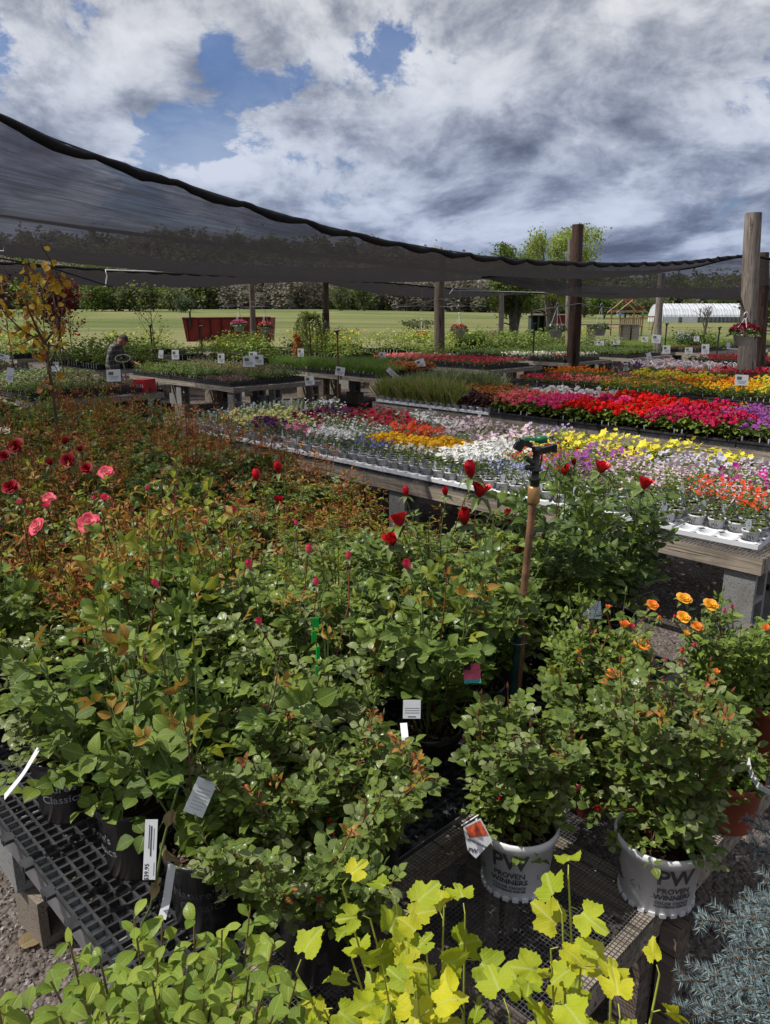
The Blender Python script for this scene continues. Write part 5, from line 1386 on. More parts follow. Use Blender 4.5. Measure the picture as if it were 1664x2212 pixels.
# ------------------------------------------------------------------ the long flower benches in front: H, I, J, J2, K
def long_bench(org, L, D, label, patches, style, where, **k):
    bench(org, 0, L, 0, D, ZB, label, board='board', bh=.11, leg_step=1.75, plank=1.15 if D < 2 else 2.4, pitch=.025, wire_r=.0014)
HO = np.array([-2.75, 9.08]); 
HX = np.array([2.24, 4.34])
L_H = float((HX-HO)@UX)
HO = HX-UX*L_H
IO = np.array([-.2, 12.05]); JO = np.array([2.4, 14.8]); J2O = np.array([5.0, 17.1]); KO = np.array([7.85, 20.6])
bench(HO, 0, L_H, 0, 1.95, ZB, 'long front bench of white carriers and mixed bedding flowers, on grey cinder blocks', 'board', .10, plank=1.25, leg_step=1.9, pitch=.025, wire_r=.0013,
      legs=[.2, 2.0, 3.8, 5.3, L_H-.13])
HP = [(330, 900, 'white_tags'), (420, 892, 'white_tags'), (500, 905, 'white_tags'), (560, 880, 'white_tags'), (620, 878, 'white_tags'), (700, 880, 'white_mass'), (650, 890, 'white_tags'), (590, 912, 'pale_yellow'), (640, 915, 'pale_yellow'),
      (700, 910, 'darkred_pet'), (760, 888, 'darkred_pet'), (800, 895, 'purple_pet'), (830, 905, 'crimson'), (560, 935, 'purple_pet'), (610, 938, 'pink_small'), (650, 938, 'pink_small'), (540, 955, 'darkred_pet'),
      (690, 955, 'white_mass'), (650, 960, 'cream'), (780, 935, 'green_white'), (740, 925, 'green_white'), (850, 945, 'redorange'), (820, 950, 'redorange'), (880, 930, 'crimson'), (900, 918, 'crimson'),
      (760, 972, 'blue_small'), (720, 975, 'blue_small'), (930, 966, 'gold_mass'), (970, 970, 'gold_mass'), (900, 962, 'gold_mass'), (960, 918, 'white_mass'), (930, 910, 'white_mass'), (1010, 930, 'white_mass'), (1060, 935, 'palepink'), (1030, 925, 'palepink'),
      (1120, 945, 'lavender'), (1090, 955, 'palepink'), (840, 988, 'cream'), (870, 975, 'cream'), (1000, 995, 'white_mass'), (1050, 985, 'white_mass'), (920, 1010, 'green_white'), (960, 1000, 'green_white'), (1010, 1015, 'lobelia'), (1060, 1020, 'lobelia'), (1100, 1010, 'lobelia'),
      (1190, 952, 'magenta'), (1150, 955, 'magenta'), (1200, 975, 'yellow_pet'), (1260, 975, 'yellow_pet'), (1330, 985, 'yellow_pet'), (1400, 995, 'yellow_pet'), (1470, 1005, 'yellow_pet'), (1170, 1010, 'orange_sparse'), (1230, 1025, 'orange_sparse'), (1150, 1035, 'orange_sparse'),
      (1290, 1040, 'purple_nem'), (1340, 1060, 'purple_nem'), (1380, 1035, 'pink_nem'), (1450, 1050, 'pink_nem'), (1420, 1080, 'pink_nem'), (1540, 1020, 'lav_white'), (1600, 1022, 'lav_white'), (1530, 1060, 'pink_nem'), (1620, 1050, 'magenta'), (1660, 1060, 'magenta'), (1570, 1105, 'orange_dia'), (1620, 1110, 'orange_dia')]
# the plants of the front rows stand as single pots in their carriers
CARR = {}
def carrier_mesh():
    if 'c' not in CARR:
        t = MB(); carrier_mb(t, 4, 2, .52, .265); CARR['c'] = t.mesh('carrier')
    return CARR['c']
pm_ = MB(); pm_.lathe([(.036, .0), (.038, .002), (.052, .088), (.0565, .088), (.0565, .100), (.052, .100), (.051, .092)], 'white_pot', 16); POTM = pm_.mesh('pot')
pm_ = MB(); pm_.lathe([(.0001, .090), (.051, .090)], 'soil', 12); SOILM = pm_.mesh('soil')
PW = text_mesh('PW', .032, 'tag_print', .0470, .0006, slope=.163)
tm = MB(); tag_stick(tm, 0, 0, 0, np.random.default_rng(1), h=.058, w=.034, ang=0); TAGM = tm.mesh('plant_tag')
SINGLE = {}
def single_plant(kind, x, y, z, rz, label, group, lean=(0, 0)):
    var = int(rng.integers(3)); key = (kind, var)
    if key not in SINGLE:
        r = np.random.default_rng(sum(map(ord, kind))*3+var); lf = MB(); fl = MB()
        plant_geo(KINDS[kind], lf, fl, 0, 0, .080, .092, r, 2.8)
        SINGLE[key] = (lf.mesh('foliage'), fl.mesh('flowers') if fl.n else None)
    a, b = SINGLE[key]
    root = thing('potted_plant', label, 'potted plant', (x, y, z), rz, group)
    obj('pot', POTM, root); obj('soil', SOILM, root)
    tx = obj('pot_print', PW, root, loc=(0, 0, .058), rot=(0, 0, rng.uniform(-.4, .4)))
    obj('foliage', a, root, rot=(0, 0, rng.uniform(0, 6)), kind='stuff'); 
    if b: obj('flowers', b, root, kind='stuff')
    if rng.random() < (.9 if kind == 'white_tags' or v == 0 else .3): obj('plant_tag', TAGM, root, loc=(rng.uniform(-.02, .02), -.042, .115 if kind != 'white_tags' else .19), rot=(rng.normal(-.05, .12), 0, rng.normal(0, .35)))
    return root
def near_kind(org, patches, a, b, zp):
    best = None
    for (px, py, k) in patches:
        p = at(px, py, zp); q = np.array([p.x, p.y])-org; d = (q@UX-a)**2+(q@VX-b)**2
        if best is None or d < best[0]: best = (d, k)
    return best[1]
cnt = 0
na = int((L_H-.06)/.533); off0 = L_H-.10-na*.533
for i in range(na):
    for j in range(3):
        a = off0+.266+i*.533+(0.03 if i == na-1 else 0); b = .07+.14+j*.285
        if i == na-2 and j == 0: b += .05
        kd = near_kind(HO, HP, a, b, .95)
        if i == na-1: kd = 'orange_dia' if j == 0 else 'pink_nem'
        P = loc_ab(HO, a, b); rz = UV_ANG+rng.normal(0, .02)
        if i < 2: pass
        where = 'in the front rows of the long front bench'
        c = obj('pot_carrier', carrier_mesh(), None, (P[0], P[1], ZB+.008), (0, 0, rz)); tag(c, f'carrier under {DESC[kd]}, {ORD(i)} from left, {ROWN[j]} row, front bench', 'pot carrier', f'white carriers under the {DESC[kd]} {where}')
        for u in range(4):
            for v in range(2):
                if i == na-1 and j == 0 and v == 0 and u < 3: continue      # empty sockets of the corner carrier
                if rng.random() < .03: continue
                q = P+(-.195+u*.13)*np.array([math.cos(rz), math.sin(rz)])+(-.066+v*.132)*np.array([-math.sin(rz), math.cos(rz)])
                single_plant(kd, q[0], q[1], ZB+.03, UV_ANG+rng.normal(0, .1), f'{DESC[kd]} in white pot, {ORD(i*4+u)} from left, {ROWN[j*2+v]} pot row, front bench', f'small white pots of {DESC[kd]} {where}'); cnt += 1
fill(HO, 0, L_H+.03, .93, 1.95, ZB+.006, HP, 'white', 'front bench rear', zp=.95, margin=.03)
IP = [(850, 850, 'grass_tall'), (900, 852, 'grass_tall'), (930, 830, 'grass_grey'), (880, 845, 'grass_tall'), (1000, 858, 'coleus_dark'), (960, 865, 'coleus_dark'), (1010, 838, 'copper'), (1060, 848, 'copper'), (1050, 870, 'lime_mound'), (1030, 868, 'lime_mound'), (1075, 866, 'lime_mound'),
      (1120, 862, 'geranium_pink'), (1150, 858, 'geranium_pink'), (1180, 872, 'geranium_hot'), (1210, 868, 'geranium_hot'), (1150, 845, 'mauve_dull'), (1210, 845, 'mauve_dull'), (1250, 848, 'geranium_white'), (1280, 855, 'geranium_white'), (1230, 855, 'geranium_white'),
      (1310, 878, 'geranium_red'), (1370, 880, 'geranium_red'), (1430, 885, 'geranium_red'), (1330, 858, 'geranium_red'), (1400, 862, 'geranium_red'), (1340, 850, 'marigold_ye'), (1400, 848, 'celosia_ye'), (1480, 895, 'geranium_mag'), (1540, 890, 'geranium_mag'), (1520, 875, 'geranium_mag'),
      (1470, 862, 'green_bright'), (1560, 868, 'celosia_mix'), (1600, 905, 'geranium_mag'), (1640, 905, 'purple_dark'), (1650, 885, 'purple_dark'), (1620, 930, 'green_dark')]
bench(IO, 0, 7.6, 0, 1.95, ZB, 'second long bench of geraniums and tall grasses behind the front flower bench', 'board', .13, plank=1.25, leg_step=1.9, pitch=.05, wire_r=.002)
fill(IO, 0, 7.6, .0, 1.95, ZB+.006, IP, lambda kd, a, b: 'white' if a < 2.35 and b < .7 else 'black', 'second long bench', zp=1.0, margin=.05, sel=lambda a, b: True)
JP = [(1130, 826, 'white_low'), (1180, 830, 'white_low'), (1240, 832, 'white_low'), (1160, 812, 'red_low'), (1220, 815, 'red_low'), (1260, 815, 'pink_low'), (1283, 802, 'marigold_or'), (1300, 812, 'green_dark'),
      (1300, 828, 'celosia_ye'), (1340, 838, 'pink_low'), (1330, 822, 'celosia_mix'), (1400, 838, 'celosia_ye'), (1430, 828, 'celosia_mix'), (1460, 828, 'white_low'), (1480, 842, 'marigold_or'), (1530, 850, 'green_dark'), (1520, 830, 'marigold_or'), (1560, 838, 'marigold_ye'), (1610, 842, 'marigold_ye'), (1600, 825, 'marigold_or'), (1650, 828, 'marigold_lem'), (1660, 845, 'marigold_lem'), (1540, 820, 'marigold_lem'), (1480, 812, 'marigold_lem')]
bench(JO, 0, 6.8, 0, 2.0, ZB, 'third long bench of marigolds and plumes in black flats', 'board_far', .10, leg_step=1.9, pitch=.08, wire_r=.003)
fill(JO, 0, 6.8, 0, 2.0, ZB+.006, JP, 'black', 'third long bench', zp=.95, margin=.04, sel=lambda a, b: not (1.1 < a < 1.35))
J2P = [(1350, 795, 'purple_pet'), (1380, 797, 'purple_pet'), (1400, 800, 'lav_white'), (1440, 800, 'magenta'), (1470, 797, 'pink_low'), (1410, 808, 'pink_low'), (1480, 812, 'magenta'), (1540, 812, 'palepink'), (1580, 812, 'pink_low'), (1620, 812, 'crimson'), (1650, 815, 'darkred_pet'), (1440, 792, 'palepink')]
bench(J2O, 0, 5.6, 0, 1.9, ZB, 'fourth long bench of purple and pink petunias in black flats', 'board_far', .10, leg_step=1.9, pitch=.08, wire_r=.003)
fill(J2O, 0, 5.6, 0, 1.9, ZB+.006, J2P, 'black', 'fourth long bench', zp=.95, margin=.04)
KP = [(1500, 782, 'marigold_ye'), (1540, 784, 'marigold_ye'), (1480, 780, 'celosia_ye'), (1580, 788, 'marigold_or'), (1560, 778, 'mixed_low'), (1620, 790, 'green_bright'), (1640, 785, 'marigold_or'), (1650, 775, 'red_low'), (1600, 778, 'celosia_mix')]
bench(KO, 0, 5.0, 0, 1.9, ZB, 'fifth long bench of golden marigolds at the foot of the tall grey pole', 'board_far', .10, leg_step=1.9, pitch=.08, wire_r=.003)
fill(KO, 0, 5.0, 0, 1.9, ZB+.006, KP, 'black', 'fifth long bench', zp=.95, margin=.04)
# the magenta tray ends and white hanging hoops of the petunias
for k in range(3):
    P = loc_ab(J2O, .35+k*.5, .02); mb = MB(); mb.box((0, 0, .04), (.46, .05, .09), 'magenta_plastic'); tag(obj('petunia_trough', mb, None, (P[0], P[1], ZB+.006), (0, 0, UV_ANG)), f'magenta plastic trough at the front left of the fourth long bench, {ORD(k)} from the left', 'planter', 'magenta troughs at the end of the fourth long bench')
for k in range(15):
    P = loc_ab(J2O, .2+.17*k+rng.uniform(-.05, .05), rng.uniform(.15, 1.2)); mb = MB(); a = np.linspace(0, math.pi, 9); mb.tube([(.11*math.cos(q), 0, .12*math.sin(q)) for q in a], .010, 'tag_white', 5, False)
    tag(obj('basket_hoop', mb, None, (P[0], P[1], ZB+.21), (0, 0, UV_ANG+rng.normal(0, .5))), f'white plastic handle hoop over the purple petunias, {ORD(k)} from the left', 'hoop', 'white handle hoops over the petunias of the fourth bench')
# ------------------------------------------------------------------ price cards on stakes
def price_card(px, py, Y, label, w=.15, h=.17, tilt=0.0, yaw=0.0, photo=True, base=None):
    p = atY(px, py, Y); base = ZB if base is None else base
    root = thing('price_card', label, 'price card', (p.x, p.y, base), rz=yaw)
    hz = p.z-base
    mb = MB(); mb.tube([(0, .006, 0), (0, .006, max(.05, hz-.01))], .006, 'wire_black', 5); obj('stake', mb, root)
    Rt = Euler((-.18, tilt, 0)).to_matrix()
    c = obj('card', MB().box((0, 0, 0), (w, .005, h), 'tag_white'), root, loc=(0, -.004, hz), rot=(-.18, tilt, 0))
    mb = MB()
    if photo: mb.box((-w*.18, -.0035, h*.18), (w*.36, .001, h*.28), 'rose_leaf_dark')
    for k in range(3): mb.box((w*.02, -.0035, -h*.08-k*h*.11), (w*(.7-.1*k), .001, h*.022), 'tag_print')
    obj('print', mb, c)
    return root
CARDS = [(348, 765, 16.6, 'tilted white price card among big green leaves left of centre', .10, .17, .1), (379, 766, 16.6, 'upright white price card with a picture in the long middle left bench', .15, .20, 0),
    (478, 774, 16.3, 'narrow upright price card among olive foliage', .14, .20, 0), (538, 781, 15.6, 'largest white price card of the pair in the feathery brown plants', .24, .21, 0), (559, 777, 16.2, 'second price card of the pair, slightly behind and right', .20, .20, 0),
    (547, 768, 17.0, 'price card mostly hidden behind the pair of cards', .18, .16, 0), (650, 762, 19.0, 'narrow price card in front of the weeping tree', .15, .20, 0), (735, 802, 16.5, 'leaning white price card beside the black stake pipe', .20, .18, .15),
    (669, 822, 15.2, 'white price card hanging below the right corner of the long bench', .18, .18, -.15), (827, 769, 19.0, 'small price card left of the sturdy pole', .15, .18, 0), (908, 785, 17.2, 'white price card among the green flats right of centre', .20, .18, -.3),
    (1393, 733, 24, 'first white card from the left in the far right greens', .20, .16, 0), (1418, 732, 24, 'pair of white cards close together in the far right greens', .28, .25, .1), (1440, 755, 23, 'square cream card in front of the far right bench', .22, .24, 0),
    (1488, 757, 23, 'white card on a long stake before the far right bench', .22, .17, 0), (1524, 754, 23, 'tall cream card at the edge of the far right bench', .22, .28, 0), (1402, 769, 20, 'small tilted card below the green bench right of the dark pole', .12, .17, -.3),
    (1471, 726, 27, 'small white card among dark shrubs at the far right', .20, .26, 0), (1486, 727, 27, 'grey card beside the dark shrubs at the far right', .22, .18, 0), (1505, 732, 26.5, 'rightmost card of the dark shrub group', .18, .16, 0),
    (1602, 821, 11.8, 'large blank white card sticking out of the golden marigolds', .20, .16, .05), (1297, 741, 24, 'pale card in the greens just right of the dark pole', .22, .13, 0), (1332, 740, 24, 'second pale card right of the dark pole', .20, .12, 0),
    (1574, 747, 21, 'tiny upright card left of the tall grey pole', .09, .17, 0), (246, 811, 13.2, 'large white price card at the front of the left succulent bench', .24, .20, -.05), (22, 810, 12.4, 'white price card on the left succulent bench near the picture edge', .11, .23, .15),
    (8, 771, 17, 'slanting white card at the left picture edge', .26, .12, .25), (120, 749, 19, 'small white label on the thin tree at the left', .12, .15, .7), (119, 792, 15, 'pale card behind the yellow leaved tree', .16, .18, 0)]
for px, py, Y, lb, w, h, tl in CARDS: price_card(px, py, Y, lb, w, h, tl, photo=(w > .13))
# slanting card hanging on the bench edge
p = atY(854, 812, 16.0); cd = obj('price_card', MB().box((0, 0, 0), (.42, .005, .10), 'tag_white'), None, tuple(p), (-.2, math.radians(42), 0)); tag(cd, 'long white card slanting off the corner of the bench in the centre', 'price card')
mb = MB(); [mb.box((0, -.0035, .02-.02*k), (.3, .001, .006), 'tag_print') for k in range(3)]; obj('print', mb, cd)
# ------------------------------------------------------------------ stakes with sprinkler tips in the yard
for px, pt, Y, lb in ((729, 716, 17.0, 'black irrigation stake standing right of the long middle left bench'), (434 / 1.0, 705, 25, 'thin irrigation stake in the far left rows'), (1121+320, 700, 25, 'thin irrigation stake in the far right rows'), (1555, 708, 24, 'thin black stake left of the tall grey pole'), (1155, 700, 22, 'thin stake in front of the low shed'), (325, 704, 22, 'irrigation stake behind the man')):
    p = atY(px, pt, Y); root = thing('irrigation_stake', lb, 'stake', (p.x, Y, 0)); mb = MB(); mb.tube([(0, 0, 0), (0, 0, p.z)], .022, 'pipe_rust' if px == 729 else 'wire_black', 6); obj('pipe', mb, root)
    mb = MB(); mb.tube([(-.05, 0, p.z), (.06, 0, p.z+.02)], .02, 'wire_black', 5); mb.box((0, 0, p.z-.03), (.05, .05, .06), 'wire_black'); obj('nozzle', mb, root)
# ------------------------------------------------------------------ hanging baskets
def hanging_basket(px, py, Y, fm, label, w=.42, leaves='rose_leaf_dark', hook=.6, nfl=60, zt=None, seed=0):
    p = atY(px, py, Y); r = np.random.default_rng(seed); root = thing('hanging_basket', label, 'hanging basket', tuple(p))
    mb = MB(); mb.lathe([(.0001, -.20), (w*.26, -.20), (w*.36, -.02), (w*.385, -.02), (w*.385, .0), (w*.35, .0)], 'white_pot', 18); mb.lathe([(.0001, -.02), (w*.35, -.02)], 'soil', 12); obj('basket', mb, root)
    lf = MB(); n = 260; u = r.random(n)**.5; a = r.uniform(0, 6.28, n); P = np.stack([w*.52*u*np.cos(a), w*.52*u*np.sin(a), .13*np.sqrt(1-u*u)*r.uniform(.3, 1.3, n)-.03*u], 1)
    d = np.stack([np.cos(a), np.sin(a), r.uniform(-.6, .4, n)], 1); lf.inst(SIMPLE3_T[0], P, frames(d, rand_dirs(n, .3, 1, r)), .06*r.uniform(.6, 1.3, n), leaves); obj('foliage', lf, root)
    fl = MB(); n = nfl; u = r.random(n)**.5; a = r.uniform(0, 6.28, n); P = np.stack([w*.52*u*np.cos(a), w*.52*u*np.sin(a), .17*np.sqrt(1-u*u*.9)+.02*r.random(n)], 1); nr = rand_dirs(n, .1, 1, r)
    fl.inst(DISC_T, P, frames(unit(np.cross(nr, [.3, .5, .9])), nr), .035*r.uniform(.7, 1.2, n), fm); obj('flowers', fl, root)
    for k in range(3):
        a = 2*math.pi*k/3+.4; mb = MB(); mb.tube([(w*.38*math.cos(a), w*.38*math.sin(a), 0), (.01*math.cos(a), .01*math.sin(a), hook)], .006, 'rope_white', 4, False); obj('hanger_strand', mb, root)
    a = np.linspace(-.5, math.pi+.3, 8); mb = MB(); mb.tube([(0, 0, hook-.02)]+[(.035*math.cos(q)*1.0, 0, hook+.06+.05*math.sin(q)) for q in a], .008, 'rope_white', 5, False); obj('hook', mb, root)
    top = hook+.12; zc = CAMH+.62
    mb = MB(); mb.tube([(0, 0, top-.02), (0, 0, max(top+.1, (zt or zc)-p.z))], .0022, 'metal_grey', 4, False); obj('hanging_wire', mb, root)
hanging_basket(517, 703, 27, 'fl_pink', 'hanging basket of lilac and salmon flowers in front of the red wagon', .55, hook=.45, seed=1, nfl=130)
hanging_basket(573, 707, 27, 'fl_salmon', 'smaller pink flowered hanging basket right of the slim pole', .48, hook=.45, seed=2, nfl=70)
hanging_basket(992, 714, 24, 'fl_crimson', 'hanging basket with dark red and green leaves right of the sturdy pole', .50, hook=.42, seed=3, nfl=60)
hanging_basket(911, 728, 27, 'fl_crimson', 'reddish basket low left of the sturdy pole', .52, hook=.5, seed=4, nfl=70)
hanging_basket(1202, 713, 22, 'fl_white', 'leafy hanging basket left of the dark brown pole', .56, hook=.62, seed=5, nfl=8)
hanging_basket(1297, 709, 22, 'fl_white', 'dark leafy hanging basket in a white pot right of the dark brown pole', .46, hook=.55, seed=6, nfl=6)
hanging_basket(1607, 722, 14.4, 'fl_darkred', 'maroon flowered hanging basket in front of the tall grey pole', .50, hook=.28, seed=7, nfl=110)
# ------------------------------------------------------------------ foreground rose benches
ZF = .52
FO3 = at(1436, 1955, ZF); FO = np.array([FO3.x, FO3.y])
def ab_of(p): q = np.array([p[0], p[1]])-FO; return q@UX, q@VX
# black plastic bench
BA0, BA1, BB0, BB1 = -7.4, -.70, -1.24, 1.55
o2 = loc_ab(FO, BA0, BB0); L = BA1-BA0; D = BB1-BB0
pb = thing('plastic_bench', 'low rose bench with a black plastic grid top on grey metal rails and stacked blocks', 'bench', (o2[0], o2[1], 0), rz=UV_ANG)
p_ = .041
for s0 in np.arange(0, L, 1.34):
    s1 = min(L, s0+1.335); mb = MB()
    for k in range(int((s1-s0)/p_)+1): mb.box((s0+k*p_, D/2, ZF-.009), (.0085, D, .018), 'black_plastic_dusty')
    for k in range(int(D/p_)+1): mb.box(((s0+s1)/2, k*p_, ZF-.0085), (s1-s0, .0085, .0165), 'black_plastic_dusty')
    for k in range(int((s1-s0)/.17)+1):
        x = s0+.05+k*.17
        if x < s1-.05: mb.box((x, -.014, ZF-.006), (.05, .034, .012), 'black_plastic_dusty'); mb.box((x, -.031, ZF-.012), (.022, .006, .02), 'black_plastic_dusty')
    obj('grid_panel', mb, pb)
mb = MB(); mb.box((L/2, .012, ZF-.075), (L, .004, .105), 'metal_grey'); mb.box((L/2, .028, ZF-.0235), (L, .036, .003), 'metal_sheet'); obj('rail', mb, pb)
mb = MB(); mb.box((L+.003, D/2, ZF-.075), (.004, D, .105), 'metal_grey'); obj('rail', mb, pb)
mb = MB(); mb.box((L/2, D-.012, ZF-.075), (L, .004, .105), 'metal_grey'); obj('rail', mb, pb)
for k in range(7):
    mb = MB(); mb.box((.4+k*1.0, D/2, ZF-.075), (.04, D-.06, .09), 'metal_grey'); obj('joist', mb, pb)
for a in (-1.84, -3.9, -5.9, -.95):
    for y in (.22, D/2, D-.2):
        x = a-BA0
        for q, (z, mt, ry) in enumerate(((.095, BLKB, .08), (.292, BLK, -.03))):
            o = obj('cinder_block', mt, pb, loc=(x+(.05 if q == 0 else -.02), y+(.0 if q else .02), z), rot=(math.pi/2, 0, ry))
            o.scale = (1, 1, 1)
# wire topped wooden benches at the right
def wood_bench(a0, a1, b0, b1, label, posts, z=ZF):
    o2 = loc_ab(FO, a0, b0); L = a1-a0; D = b1-b0
    root = thing('wire_bench', label, 'bench', (o2[0], o2[1], 0), rz=UV_ANG)
    bt, bh = .040, .095
    def bd(c, d, nm='board', m='board'): mb = MB(); mb.box((0, 0, 0), d, m); return obj(nm, mb, root, loc=c)
    bd((L-bt/2, D/2, z-bh/2), (bt, D, bh)); bd((bt/2, D/2, z-bh/2), (bt, D, bh))
    bd(((L)/2, bt/2, z-bh/2-.001), (L-2*bt-.004, bt, bh-.004)); bd((L/2, D-bt/2, z-bh/2-.001), (L-2*bt-.004, bt, bh-.004))
    for k in range(1, int(D/.45)): bd((L/2, k*.45, z-bh/2-.006), (L-2*bt-.006, bt, bh-.012), 'cross_board', 'board_dark')
    m = mesh_top(L, D, .0125, .0007, 'wire'); obj('wire_top', m, root, loc=(0, 0, z+.001), kind='stuff')
    mb = MB()
    for k in range(int(D/.0125)): mb.box((L+.0008, k*.0125, z-.006), (.0012, .0012, .014), 'wire')
    obj('wire_edge', mb, root, kind='stuff')
    for (x, y) in posts: mb = MB(); mb.box((0, 0, 0), (.085, .085, z-.10), 'board_dark'); obj('post', mb, root, loc=(x, y, (z-.10)/2))
    return root
wood_bench(-.66, 0, -1.5, -.004, 'near wire-topped wooden bench at the bottom right, mostly bare', [(.61, 1.44), (.05, 1.44), (.61, .1), (.05, .1)])
wood_bench(-.66, -.002, .004, 2.3, 'farther wire-topped wooden bench under the pots at the right', [(.60, .055), (.05, .055), (.60, 2.2), (.05, 2.2)])
mb = MB(); mb.box((0, 0, 0), (.05, .09, .42), 'board_dark'); q = loc_ab(FO, .027, .03); tag(obj('loose_post', mb, None, (q[0], q[1], .25), (0, 0, UV_ANG)), 'short upright timber nailed at the joint of the two wire benches', 'post')
mb = MB(); r = np.random.default_rng(12)
for k in range(260):
    P = loc_ab(FO, r.uniform(-3.2, -.72), r.uniform(-1.2, -.2)); q = r.uniform(.003, .008)
    mb.box((P[0], P[1], ZF+q*.3), (q, q*r.uniform(.5, 1), q*.5), ('soil', 'board_dark', 'dry_leaf')[k % 3], Euler((r.normal(0, .3), r.normal(0, .3), r.uniform(0, 3))).to_matrix())
obj('bench_litter', mb, kind='stuff', label='crumbs of bark and dry leaf on the black plastic bench grid')
# ------------------------------------------------------------------ pots
def pot_meshes(R, h, mat):
    key = ('pot', R, h, mat)
    if key in CARR: return CARR[key]
    mb = MB(); mb.lathe([(.0001, .0), (R*.80, .0), (R*.82, .004), (R*.975, h-.028), (R*1.045, h-.026), (R*1.05, h-.004), (R*1.02, h), (R*.99, h), (R*.95, h-.03)], mat, 36)
    s_ = MB(); n = 18; r = np.random.default_rng(3)
    pr = [(0.0001, h-.022)]+[(R*.95*k/5, h-.028+r.uniform(-.006, .006)) for k in range(1, 6)]
    s_.lathe(pr, 'soil', n)
    ps = MB(); nchip = 70
    a = r.uniform(0, 6.28, nchip); u = np.sqrt(r.random(nchip))*R*.9
    for q in range(nchip): ps.box((u[q]*math.cos(a[q]), u[q]*math.sin(a[q]), h-.022), (.012, .006, .005), 'board_dark' if q % 3 else 'stem_brown', rotz(r.uniform(0, 3)))
    CARR[key] = (mb.mesh('pot'), s_.mesh('soil'), ps.mesh('bark_chips')); return CARR[key]
def nursery_pot(root, R=.112, h=.235, mat='black_plastic', text=None, face=0.0, chips=False):
    a, b, c = pot_meshes(R, h, mat); p = obj('pot', a, root); obj('soil', b, root)
    if chips: obj('bark_chips', c, root, kind='stuff')
    if text == 'nc' or text == 'ncf':
        m = 'pot_print' if text == 'nc' else 'pot_print_faint'
        for i_, (s_, sz, z, dx) in enumerate((("Nature's", .040, h*.60, -.02), ('Classics', .042, h*.42, .02), ('The Finest Nursery', .0, 0, 0))):
            if sz == 0: continue
            R0 = R*(.82+.155*z/h)*1.008
            if ('t', s_, m, R) not in CARR: CARR[('t', s_, m, R)] = text_mesh(s_, sz, m, R0+.0022, .0003, slope=.155*R/(h-.03))
            obj('pot_print', CARR[('t', s_, m, R)], p, loc=(0, 0, z), rot=(0, 0, face+dx*4))
    if text == 'pw':
        for s_, sz, z, f, bd in (('PW', .070, .68, 0, .0018), ('PROVEN', .025, .46, 0, .0006), ('WINNERS', .025, .35, 0, .0006), ('COLOR CHOICE', .0135, .25, 0, .0004), ('FLOWERING SHRUBS', .0105, .19, 0, .0005),
                               ('PW', .070, .68, 1.9, .0018), ('PROVEN', .025, .46, 1.9, .0006), ('WINNERS', .025, .35, 1.9, .0006), ('PW', .070, .68, -1.9, .0018), ('PROVEN', .025, .46, -1.9, .0006), ('WINNERS', .025, .35, -1.9, .0006)):
            R0 = R*(.82+.155*z)*1.010
            key = ('t', s_, sz, R)
            if key not in CARR: CARR[key] = text_mesh(s_, sz, 'tag_print', R0+.0022, bd, slope=.155*R/(h-.03))
            obj('pot_print', CARR[key], p, loc=(0, 0, z*h), rot=(0, 0, face+f))
        mb = MB(); z = .325*h; R0 = R*(.82+.155*.325)*1.012
        for f in (0, 1.9, -1.9):
            aa = np.linspace(-.55, .55, 14)+face+f; mb.add([(R0*math.sin(a), -R0*math.cos(a), z+dz) for dz in (-.0007, .0007) for a in aa], [(k, k+1, 15+k, 14+k) for k in range(13)], 'tag_print')
        R0 = R*(.82+.155*.42)*1.012          # the recycling triangle
        for f in (-.95, .95):
            for k in range(3):
                a0 = 2*math.pi*k/3+math.pi/2; a1 = a0+2*math.pi/3*.8
                pt = [(.017*math.cos(q), .017*math.sin(q)) for q in (a0, a1)]
                mb.tube([((R0)*math.sin(x/R0+face+f), -(R0)*math.cos(x/R0+face+f), .42*h+y) for x, y in pt], .0011, 'tag_print', 4, False)
        obj('pot_rule', mb, p)
        mb = MB()
        for k in range(22):
            a = 2*math.pi*k/22; mb.box((R*.83*math.cos(a), R*.83*math.sin(a), .006), (.009, .018, .012), 'white_pot', rotz(a))
        obj('base_lug', mb, p)
    return p
plain('red_pot', (.13, .010, .010), .5)
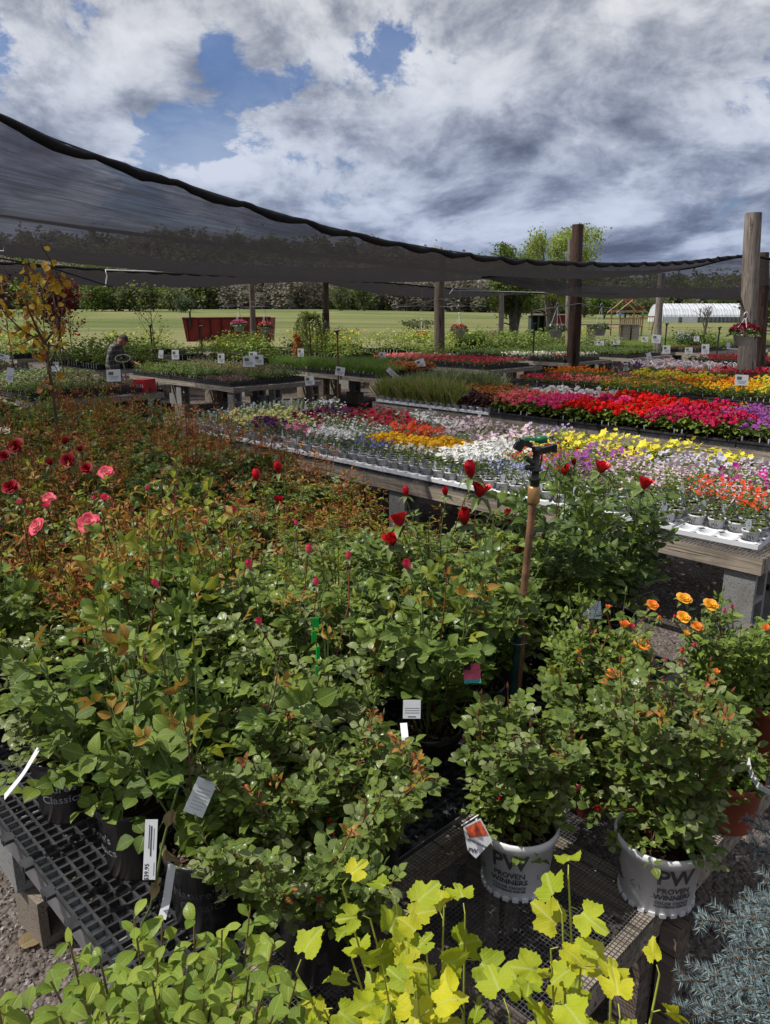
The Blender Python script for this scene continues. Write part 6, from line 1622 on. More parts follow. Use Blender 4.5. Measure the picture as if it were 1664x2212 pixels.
# ------------------------------------------------------------------ rose bushes
SPEC = dict(
 big=dict(T=ROUND_T, ll=.052, canes=5, h=.58, sp=.20, main=('rose_leaf_big', 'rose_leaf_big', 'rose_leaf'), young=('rose_leaf_fresh', 'rose_leaf_big', 'rose_leaf_amber'), yf=.24, node=.042, shoots=5, stem='stem_green'),
 mid=dict(T=ROSE_T, ll=.040, canes=6, h=.52, sp=.20, main=('rose_leaf', 'rose_leaf_silver', 'rose_leaf'), young=('rose_leaf_fresh', 'rose_leaf_amber'), yf=.12, node=.034, shoots=6, stem='stem_green'),
 small=dict(T=ROUND_T, ll=.030, canes=7, h=.42, sp=.22, main=('rose_leaf', 'rose_leaf_silver'), young=('rose_leaf_fresh', 'rose_leaf_bronze'), yf=.08, node=.026, shoots=7, stem='stem_green'),
 dark=dict(T=ROSE_T, ll=.046, canes=6, h=.60, sp=.17, main=('rose_leaf', 'rose_leaf_dark', 'rose_leaf'), young=('rose_leaf_fresh', 'rose_leaf'), yf=.10, node=.036, shoots=6, stem='stem_green'),
 darker=dict(T=ROSE_T, ll=.050, canes=6, h=.64, sp=.19, main=('rose_leaf_dark', 'rose_leaf_dark', 'rose_leaf'), young=('rose_leaf',), yf=.05, node=.036, shoots=6, stem='stem_green'),
 bronze=dict(T=ROSE_T, ll=.040, canes=6, h=.58, sp=.18, main=('rose_leaf', 'rose_leaf_silver', 'rose_leaf_dark'), young=('rose_leaf_bronze', 'rose_leaf_bronze', 'rose_leaf_amber'), yf=.24, node=.032, shoots=7, stem='stem_red'),
 amber=dict(T=ROSE_T, ll=.042, canes=6, h=.54, sp=.18, main=('rose_leaf', 'rose_leaf_silver', 'rose_leaf'), young=('rose_leaf_amber', 'rose_leaf_bronze', 'rose_leaf_fresh'), yf=.44, node=.034, shoots=7, stem='stem_red'),
 spread=dict(T=ROUND_T, ll=.027, canes=15, h=.34, sp=.30, main=('mini_leaf', 'mini_leaf', 'rose_leaf', 'mini_leaf', 'rose_leaf_silver'), young=('rose_leaf_bronze', 'rose_leaf_amber'), yf=.10, node=.021, shoots=8, stem='stem_red'),
 mini=dict(T=ROUND_T, ll=.027, canes=9, h=.36, sp=.19, main=('mini_leaf', 'mini_leaf', 'rose_leaf', 'mini_leaf', 'rose_leaf_silver'), young=('rose_leaf_amber', 'rose_leaf_fresh', 'rose_leaf_bronze'), yf=.075, node=.020, shoots=8, stem='stem_red'),
 orange=dict(T=ROSE_T, ll=.027, canes=8, h=.40, sp=.19, main=('orange_bush_leaf', 'mini_leaf', 'orange_bush_leaf'), young=('rose_leaf_fresh', 'orange_bush_leaf'), yf=.12, node=.022, shoots=8, stem='stem_green'),
)
def grow_bush(kind, r, hscale=1.0, z0=.21, dens=1.0, ss=1.0):
    """returns stems (MB) and an array of leaflets: template index, position, matrix, scale, material"""
    sp = SPEC[kind]; st = MB(); leaves = []; tips = []
    H = sp['h']*hscale
    def leafy(pts, dens_, ytop):
        pts = np.array(pts); seg = np.linalg.norm(np.diff(pts, axis=0), axis=1); Ls = np.concatenate([[0], np.cumsum(seg)]); tot = Ls[-1]
        n = max(1, int(tot/sp['node']*dens_)); ph = r.uniform(0, 6.28)
        for k in range(n):
            s_ = tot*(k+.6)/n; i = min(len(seg)-1, np.searchsorted(Ls, s_)-1); i = max(0, i)
            q = pts[i]+(pts[i+1]-pts[i])*(s_-Ls[i])/max(seg[i], 1e-6); t = unit(pts[i+1]-pts[i])
            hh = (q[2]-z0)/H
            young = hh > 1-sp['yf']*r.uniform(.6, 1.7) or (hh > .5 and r.random() < sp['yf']*.35)
            a = ph+k*2.4; side = np.array([math.cos(a), math.sin(a), 0]); d = unit(side+t*(.75 if young else .35)+np.array([0, 0, r.uniform(-.25, .3)]))
            ll = sp['ll']*r.uniform(.72, 1.2)*(.78 if young else 1)
            rl = ll*(1.5 if not young else 1.2); e = q+d*rl+np.array([0, 0, -rl*.12])
            st.tube([q, (q+e)/2+np.array([0, 0, rl*.06]), e], [.0013, .001, .0007], sp['stem'] if young else 'stem_green', 3, False)
            up = unit(np.array([0, 0, 1.])*(1.0 if not young else .35)+r.normal(0, .42, 3)+np.array([-.1, -.15, 0]))
            sidev = unit(np.cross(d, up)); mats = sp['young'] if young else sp['main']; mt = mats[int(r.integers(len(mats)))]
            Lf = [(e, d, 1.1)]
            for f_, sc_ in ((.62, 1.0), (.22, .8)):
                if sc_ < .9 and (young or r.random() < .25): continue
                b = q+(e-q)*f_
                Lf += [(b+sidev*.002, unit(sidev*.9+d*.45), sc_), (b-sidev*.002, unit(-sidev*.9+d*.45), sc_)]
            for (b, dd, sc_) in Lf:
                dd = unit(dd+r.normal(0, .14, 3)+np.array([0, 0, .1])); u2 = unit(up+r.normal(0, .22, 3))
                Rm = frames(dd[None], u2[None])[0]
                T = 2 if young else int(r.integers(3)); sx = .62 if young else 1.0
                leaves.append((T, b, Rm, (ll*sc_*sx, ll*sc_, ll*sc_), mt))
    for c in range(sp['canes']):
        a = 2*math.pi*(c+r.uniform(-.3, .3))/sp['canes']; out = sp['sp']*ss*r.uniform(.35, 1.1); h = H*r.uniform(.72, 1.03)
        q = np.array([.03*math.cos(a), .03*math.sin(a), z0-.02]); n = 6; pts = []
        for i in range(n+1):
            t = i/n; pts.append(q+np.array([out*t**.8*math.cos(a), out*t**.8*math.sin(a), h*t**1.1])+r.normal(0, .006, 3)*(i > 0))
        st.tube(pts, np.linspace(.0048, .0016, n+1), 'stem_brown' if r.random() < .3 else sp['stem'], 5, False)
        leafy(pts[2:], .8*dens, True); tips.append((pts[-1], unit(pts[-1]-pts[-2])))
        for s_ in range(sp['shoots']):
            t = r.uniform(.18, .88); i = int(t*n); b = pts[i]+(pts[min(n, i+1)]-pts[i])*(t*n-i)
            aa = a+r.uniform(-1.7, 1.7); ln = H*(ss**.7)*r.uniform(.22, .45)*(1.1-t*.5); d = unit(np.array([math.cos(aa)*.8, math.sin(aa)*.8, r.uniform(.5, 2.0)]))
            p2 = [b, b+d*ln*.5, b+d*ln+np.array([0, 0, ln*.18])]
            if p2[-1][2] > z0+H*1.05: p2[-1][2] = z0+H*r.uniform(.9, 1.05)
            st.tube(p2, [.0026, .0019, .0012], sp['stem'], 4, False); leafy(p2, dens, True); tips.append((p2[-1], unit(p2[-1]-p2[1])))
    if kind in ('bronze', 'amber', 'mid', 'dark', 'big', 'darker'):                  # tall new canes standing over the rest
        for c in range(int(r.integers(3, 6)) if kind in ('bronze', 'amber') else int(r.integers(1, 4))):
            a = r.uniform(0, 6.28); o_ = sp['sp']*r.uniform(.1, .8); hh = H*r.uniform(1.06, 1.30); P2 = [np.array([.02*math.cos(a), .02*math.sin(a), z0])]
            for t in (.35, .7, 1.0): P2.append(np.array([o_*t*math.cos(a), o_*t*math.sin(a), z0+hh*t])+r.normal(0, .008, 3))
            st.tube(P2, [.004, .0035, .0028, .0016], 'stem_red' if kind in ('bronze', 'amber') or r.random() < .4 else sp['stem'], 5, False); leafy(P2[2:], dens*.9, True); tips.append((P2[-1], unit(P2[-1]-P2[-2])))
    for c in range({'mini': 13, 'spread': 16, 'orange': 10, 'small': 9, 'big': 5, 'mid': 4}.get(kind, 3)):      # low shoots that spill over the rim
        a = r.uniform(0, 6.28); out = ss*r.uniform(.12, .12+sp['sp']*.55); zz = r.uniform(-.05, .13) if kind in ('mini', 'spread', 'small') else r.uniform(.02, .16)
        ca, sa = math.cos(a), math.sin(a)
        p2 = [np.array([.03*ca, .03*sa, z0]), np.array([out*.45*ca, out*.45*sa, z0+.07+zz*.5]), np.array([out*.8*ca, out*.8*sa, z0+.06+zz*.8]), np.array([out*ca, out*sa, z0+zz])]
        st.tube(p2, [.0026, .0022, .0017, .0012], sp['stem'], 4, False); leafy(p2[1:], dens*1.5, True)
    return st, leaves, tips
def pointy_buds(mb, tips, r, n, green=True, size=.010, mat='stem_green'):
    k = r.permutation(len(tips))[:n]
    for i in k:
        p, d = tips[i]
        if p[2] < .42: continue
        d = unit(d+np.array([0, 0, .6])); e = p+d*r.uniform(.02, .05)
        mb.tube([p, e], .0010, mat, 3, False)
        s_ = size*r.uniform(.7, 1.2); mb.tube([e-d*s_*.2, e+d*s_*.4, e+d*s_*1.3, e+d*s_*2.4], [s_*.18, s_*.52, s_*.36, s_*.05], mat, 6, False)
BUSHES = {}; ROSES = []
def bush_meshes(kind, var):
    key = (kind, var)
    if key not in BUSHES:
        r = np.random.default_rng(sum(map(ord, kind))*11+var*101); st, lv, tips = grow_bush(kind, r)
        pointy_buds(st, tips, r, 16 if kind in ('mini',) else 7, size=.008, mat='stem_red' if kind in ('bronze', 'mini') else 'stem_green')
        mb = MB()
        for T in range(3):
            for mt in sorted({l[4] for l in lv}):
                S_ = [l for l in lv if l[0] == T and l[4] == mt]
                if S_: mb.inst(SPEC[kind]['T'][T], [l[1] for l in S_], np.array([l[2] for l in S_]), np.array([l[3] for l in S_]), mt, True)
        BUSHES[key] = (st.mesh('stems'), mb.mesh('foliage'), tips)
    return BUSHES[key]
LEAFME = {}
def leaf_mesh(tlist, T, mt, nm='leaf'):
    key = (id(tlist), T, mt)
    if key not in LEAFME:
        mb = MB(); mb.inst(tlist[T], [(0, 0, 0)], np.eye(3)[None], 1.0, mt, True); LEAFME[key] = mb.mesh(nm)
    return LEAFME[key]
def leaf_objs(root, leaves, tl, lim=300, nm='leaf'):
    """the leaves that show largest as parts of their own, the rest joined"""
    wm = Matrix.Translation(root.location) @ root.rotation_euler.to_matrix().to_4x4()
    def score(l):
        p = wm @ Vector(l[1]); d = (p-cam.location).length
        c = Vector(l[1]).xy.length
        return -(l[3][1]/d)*(.6+min(c, .3)*2+max(0, (p.z-ZF)*.6))*(1.3 if p.y < root.location.y+.02 else .8)
    lv = sorted(leaves, key=score); near = lv[:lim]; rest = lv[lim:]
    for l in near:
        o = obj(nm, leaf_mesh(tl, l[0], l[4]), root); M = np.eye(4); M[:3, :3] = np.asarray(l[2])*np.array(l[3])[None, :]; M[:3, 3] = l[1]; o.matrix_basis = Matrix(M.tolist())
    if rest:
        mb = MB()
        for T in range(len(tl)):
            for mt in sorted({l[4] for l in rest}):
                S_ = [l for l in rest if l[0] == T and l[4] == mt]
                if S_: mb.inst(tl[T], [l[1] for l in S_], np.array([l[2] for l in S_]), np.array([l[3] for l in S_]), mt, True)
        obj('foliage', mb, root, kind='stuff')
def rose(kind, x, y, z, label, group=None, near=False, hs=1.0, pot=dict(), seed=0, nleaf=260, nbud=8, bmat=None, name='potted_rose', zsoil=None, cat='rose bush', dens=1.0, ss=1.0):
    r = np.random.default_rng(seed); rz = r.uniform(-math.pi, math.pi) if not near else 0.0
    root = thing(name, label, cat, (x, y, z), rz, group)
    pk = dict(pot); pk.setdefault('face', -rz); nursery_pot(root, **pk)
    if near:
        st, lv, tips = grow_bush(kind, r, hs, pk.get('h', .235)-.025, dens, ss); pointy_buds(st, tips, r, nbud, size=.009 if kind != 'mini' else .0075, mat=bmat or ('stem_red' if kind in ('mini', 'bronze') else 'stem_green'))
        obj('stems', st, root); leaf_objs(root, lv, SPEC[kind]['T'], nleaf)
    else:
        a, b, tips = bush_meshes(kind, int(r.integers(4))); sc = hs*r.uniform(.94, 1.06)
        obj('stems', a, root, sc=(1, 1, sc)); obj('foliage', b, root, sc=(1.0, 1.0, sc))
    ROSES.append((root, kind)); return root
def spot(px, py, z=ZF): p = at(px, py, z); return p.x, p.y
near_pts = []
def near_rose(kind, px, py, label, **k):
    x, y = spot(px, py); near_pts.append((x, y)); return rose(kind, x, y, ZF+.001, label, near=True, **k)
BP = dict(R=.112, h=.235)
R1 = near_rose('small', 152, 1745, 'small-leaved rose in the leftmost black front pot with a white strap tag hanging left', seed=11, pot=dict(text='nc', face=.12, **BP), hs=1.0, nleaf=300)
R2 = near_rose('big', 300, 1858, 'broad-leaved rose in a black pot behind the long white price tag', seed=12, pot=dict(text='nc', face=-1.0, **BP), hs=1.12, nleaf=300, nbud=5)
R3 = near_rose('big', 452, 1968, 'broad-leaved rose in the black pot nearest the camera on the plastic bench', seed=13, pot=dict(text='ncf', face=.0, chips=True, **BP), hs=1.0, nleaf=300, nbud=5, dens=.8)
R4 = near_rose('big', 925, 1690, 'airy round-leaved rose in the centre right black pot with a white strap tag', seed=14, pot=dict(text='ncf', face=.3, chips=True, **BP), hs=1.0, nleaf=260, nbud=6, dens=.8)
R5 = near_rose('dark', 1025, 1585, 'rose in a black pot with a pink and teal picture label', seed=15, pot=dict(chips=True, **BP), nleaf=220, dens=.9)
R6 = near_rose('darker', 1196, 1482, 'tall dark-leaved rose in a black pot just right of the sprinkler pipe', seed=16, pot=dict(text='ncf', face=.1, chips=True, **BP), hs=1.25, nleaf=260)
R7 = near_rose('darker', 1318, 1425, 'wide dark glossy rose in a black pot with a grey label, behind the orange roses', seed=17, pot=dict(text='ncf', face=-.2, **BP), hs=1.05, nleaf=240)
R8 = near_rose('mini', 1112, 1898, 'miniature rose in the left one of the two white printed pots', seed=18, pot=dict(text='pw', face=-.35, R=.118, h=.205, mat='white_pot', chips=True), nleaf=300, nbud=34, hs=1.2, ss=.60)
R9 = near_rose('mini', 1416, 1925, 'miniature rose in the right white printed pot, at the bench corner', seed=19, pot=dict(text='pw', face=.05, R=.126, h=.205, mat='white_pot'), nleaf=300, nbud=38, hs=1.42, ss=.72)
R10 = near_rose('mini', 1275, 1745, 'miniature rose in a red pot behind and between the two white pots', seed=20, pot=dict(R=.085, h=.13, mat='red_pot'), nleaf=200, nbud=24, hs=1.25)
R11 = near_rose('spread', 690, 2070, 'low glossy miniature rose with red buds at the bottom centre', seed=21, pot=dict(**BP), nleaf=300, nbud=30, hs=1.05, ss=.9)
R11b = near_rose('spread', 600, 1930, 'glossy miniature rose with few buds behind the bottom centre one', seed=22, pot=dict(**BP), nleaf=260, nbud=26, hs=1.1, ss=.75)
R11c = near_rose('spread', 790, 1900, 'glossy miniature rose left of the white pots, spilling to the bench gap', seed=27, pot=dict(**BP), nleaf=260, nbud=22, hs=.72, ss=.6)
q = loc_ab(FO, -.50, .42); near_pts.append(tuple(q)); R12 = rose('orange', q[0], q[1], ZF, 'left bush of orange and yellow miniature roses with yellow green leaves', near=True, seed=23, pot=dict(R=.10, h=.19), hs=1.22, nleaf=300, nbud=20, ss=.85)
q = loc_ab(FO, -.20, .80); near_pts.append(tuple(q)); R13 = rose('orange', q[0], q[1], ZF, 'right bush of orange and yellow miniature roses in front of the tall cinder block', near=True, seed=24, pot=dict(R=.10, h=.19), hs=1.25, nleaf=300, nbud=20, ss=.68)
x, y = spot(1662, 1635); near_pts.append((x, y)); R14 = rose('orange', x, y, ZF, 'orange rose in a large terracotta coloured pot at the right edge', near=True, seed=25, pot=dict(R=.135, h=.25, mat='terracotta'), hs=.8, nleaf=200, nbud=8, ss=.6)
x, y = spot(1572, 1775); near_pts.append((x, y)); R15 = rose('mini', x, y, ZF, 'miniature rose in a terracotta coloured pot behind the right white pot', near=True, seed=26, pot=dict(R=.095, h=.18, mat='terracotta'), hs=.45, nleaf=120, nbud=6, ss=.4)
# the crowded rows behind
grid_lab = dict(bronze='bronze-red leaved rose in the back left block', amber='amber-tipped green rose in the middle block', mid='mid green leafy rose left of centre',
    dark='dark green rose right of centre', big='broad-leaved green rose in the front block', darker='glossy dark green rose at the right end', small='small-leaved green rose at the front left')
rg = np.random.default_rng(5); gi = 0
for a in np.arange(-7.1, -.75, .335):
    for b in np.arange(-1.02, 1.45, .335):
        aa = a+rg.uniform(-.05, .05); bb = b+rg.uniform(-.05, .05); P = loc_ab(FO, aa, bb)
        if min(np.hypot(P[0]-x_, P[1]-y_) for x_, y_ in near_pts) < (.27 if aa < -1.2 else .23): continue
        if aa > -1.0 and bb > .9: continue
        if -1.9 < aa and bb < -.45 and aa > -1.75: continue          # bare bench corner stays open
        if bb < -.82 and aa > -2.2: continue
        if aa < -2.9 and bb > .1: kind = rg.choice(['bronze', 'bronze', 'amber', 'mid', 'dark'])
        elif aa < -2.5 and bb > -.75: kind = rg.choice(['bronze', 'amber', 'amber', 'mid'])
        elif aa > -2.0 and bb > -.1: kind = rg.choice(['dark', 'dark', 'mid'])
        elif bb < -.3: kind = rg.choice(['big', 'amber', 'big', 'amber'] if aa < -1.9 else ['big', 'mid', 'big'])
        else: kind = rg.choice(['mid', 'amber', 'amber', 'dark'])
        if aa < -5.2 and rg.random() < .5: kind = 'dark'
        if rg.random() < .07 and aa > -4: continue
        kind = str(kind); gi += 1
        hs = rg.uniform(.92, 1.10)*(1.0 if aa < -3.9 else max(.66 if bb > .7 else .76 if bb > .1 else .86 if bb > -.3 else 1.0, min(1.0, .66+(-2.6-aa)*.26)))
        rose(kind, P[0], P[1], ZF, grid_lab[kind].replace(' potted', '').replace('crowded ', '')+f', {ORD(int(round((a+7.1)/.335)))} from left, {ROWN[int(round((b+1.02)/.335))]} row', group=grid_lab[kind].replace('potted rose', 'roses'), seed=100+gi, hs=hs)
# ------------------------------------------------------------------ blooms and buds at their measured places
def add_bloom(px, py, size, kind, mat, pts='z', val=1.4, label=None, sep=False, stem=.32, tilt=None, cands=None, r=np.random.default_rng(9)):
    p = at(px, py, val) if pts == 'z' else atY(px, py, val)
    base = min(ROSES, key=lambda q: (q[0].location.x-p.x)**2+(q[0].location.y-p.y)**2+(0 if (cands is None or q[1] in cands) else 4))[0]
    t = p.y/ray(px, py)[1]; R = size/2/FPX*t
    R = R*({'bud': 1.0, 'half': .98, 'open': .98, 'flat': .98}[kind])
    ax = np.array([r.normal(0, .18), r.normal(-.12, .18), 1.0]) if tilt is None else np.array(tilt, float)
    inv = (Matrix.Translation(base.location) @ base.rotation_euler.to_matrix().to_4x4()).inverted()
    q = inv @ p; axl = np.array(inv.to_3x3() @ Vector(ax)); axl = unit(axl)
    hgt = R*TALL[kind]*.5
    pos = np.array(q)-axl*hgt
    root_pt = np.array([q.x*.45, q.y*.45, max(.3, q.z-stem)])
    if kind == 'bud': kk = .95
    elif kind == 'half': kk = 1.15
    else: kk = 1.0
    o = place_bloom(base, kind, R*kk*(1.0 if kind != 'bud' else 1.25), mat, pos, axl, sep, int(px+py), label, name='flower')
    mb = MB(); m = (root_pt+pos)/2+np.array([r.normal(0, .012), r.normal(0, .012), .01]); mb.tube([root_pt, m, pos-axl*.01, pos], [.0028, .0024, .0022, .0024], 'stem_green' if r.random() < .5 else 'stem_red', 5, False)
    # a few leaves up the flower stem
    for k in range(3):
        u = .25+.22*k; b = root_pt+(m-root_pt)*u*2 if u < .5 else m+(pos-m)*(u-.5)*2; d = rand_dirs(1, -.1, .4, r)
        mb.inst(ROSE_T[0], b[None], frames(d, np.array([[0, 0, 1.]])), .032, 'rose_leaf', True)
    obj('flower_stem', mb, base); return o
RB = [(1016, 1015, 26, 'bud'), (1040, 1055, 34, 'half'), (862, 1118, 32, 'half'), (1003, 1117, 28, 'bud'), (845, 1163, 30, 'half'), (877, 1062, 15, 'bud'), (962, 1062, 14, 'bud'), (1100, 1115, 20, 'bud'), (1116, 1196, 22, 'bud'),
      (998, 1155, 12, 'bud'), (553, 1027, 18, 'bud'), (601, 1010, 18, 'bud'), (601, 1077, 18, 'half')]
for px, py, s_, k in RB: add_bloom(px, py, s_*1.75, k, 'petal_red', 'Y', 3.35 if px > 800 else 4.4, cands=('dark', 'mid'), sep=(s_ > 24))
for px, py, s_, k in [(1218, 1014, 28, 'half'), (1240, 998, 13, 'bud'), (1301, 1006, 32, 'half'), (1395, 1041, 32, 'half'), (1302, 1138, 18, 'half')]:
    add_bloom(px, py, s_*1.55, k, 'petal_red' if px != 1240 else 'petal_darkred', 'Y', 3.25, cands=('darker',), sep=(s_ > 24), stem=.5)
for px, py, s_, k in [(30, 960, 48, 'open'), (5, 982, 34, 'open'), (139, 950, 34, 'half'), (172, 968, 28, 'half'), (143, 990, 44, 'open'), (107, 997, 30, 'half'), (185, 1008, 34, 'open'), (19, 1048, 44, 'open')]:
    add_bloom(px, py, s_*.85, k, 'petal_darkred', 'z', 1.42, sep=(s_ > 40), tilt=(.1*math.sin(px), -.8, .75) if k == 'open' else None)
for px, py, s_, k in [(228, 1016, 36, 'open'), (42, 1083, 24, 'half'), (103, 1073, 32, 'open'), (100, 1092, 28, 'half'), (74, 1132, 46, 'open'), (190, 1123, 54, 'open'), (226, 1075, 30, 'half'), (318, 1056, 15, 'bud'), (203, 1076, 14, 'bud'), (445, 1130, 16, 'bud')]:
    add_bloom(px, py, s_*.9, k, 'petal_pink' if k == 'open' else 'petal_hotpink', 'z', 1.40, sep=(s_ > 34), tilt=(-.15+.3*math.sin(px), -.75, .8) if k == 'open' else None)
for px, py, s_ in [(538, 1220, 18), (667, 1187, 16), (337, 1262, 17), (560, 1344, 16), (683, 1258, 15), (753, 1201, 14), (270, 1408, 18), (880, 1221, 22), (505, 1100, 12), (640, 1130, 10)]:
    add_bloom(px, py, s_*1.5, 'bud', 'petal_hotpink', 'z', 1.36 if py < 1300 else 1.28)
add_bloom(6, 926, 30, 'open', 'petal_white', 'z', 1.45)
OR = [(1480, 1288, 36, 'open', 'petal_yellow'), (1538, 1301, 36, 'open', 'petal_yellow'), (1478, 1328, 34, 'open', 'petal_yellow'), (1411, 1302, 30, 'open', 'petal_orange'), (1508, 1349, 30, 'open', 'petal_orange'), (1388, 1386, 36, 'flat', 'petal_orange'),
      (1350, 1348, 32, 'half', 'petal_orange'), (1365, 1352, 20, 'half', 'petal_hotpink'), (1314, 1310, 20, 'half', 'petal_orange'), (1474, 1406, 17, 'bud', 'petal_hotpink'), (1500, 1394, 16, 'bud', 'petal_hotpink'), (1547, 1451, 24, 'half', 'petal_orange'), (1321, 1452, 24, 'flat', 'petal_orange'),
      (1345, 1427, 22, 'half', 'petal_orange'), (1250, 1408, 17, 'bud', 'petal_orange'), (1252, 1425, 17, 'half', 'petal_orange'), (1565, 1319, 14, 'bud', 'petal_hotpink'), (1582, 1311, 14, 'bud', 'petal_hotpink'), (1483, 1368, 22, 'half', 'petal_yellow'), (1437, 1427, 11, 'bud', 'petal_hotpink'),
      (1468, 1434, 11, 'bud', 'petal_orange'), (1380, 1460, 12, 'bud', 'petal_orange'), (1432, 1470, 11, 'bud', 'petal_hotpink'), (1458, 1332, 13, 'bud', 'petal_hotpink'), (1424, 1335, 15, 'bud', 'petal_orange')]
for px, py, s_, k, m_ in OR: add_bloom(px, py, s_*.92, k, m_, 'z', 1.19-(py-1290)/160*.16, cands=('orange',), sep=(s_ > 28), stem=.16, tilt=(.05, -.45, .9) if k in ('open', 'flat') else None)
add_bloom(1656, 1356, 24, 'half', 'petal_orange', 'z', 1.16, cands=('orange',), stem=.16)
for px, py, s_ in [(1291, 1747, 20), (1080, 1727, 12), (712, 1775, 13), (708, 1650, 14), (806, 1925, 15), (690, 1945, 13), (722, 1803, 9), (1075, 1385, 9), (1325, 1607, 9)]:
    add_bloom(px, py, s_*1.15, 'bud' if s_ < 19 else 'half', 'petal_red', 'z', .85 if px > 1000 else .92, cands=('mini', 'spread'), stem=.14)
# ------------------------------------------------------------------ pot labels and strap tags
def ribbon(name, pts, w, mat, label, cat='plant tag', across=(1, 0, 0), parent=None, th=.0006):
    P = np.array(pts, float); ac = np.array(across, float); t = unit(np.gradient(P, axis=0)); a = unit(ac-(t@ac)[:, None]*t); n = np.cross(t, a); k = len(P)
    V = np.concatenate([P-a*w/2-n*th, P+a*w/2-n*th, P+a*w/2+n*th, P-a*w/2+n*th]); F = []
    for i in range(k-1): 
        for q in range(4): F.append((q*k+i, ((q+1) % 4)*k+i, ((q+1) % 4)*k+i+1, q*k+i+1))
    F += [(0, k, 2*k, 3*k), (k-1, 4*k-1, 3*k-1, 2*k-1)]
    mb = MB(); mb.add(V, F, mat); o = obj(name, mb, parent); o.data.update()
    if parent is None: tag(o, label, cat)
    return o
def bez(P, n=12):
    P = np.array(P, float); u = np.linspace(0, len(P)-1, n); return np.stack([cspline(np.arange(len(P)), P[:, k], u) for k in range(3)], 1)
ribbon('strap_tag', bez([atY(92, 1603, 1.98), atY(70, 1640, 1.90), atY(48, 1675, 1.86), atY(10, 1722, 1.84)]), .026, 'tag_white', 'white strap tag curling off the leftmost front pot', across=(.7, -.5, .4))
ribbon('strap_tag', bez([atY(872, 1562, 2.08), atY(876, 1600, 2.03), atY(882, 1640, 2.02), atY(886, 1682, 2.01)]), .021, 'tag_white', 'white strap tag hanging down the centre right black pot')
ribbon('strap_tag', bez([atY(372, 1868, 1.60), atY(366, 1905, 1.59), atY(360, 1945, 1.58), atY(350, 1985, 1.56)]), .020, 'tag_white', 'long white strap tag hanging beside the dried flower stem')
ribbon('strap_tag', bez([atY(1616, 1640, 2.12), atY(1622, 1668, 2.05), atY(1640, 1698, 2.0), atY(1672, 1716, 1.98)]), .017, 'tag_white', 'thin white strap tag drooping at the right edge over the bench rail', across=(.3, -.3, .9))
def flat_card(name, px, py, Y, w, h, rot, mat, label, lines=(), cat='plant label', parent=None):
    p = atY(px, py, Y); root = obj(name, MB().box((0, 0, 0), (w, .0012, h), mat), None, tuple(p), rot); tag(root, label, cat)
    for (kind_, *q) in lines:
        if kind_ == 't': s_, sz, x, z, mt, ry = q; o = obj('lettering', text_mesh(s_, sz, mt, None, sz*.02), root, loc=(x, -.0011, z), rot=(math.pi/2, ry, 0))
        else: x, z, ww, hh, mt = q; obj('print', MB().box((x, -.0008, z), (ww, .0012, hh), mt), root)
    return root
flat_card('price_tag', 325, 1835, 1.60, .030, .140, (-.38, .03, .05), 'tag_white', 'long upright white price tag reading $39.95 on the black pot', [('t', '$39.95', .0145, -.006, -.052, 'tag_print', -math.pi/2), ('p', -.004, .03, .0018, .055, 'tag_print'), ('p', .001, .02, .0030, .07, 'tag_print'), ('p', .007, .025, .0012, .05, 'pot_print'), ('p', .010, -.045, .0012, .03, 'pot_print')])
flat_card('plant_label', 433, 1722, 1.66, .052, .085, (-.5, .55, .2), 'tag_white', 'grey-white care label tilted in the leaves behind the nearest black pot', [('p', 0, .02-.008*k, .034, .0012, 'pot_print') for k in range(7)])
flat_card('plant_label', 890, 1532, 2.12, .054, .056, (-.35, .06, .1), 'tag_white', 'white printed care label on the rim of the centre right pot', [('p', .0, .004-.007*k, .045, .0014, 'pot_print') for k in range(3)]+[('p', .0, -.022, .024, .002, 'tag_print')])
flat_card('picture_label', 1020, 1455, 2.33, .056, .066, (-.75, -.10, -.1), 'tag_pink', 'pink rose picture label with a teal band reading Hybrid Tea Rose', [('p', 0, -.026, .056, .014, 'tag_teal'), ('t', 'Hybrid Tea Rose', .0072, 0, -.026, 'tag_white', 0), ('p', -.014, .022, .022, .02, 'black_plastic')])
flat_card('picture_label', 1250, 1392, 2.72, .085, .062, (-.6, .55, .0), 'tag_pink', 'pink rose picture label with teal end beside the pot right of the pipe', [('p', .034, 0, .018, .062, 'tag_teal'), ('p', -.032, .0, .014, .05, 'black_plastic')])
flat_card('plant_label', 1279, 1317, 2.98, .082, .075, (-.5, .1, .15), 'metal_sheet', 'blank grey care label stuck in the pot behind the orange roses', [('p', 0, .02-.009*k, .06, .0014, 'pot_print') for k in range(6)])
p = atY(1030, 1812, 1.80); rt = thing('picture_label', 'diamond shaped plant label with orange roses reading Ringo All-Star', 'plant label', tuple(p), rot=(-.35, .12, .05))
mb = MB(); s_ = .052; Q = [(-.9, .55), (.15, 1.05), (1.0, -.05), (.05, -1.0), (-.5, -.62)]; v = [(x*s_*.85, 0, z*s_) for x, z in Q]; mb.add(v+[(a, .0012, c) for a, b, c in v], [(0, 4, 3, 2, 1), (5, 6, 7, 8, 9)]+[(k, (k+1) % 5, 5+(k+1) % 5, 5+k) for k in range(5)], 'tag_white'); obj('card', mb, rt)
mb = MB(); mb.add([(x*s_*.85, -.0008, z*s_) for x, z in [(-.78, .52), (.12, .95), (.72, .22), (-.45, .02)]], [(0, 3, 2, 1)], 'tag_orange'); obj('picture', mb, rt)
obj('lettering', text_mesh('RINGO ALL-STAR', .0075, 'tag_print', None, .0003), rt, loc=(.004, -.0012, -.012), rot=(math.pi/2, .35, 0)); obj('lettering', text_mesh('PW', .017, 'tag_print', None, .0005), rt, loc=(-.008, -.0012, -.032), rot=(math.pi/2, .1, 0))
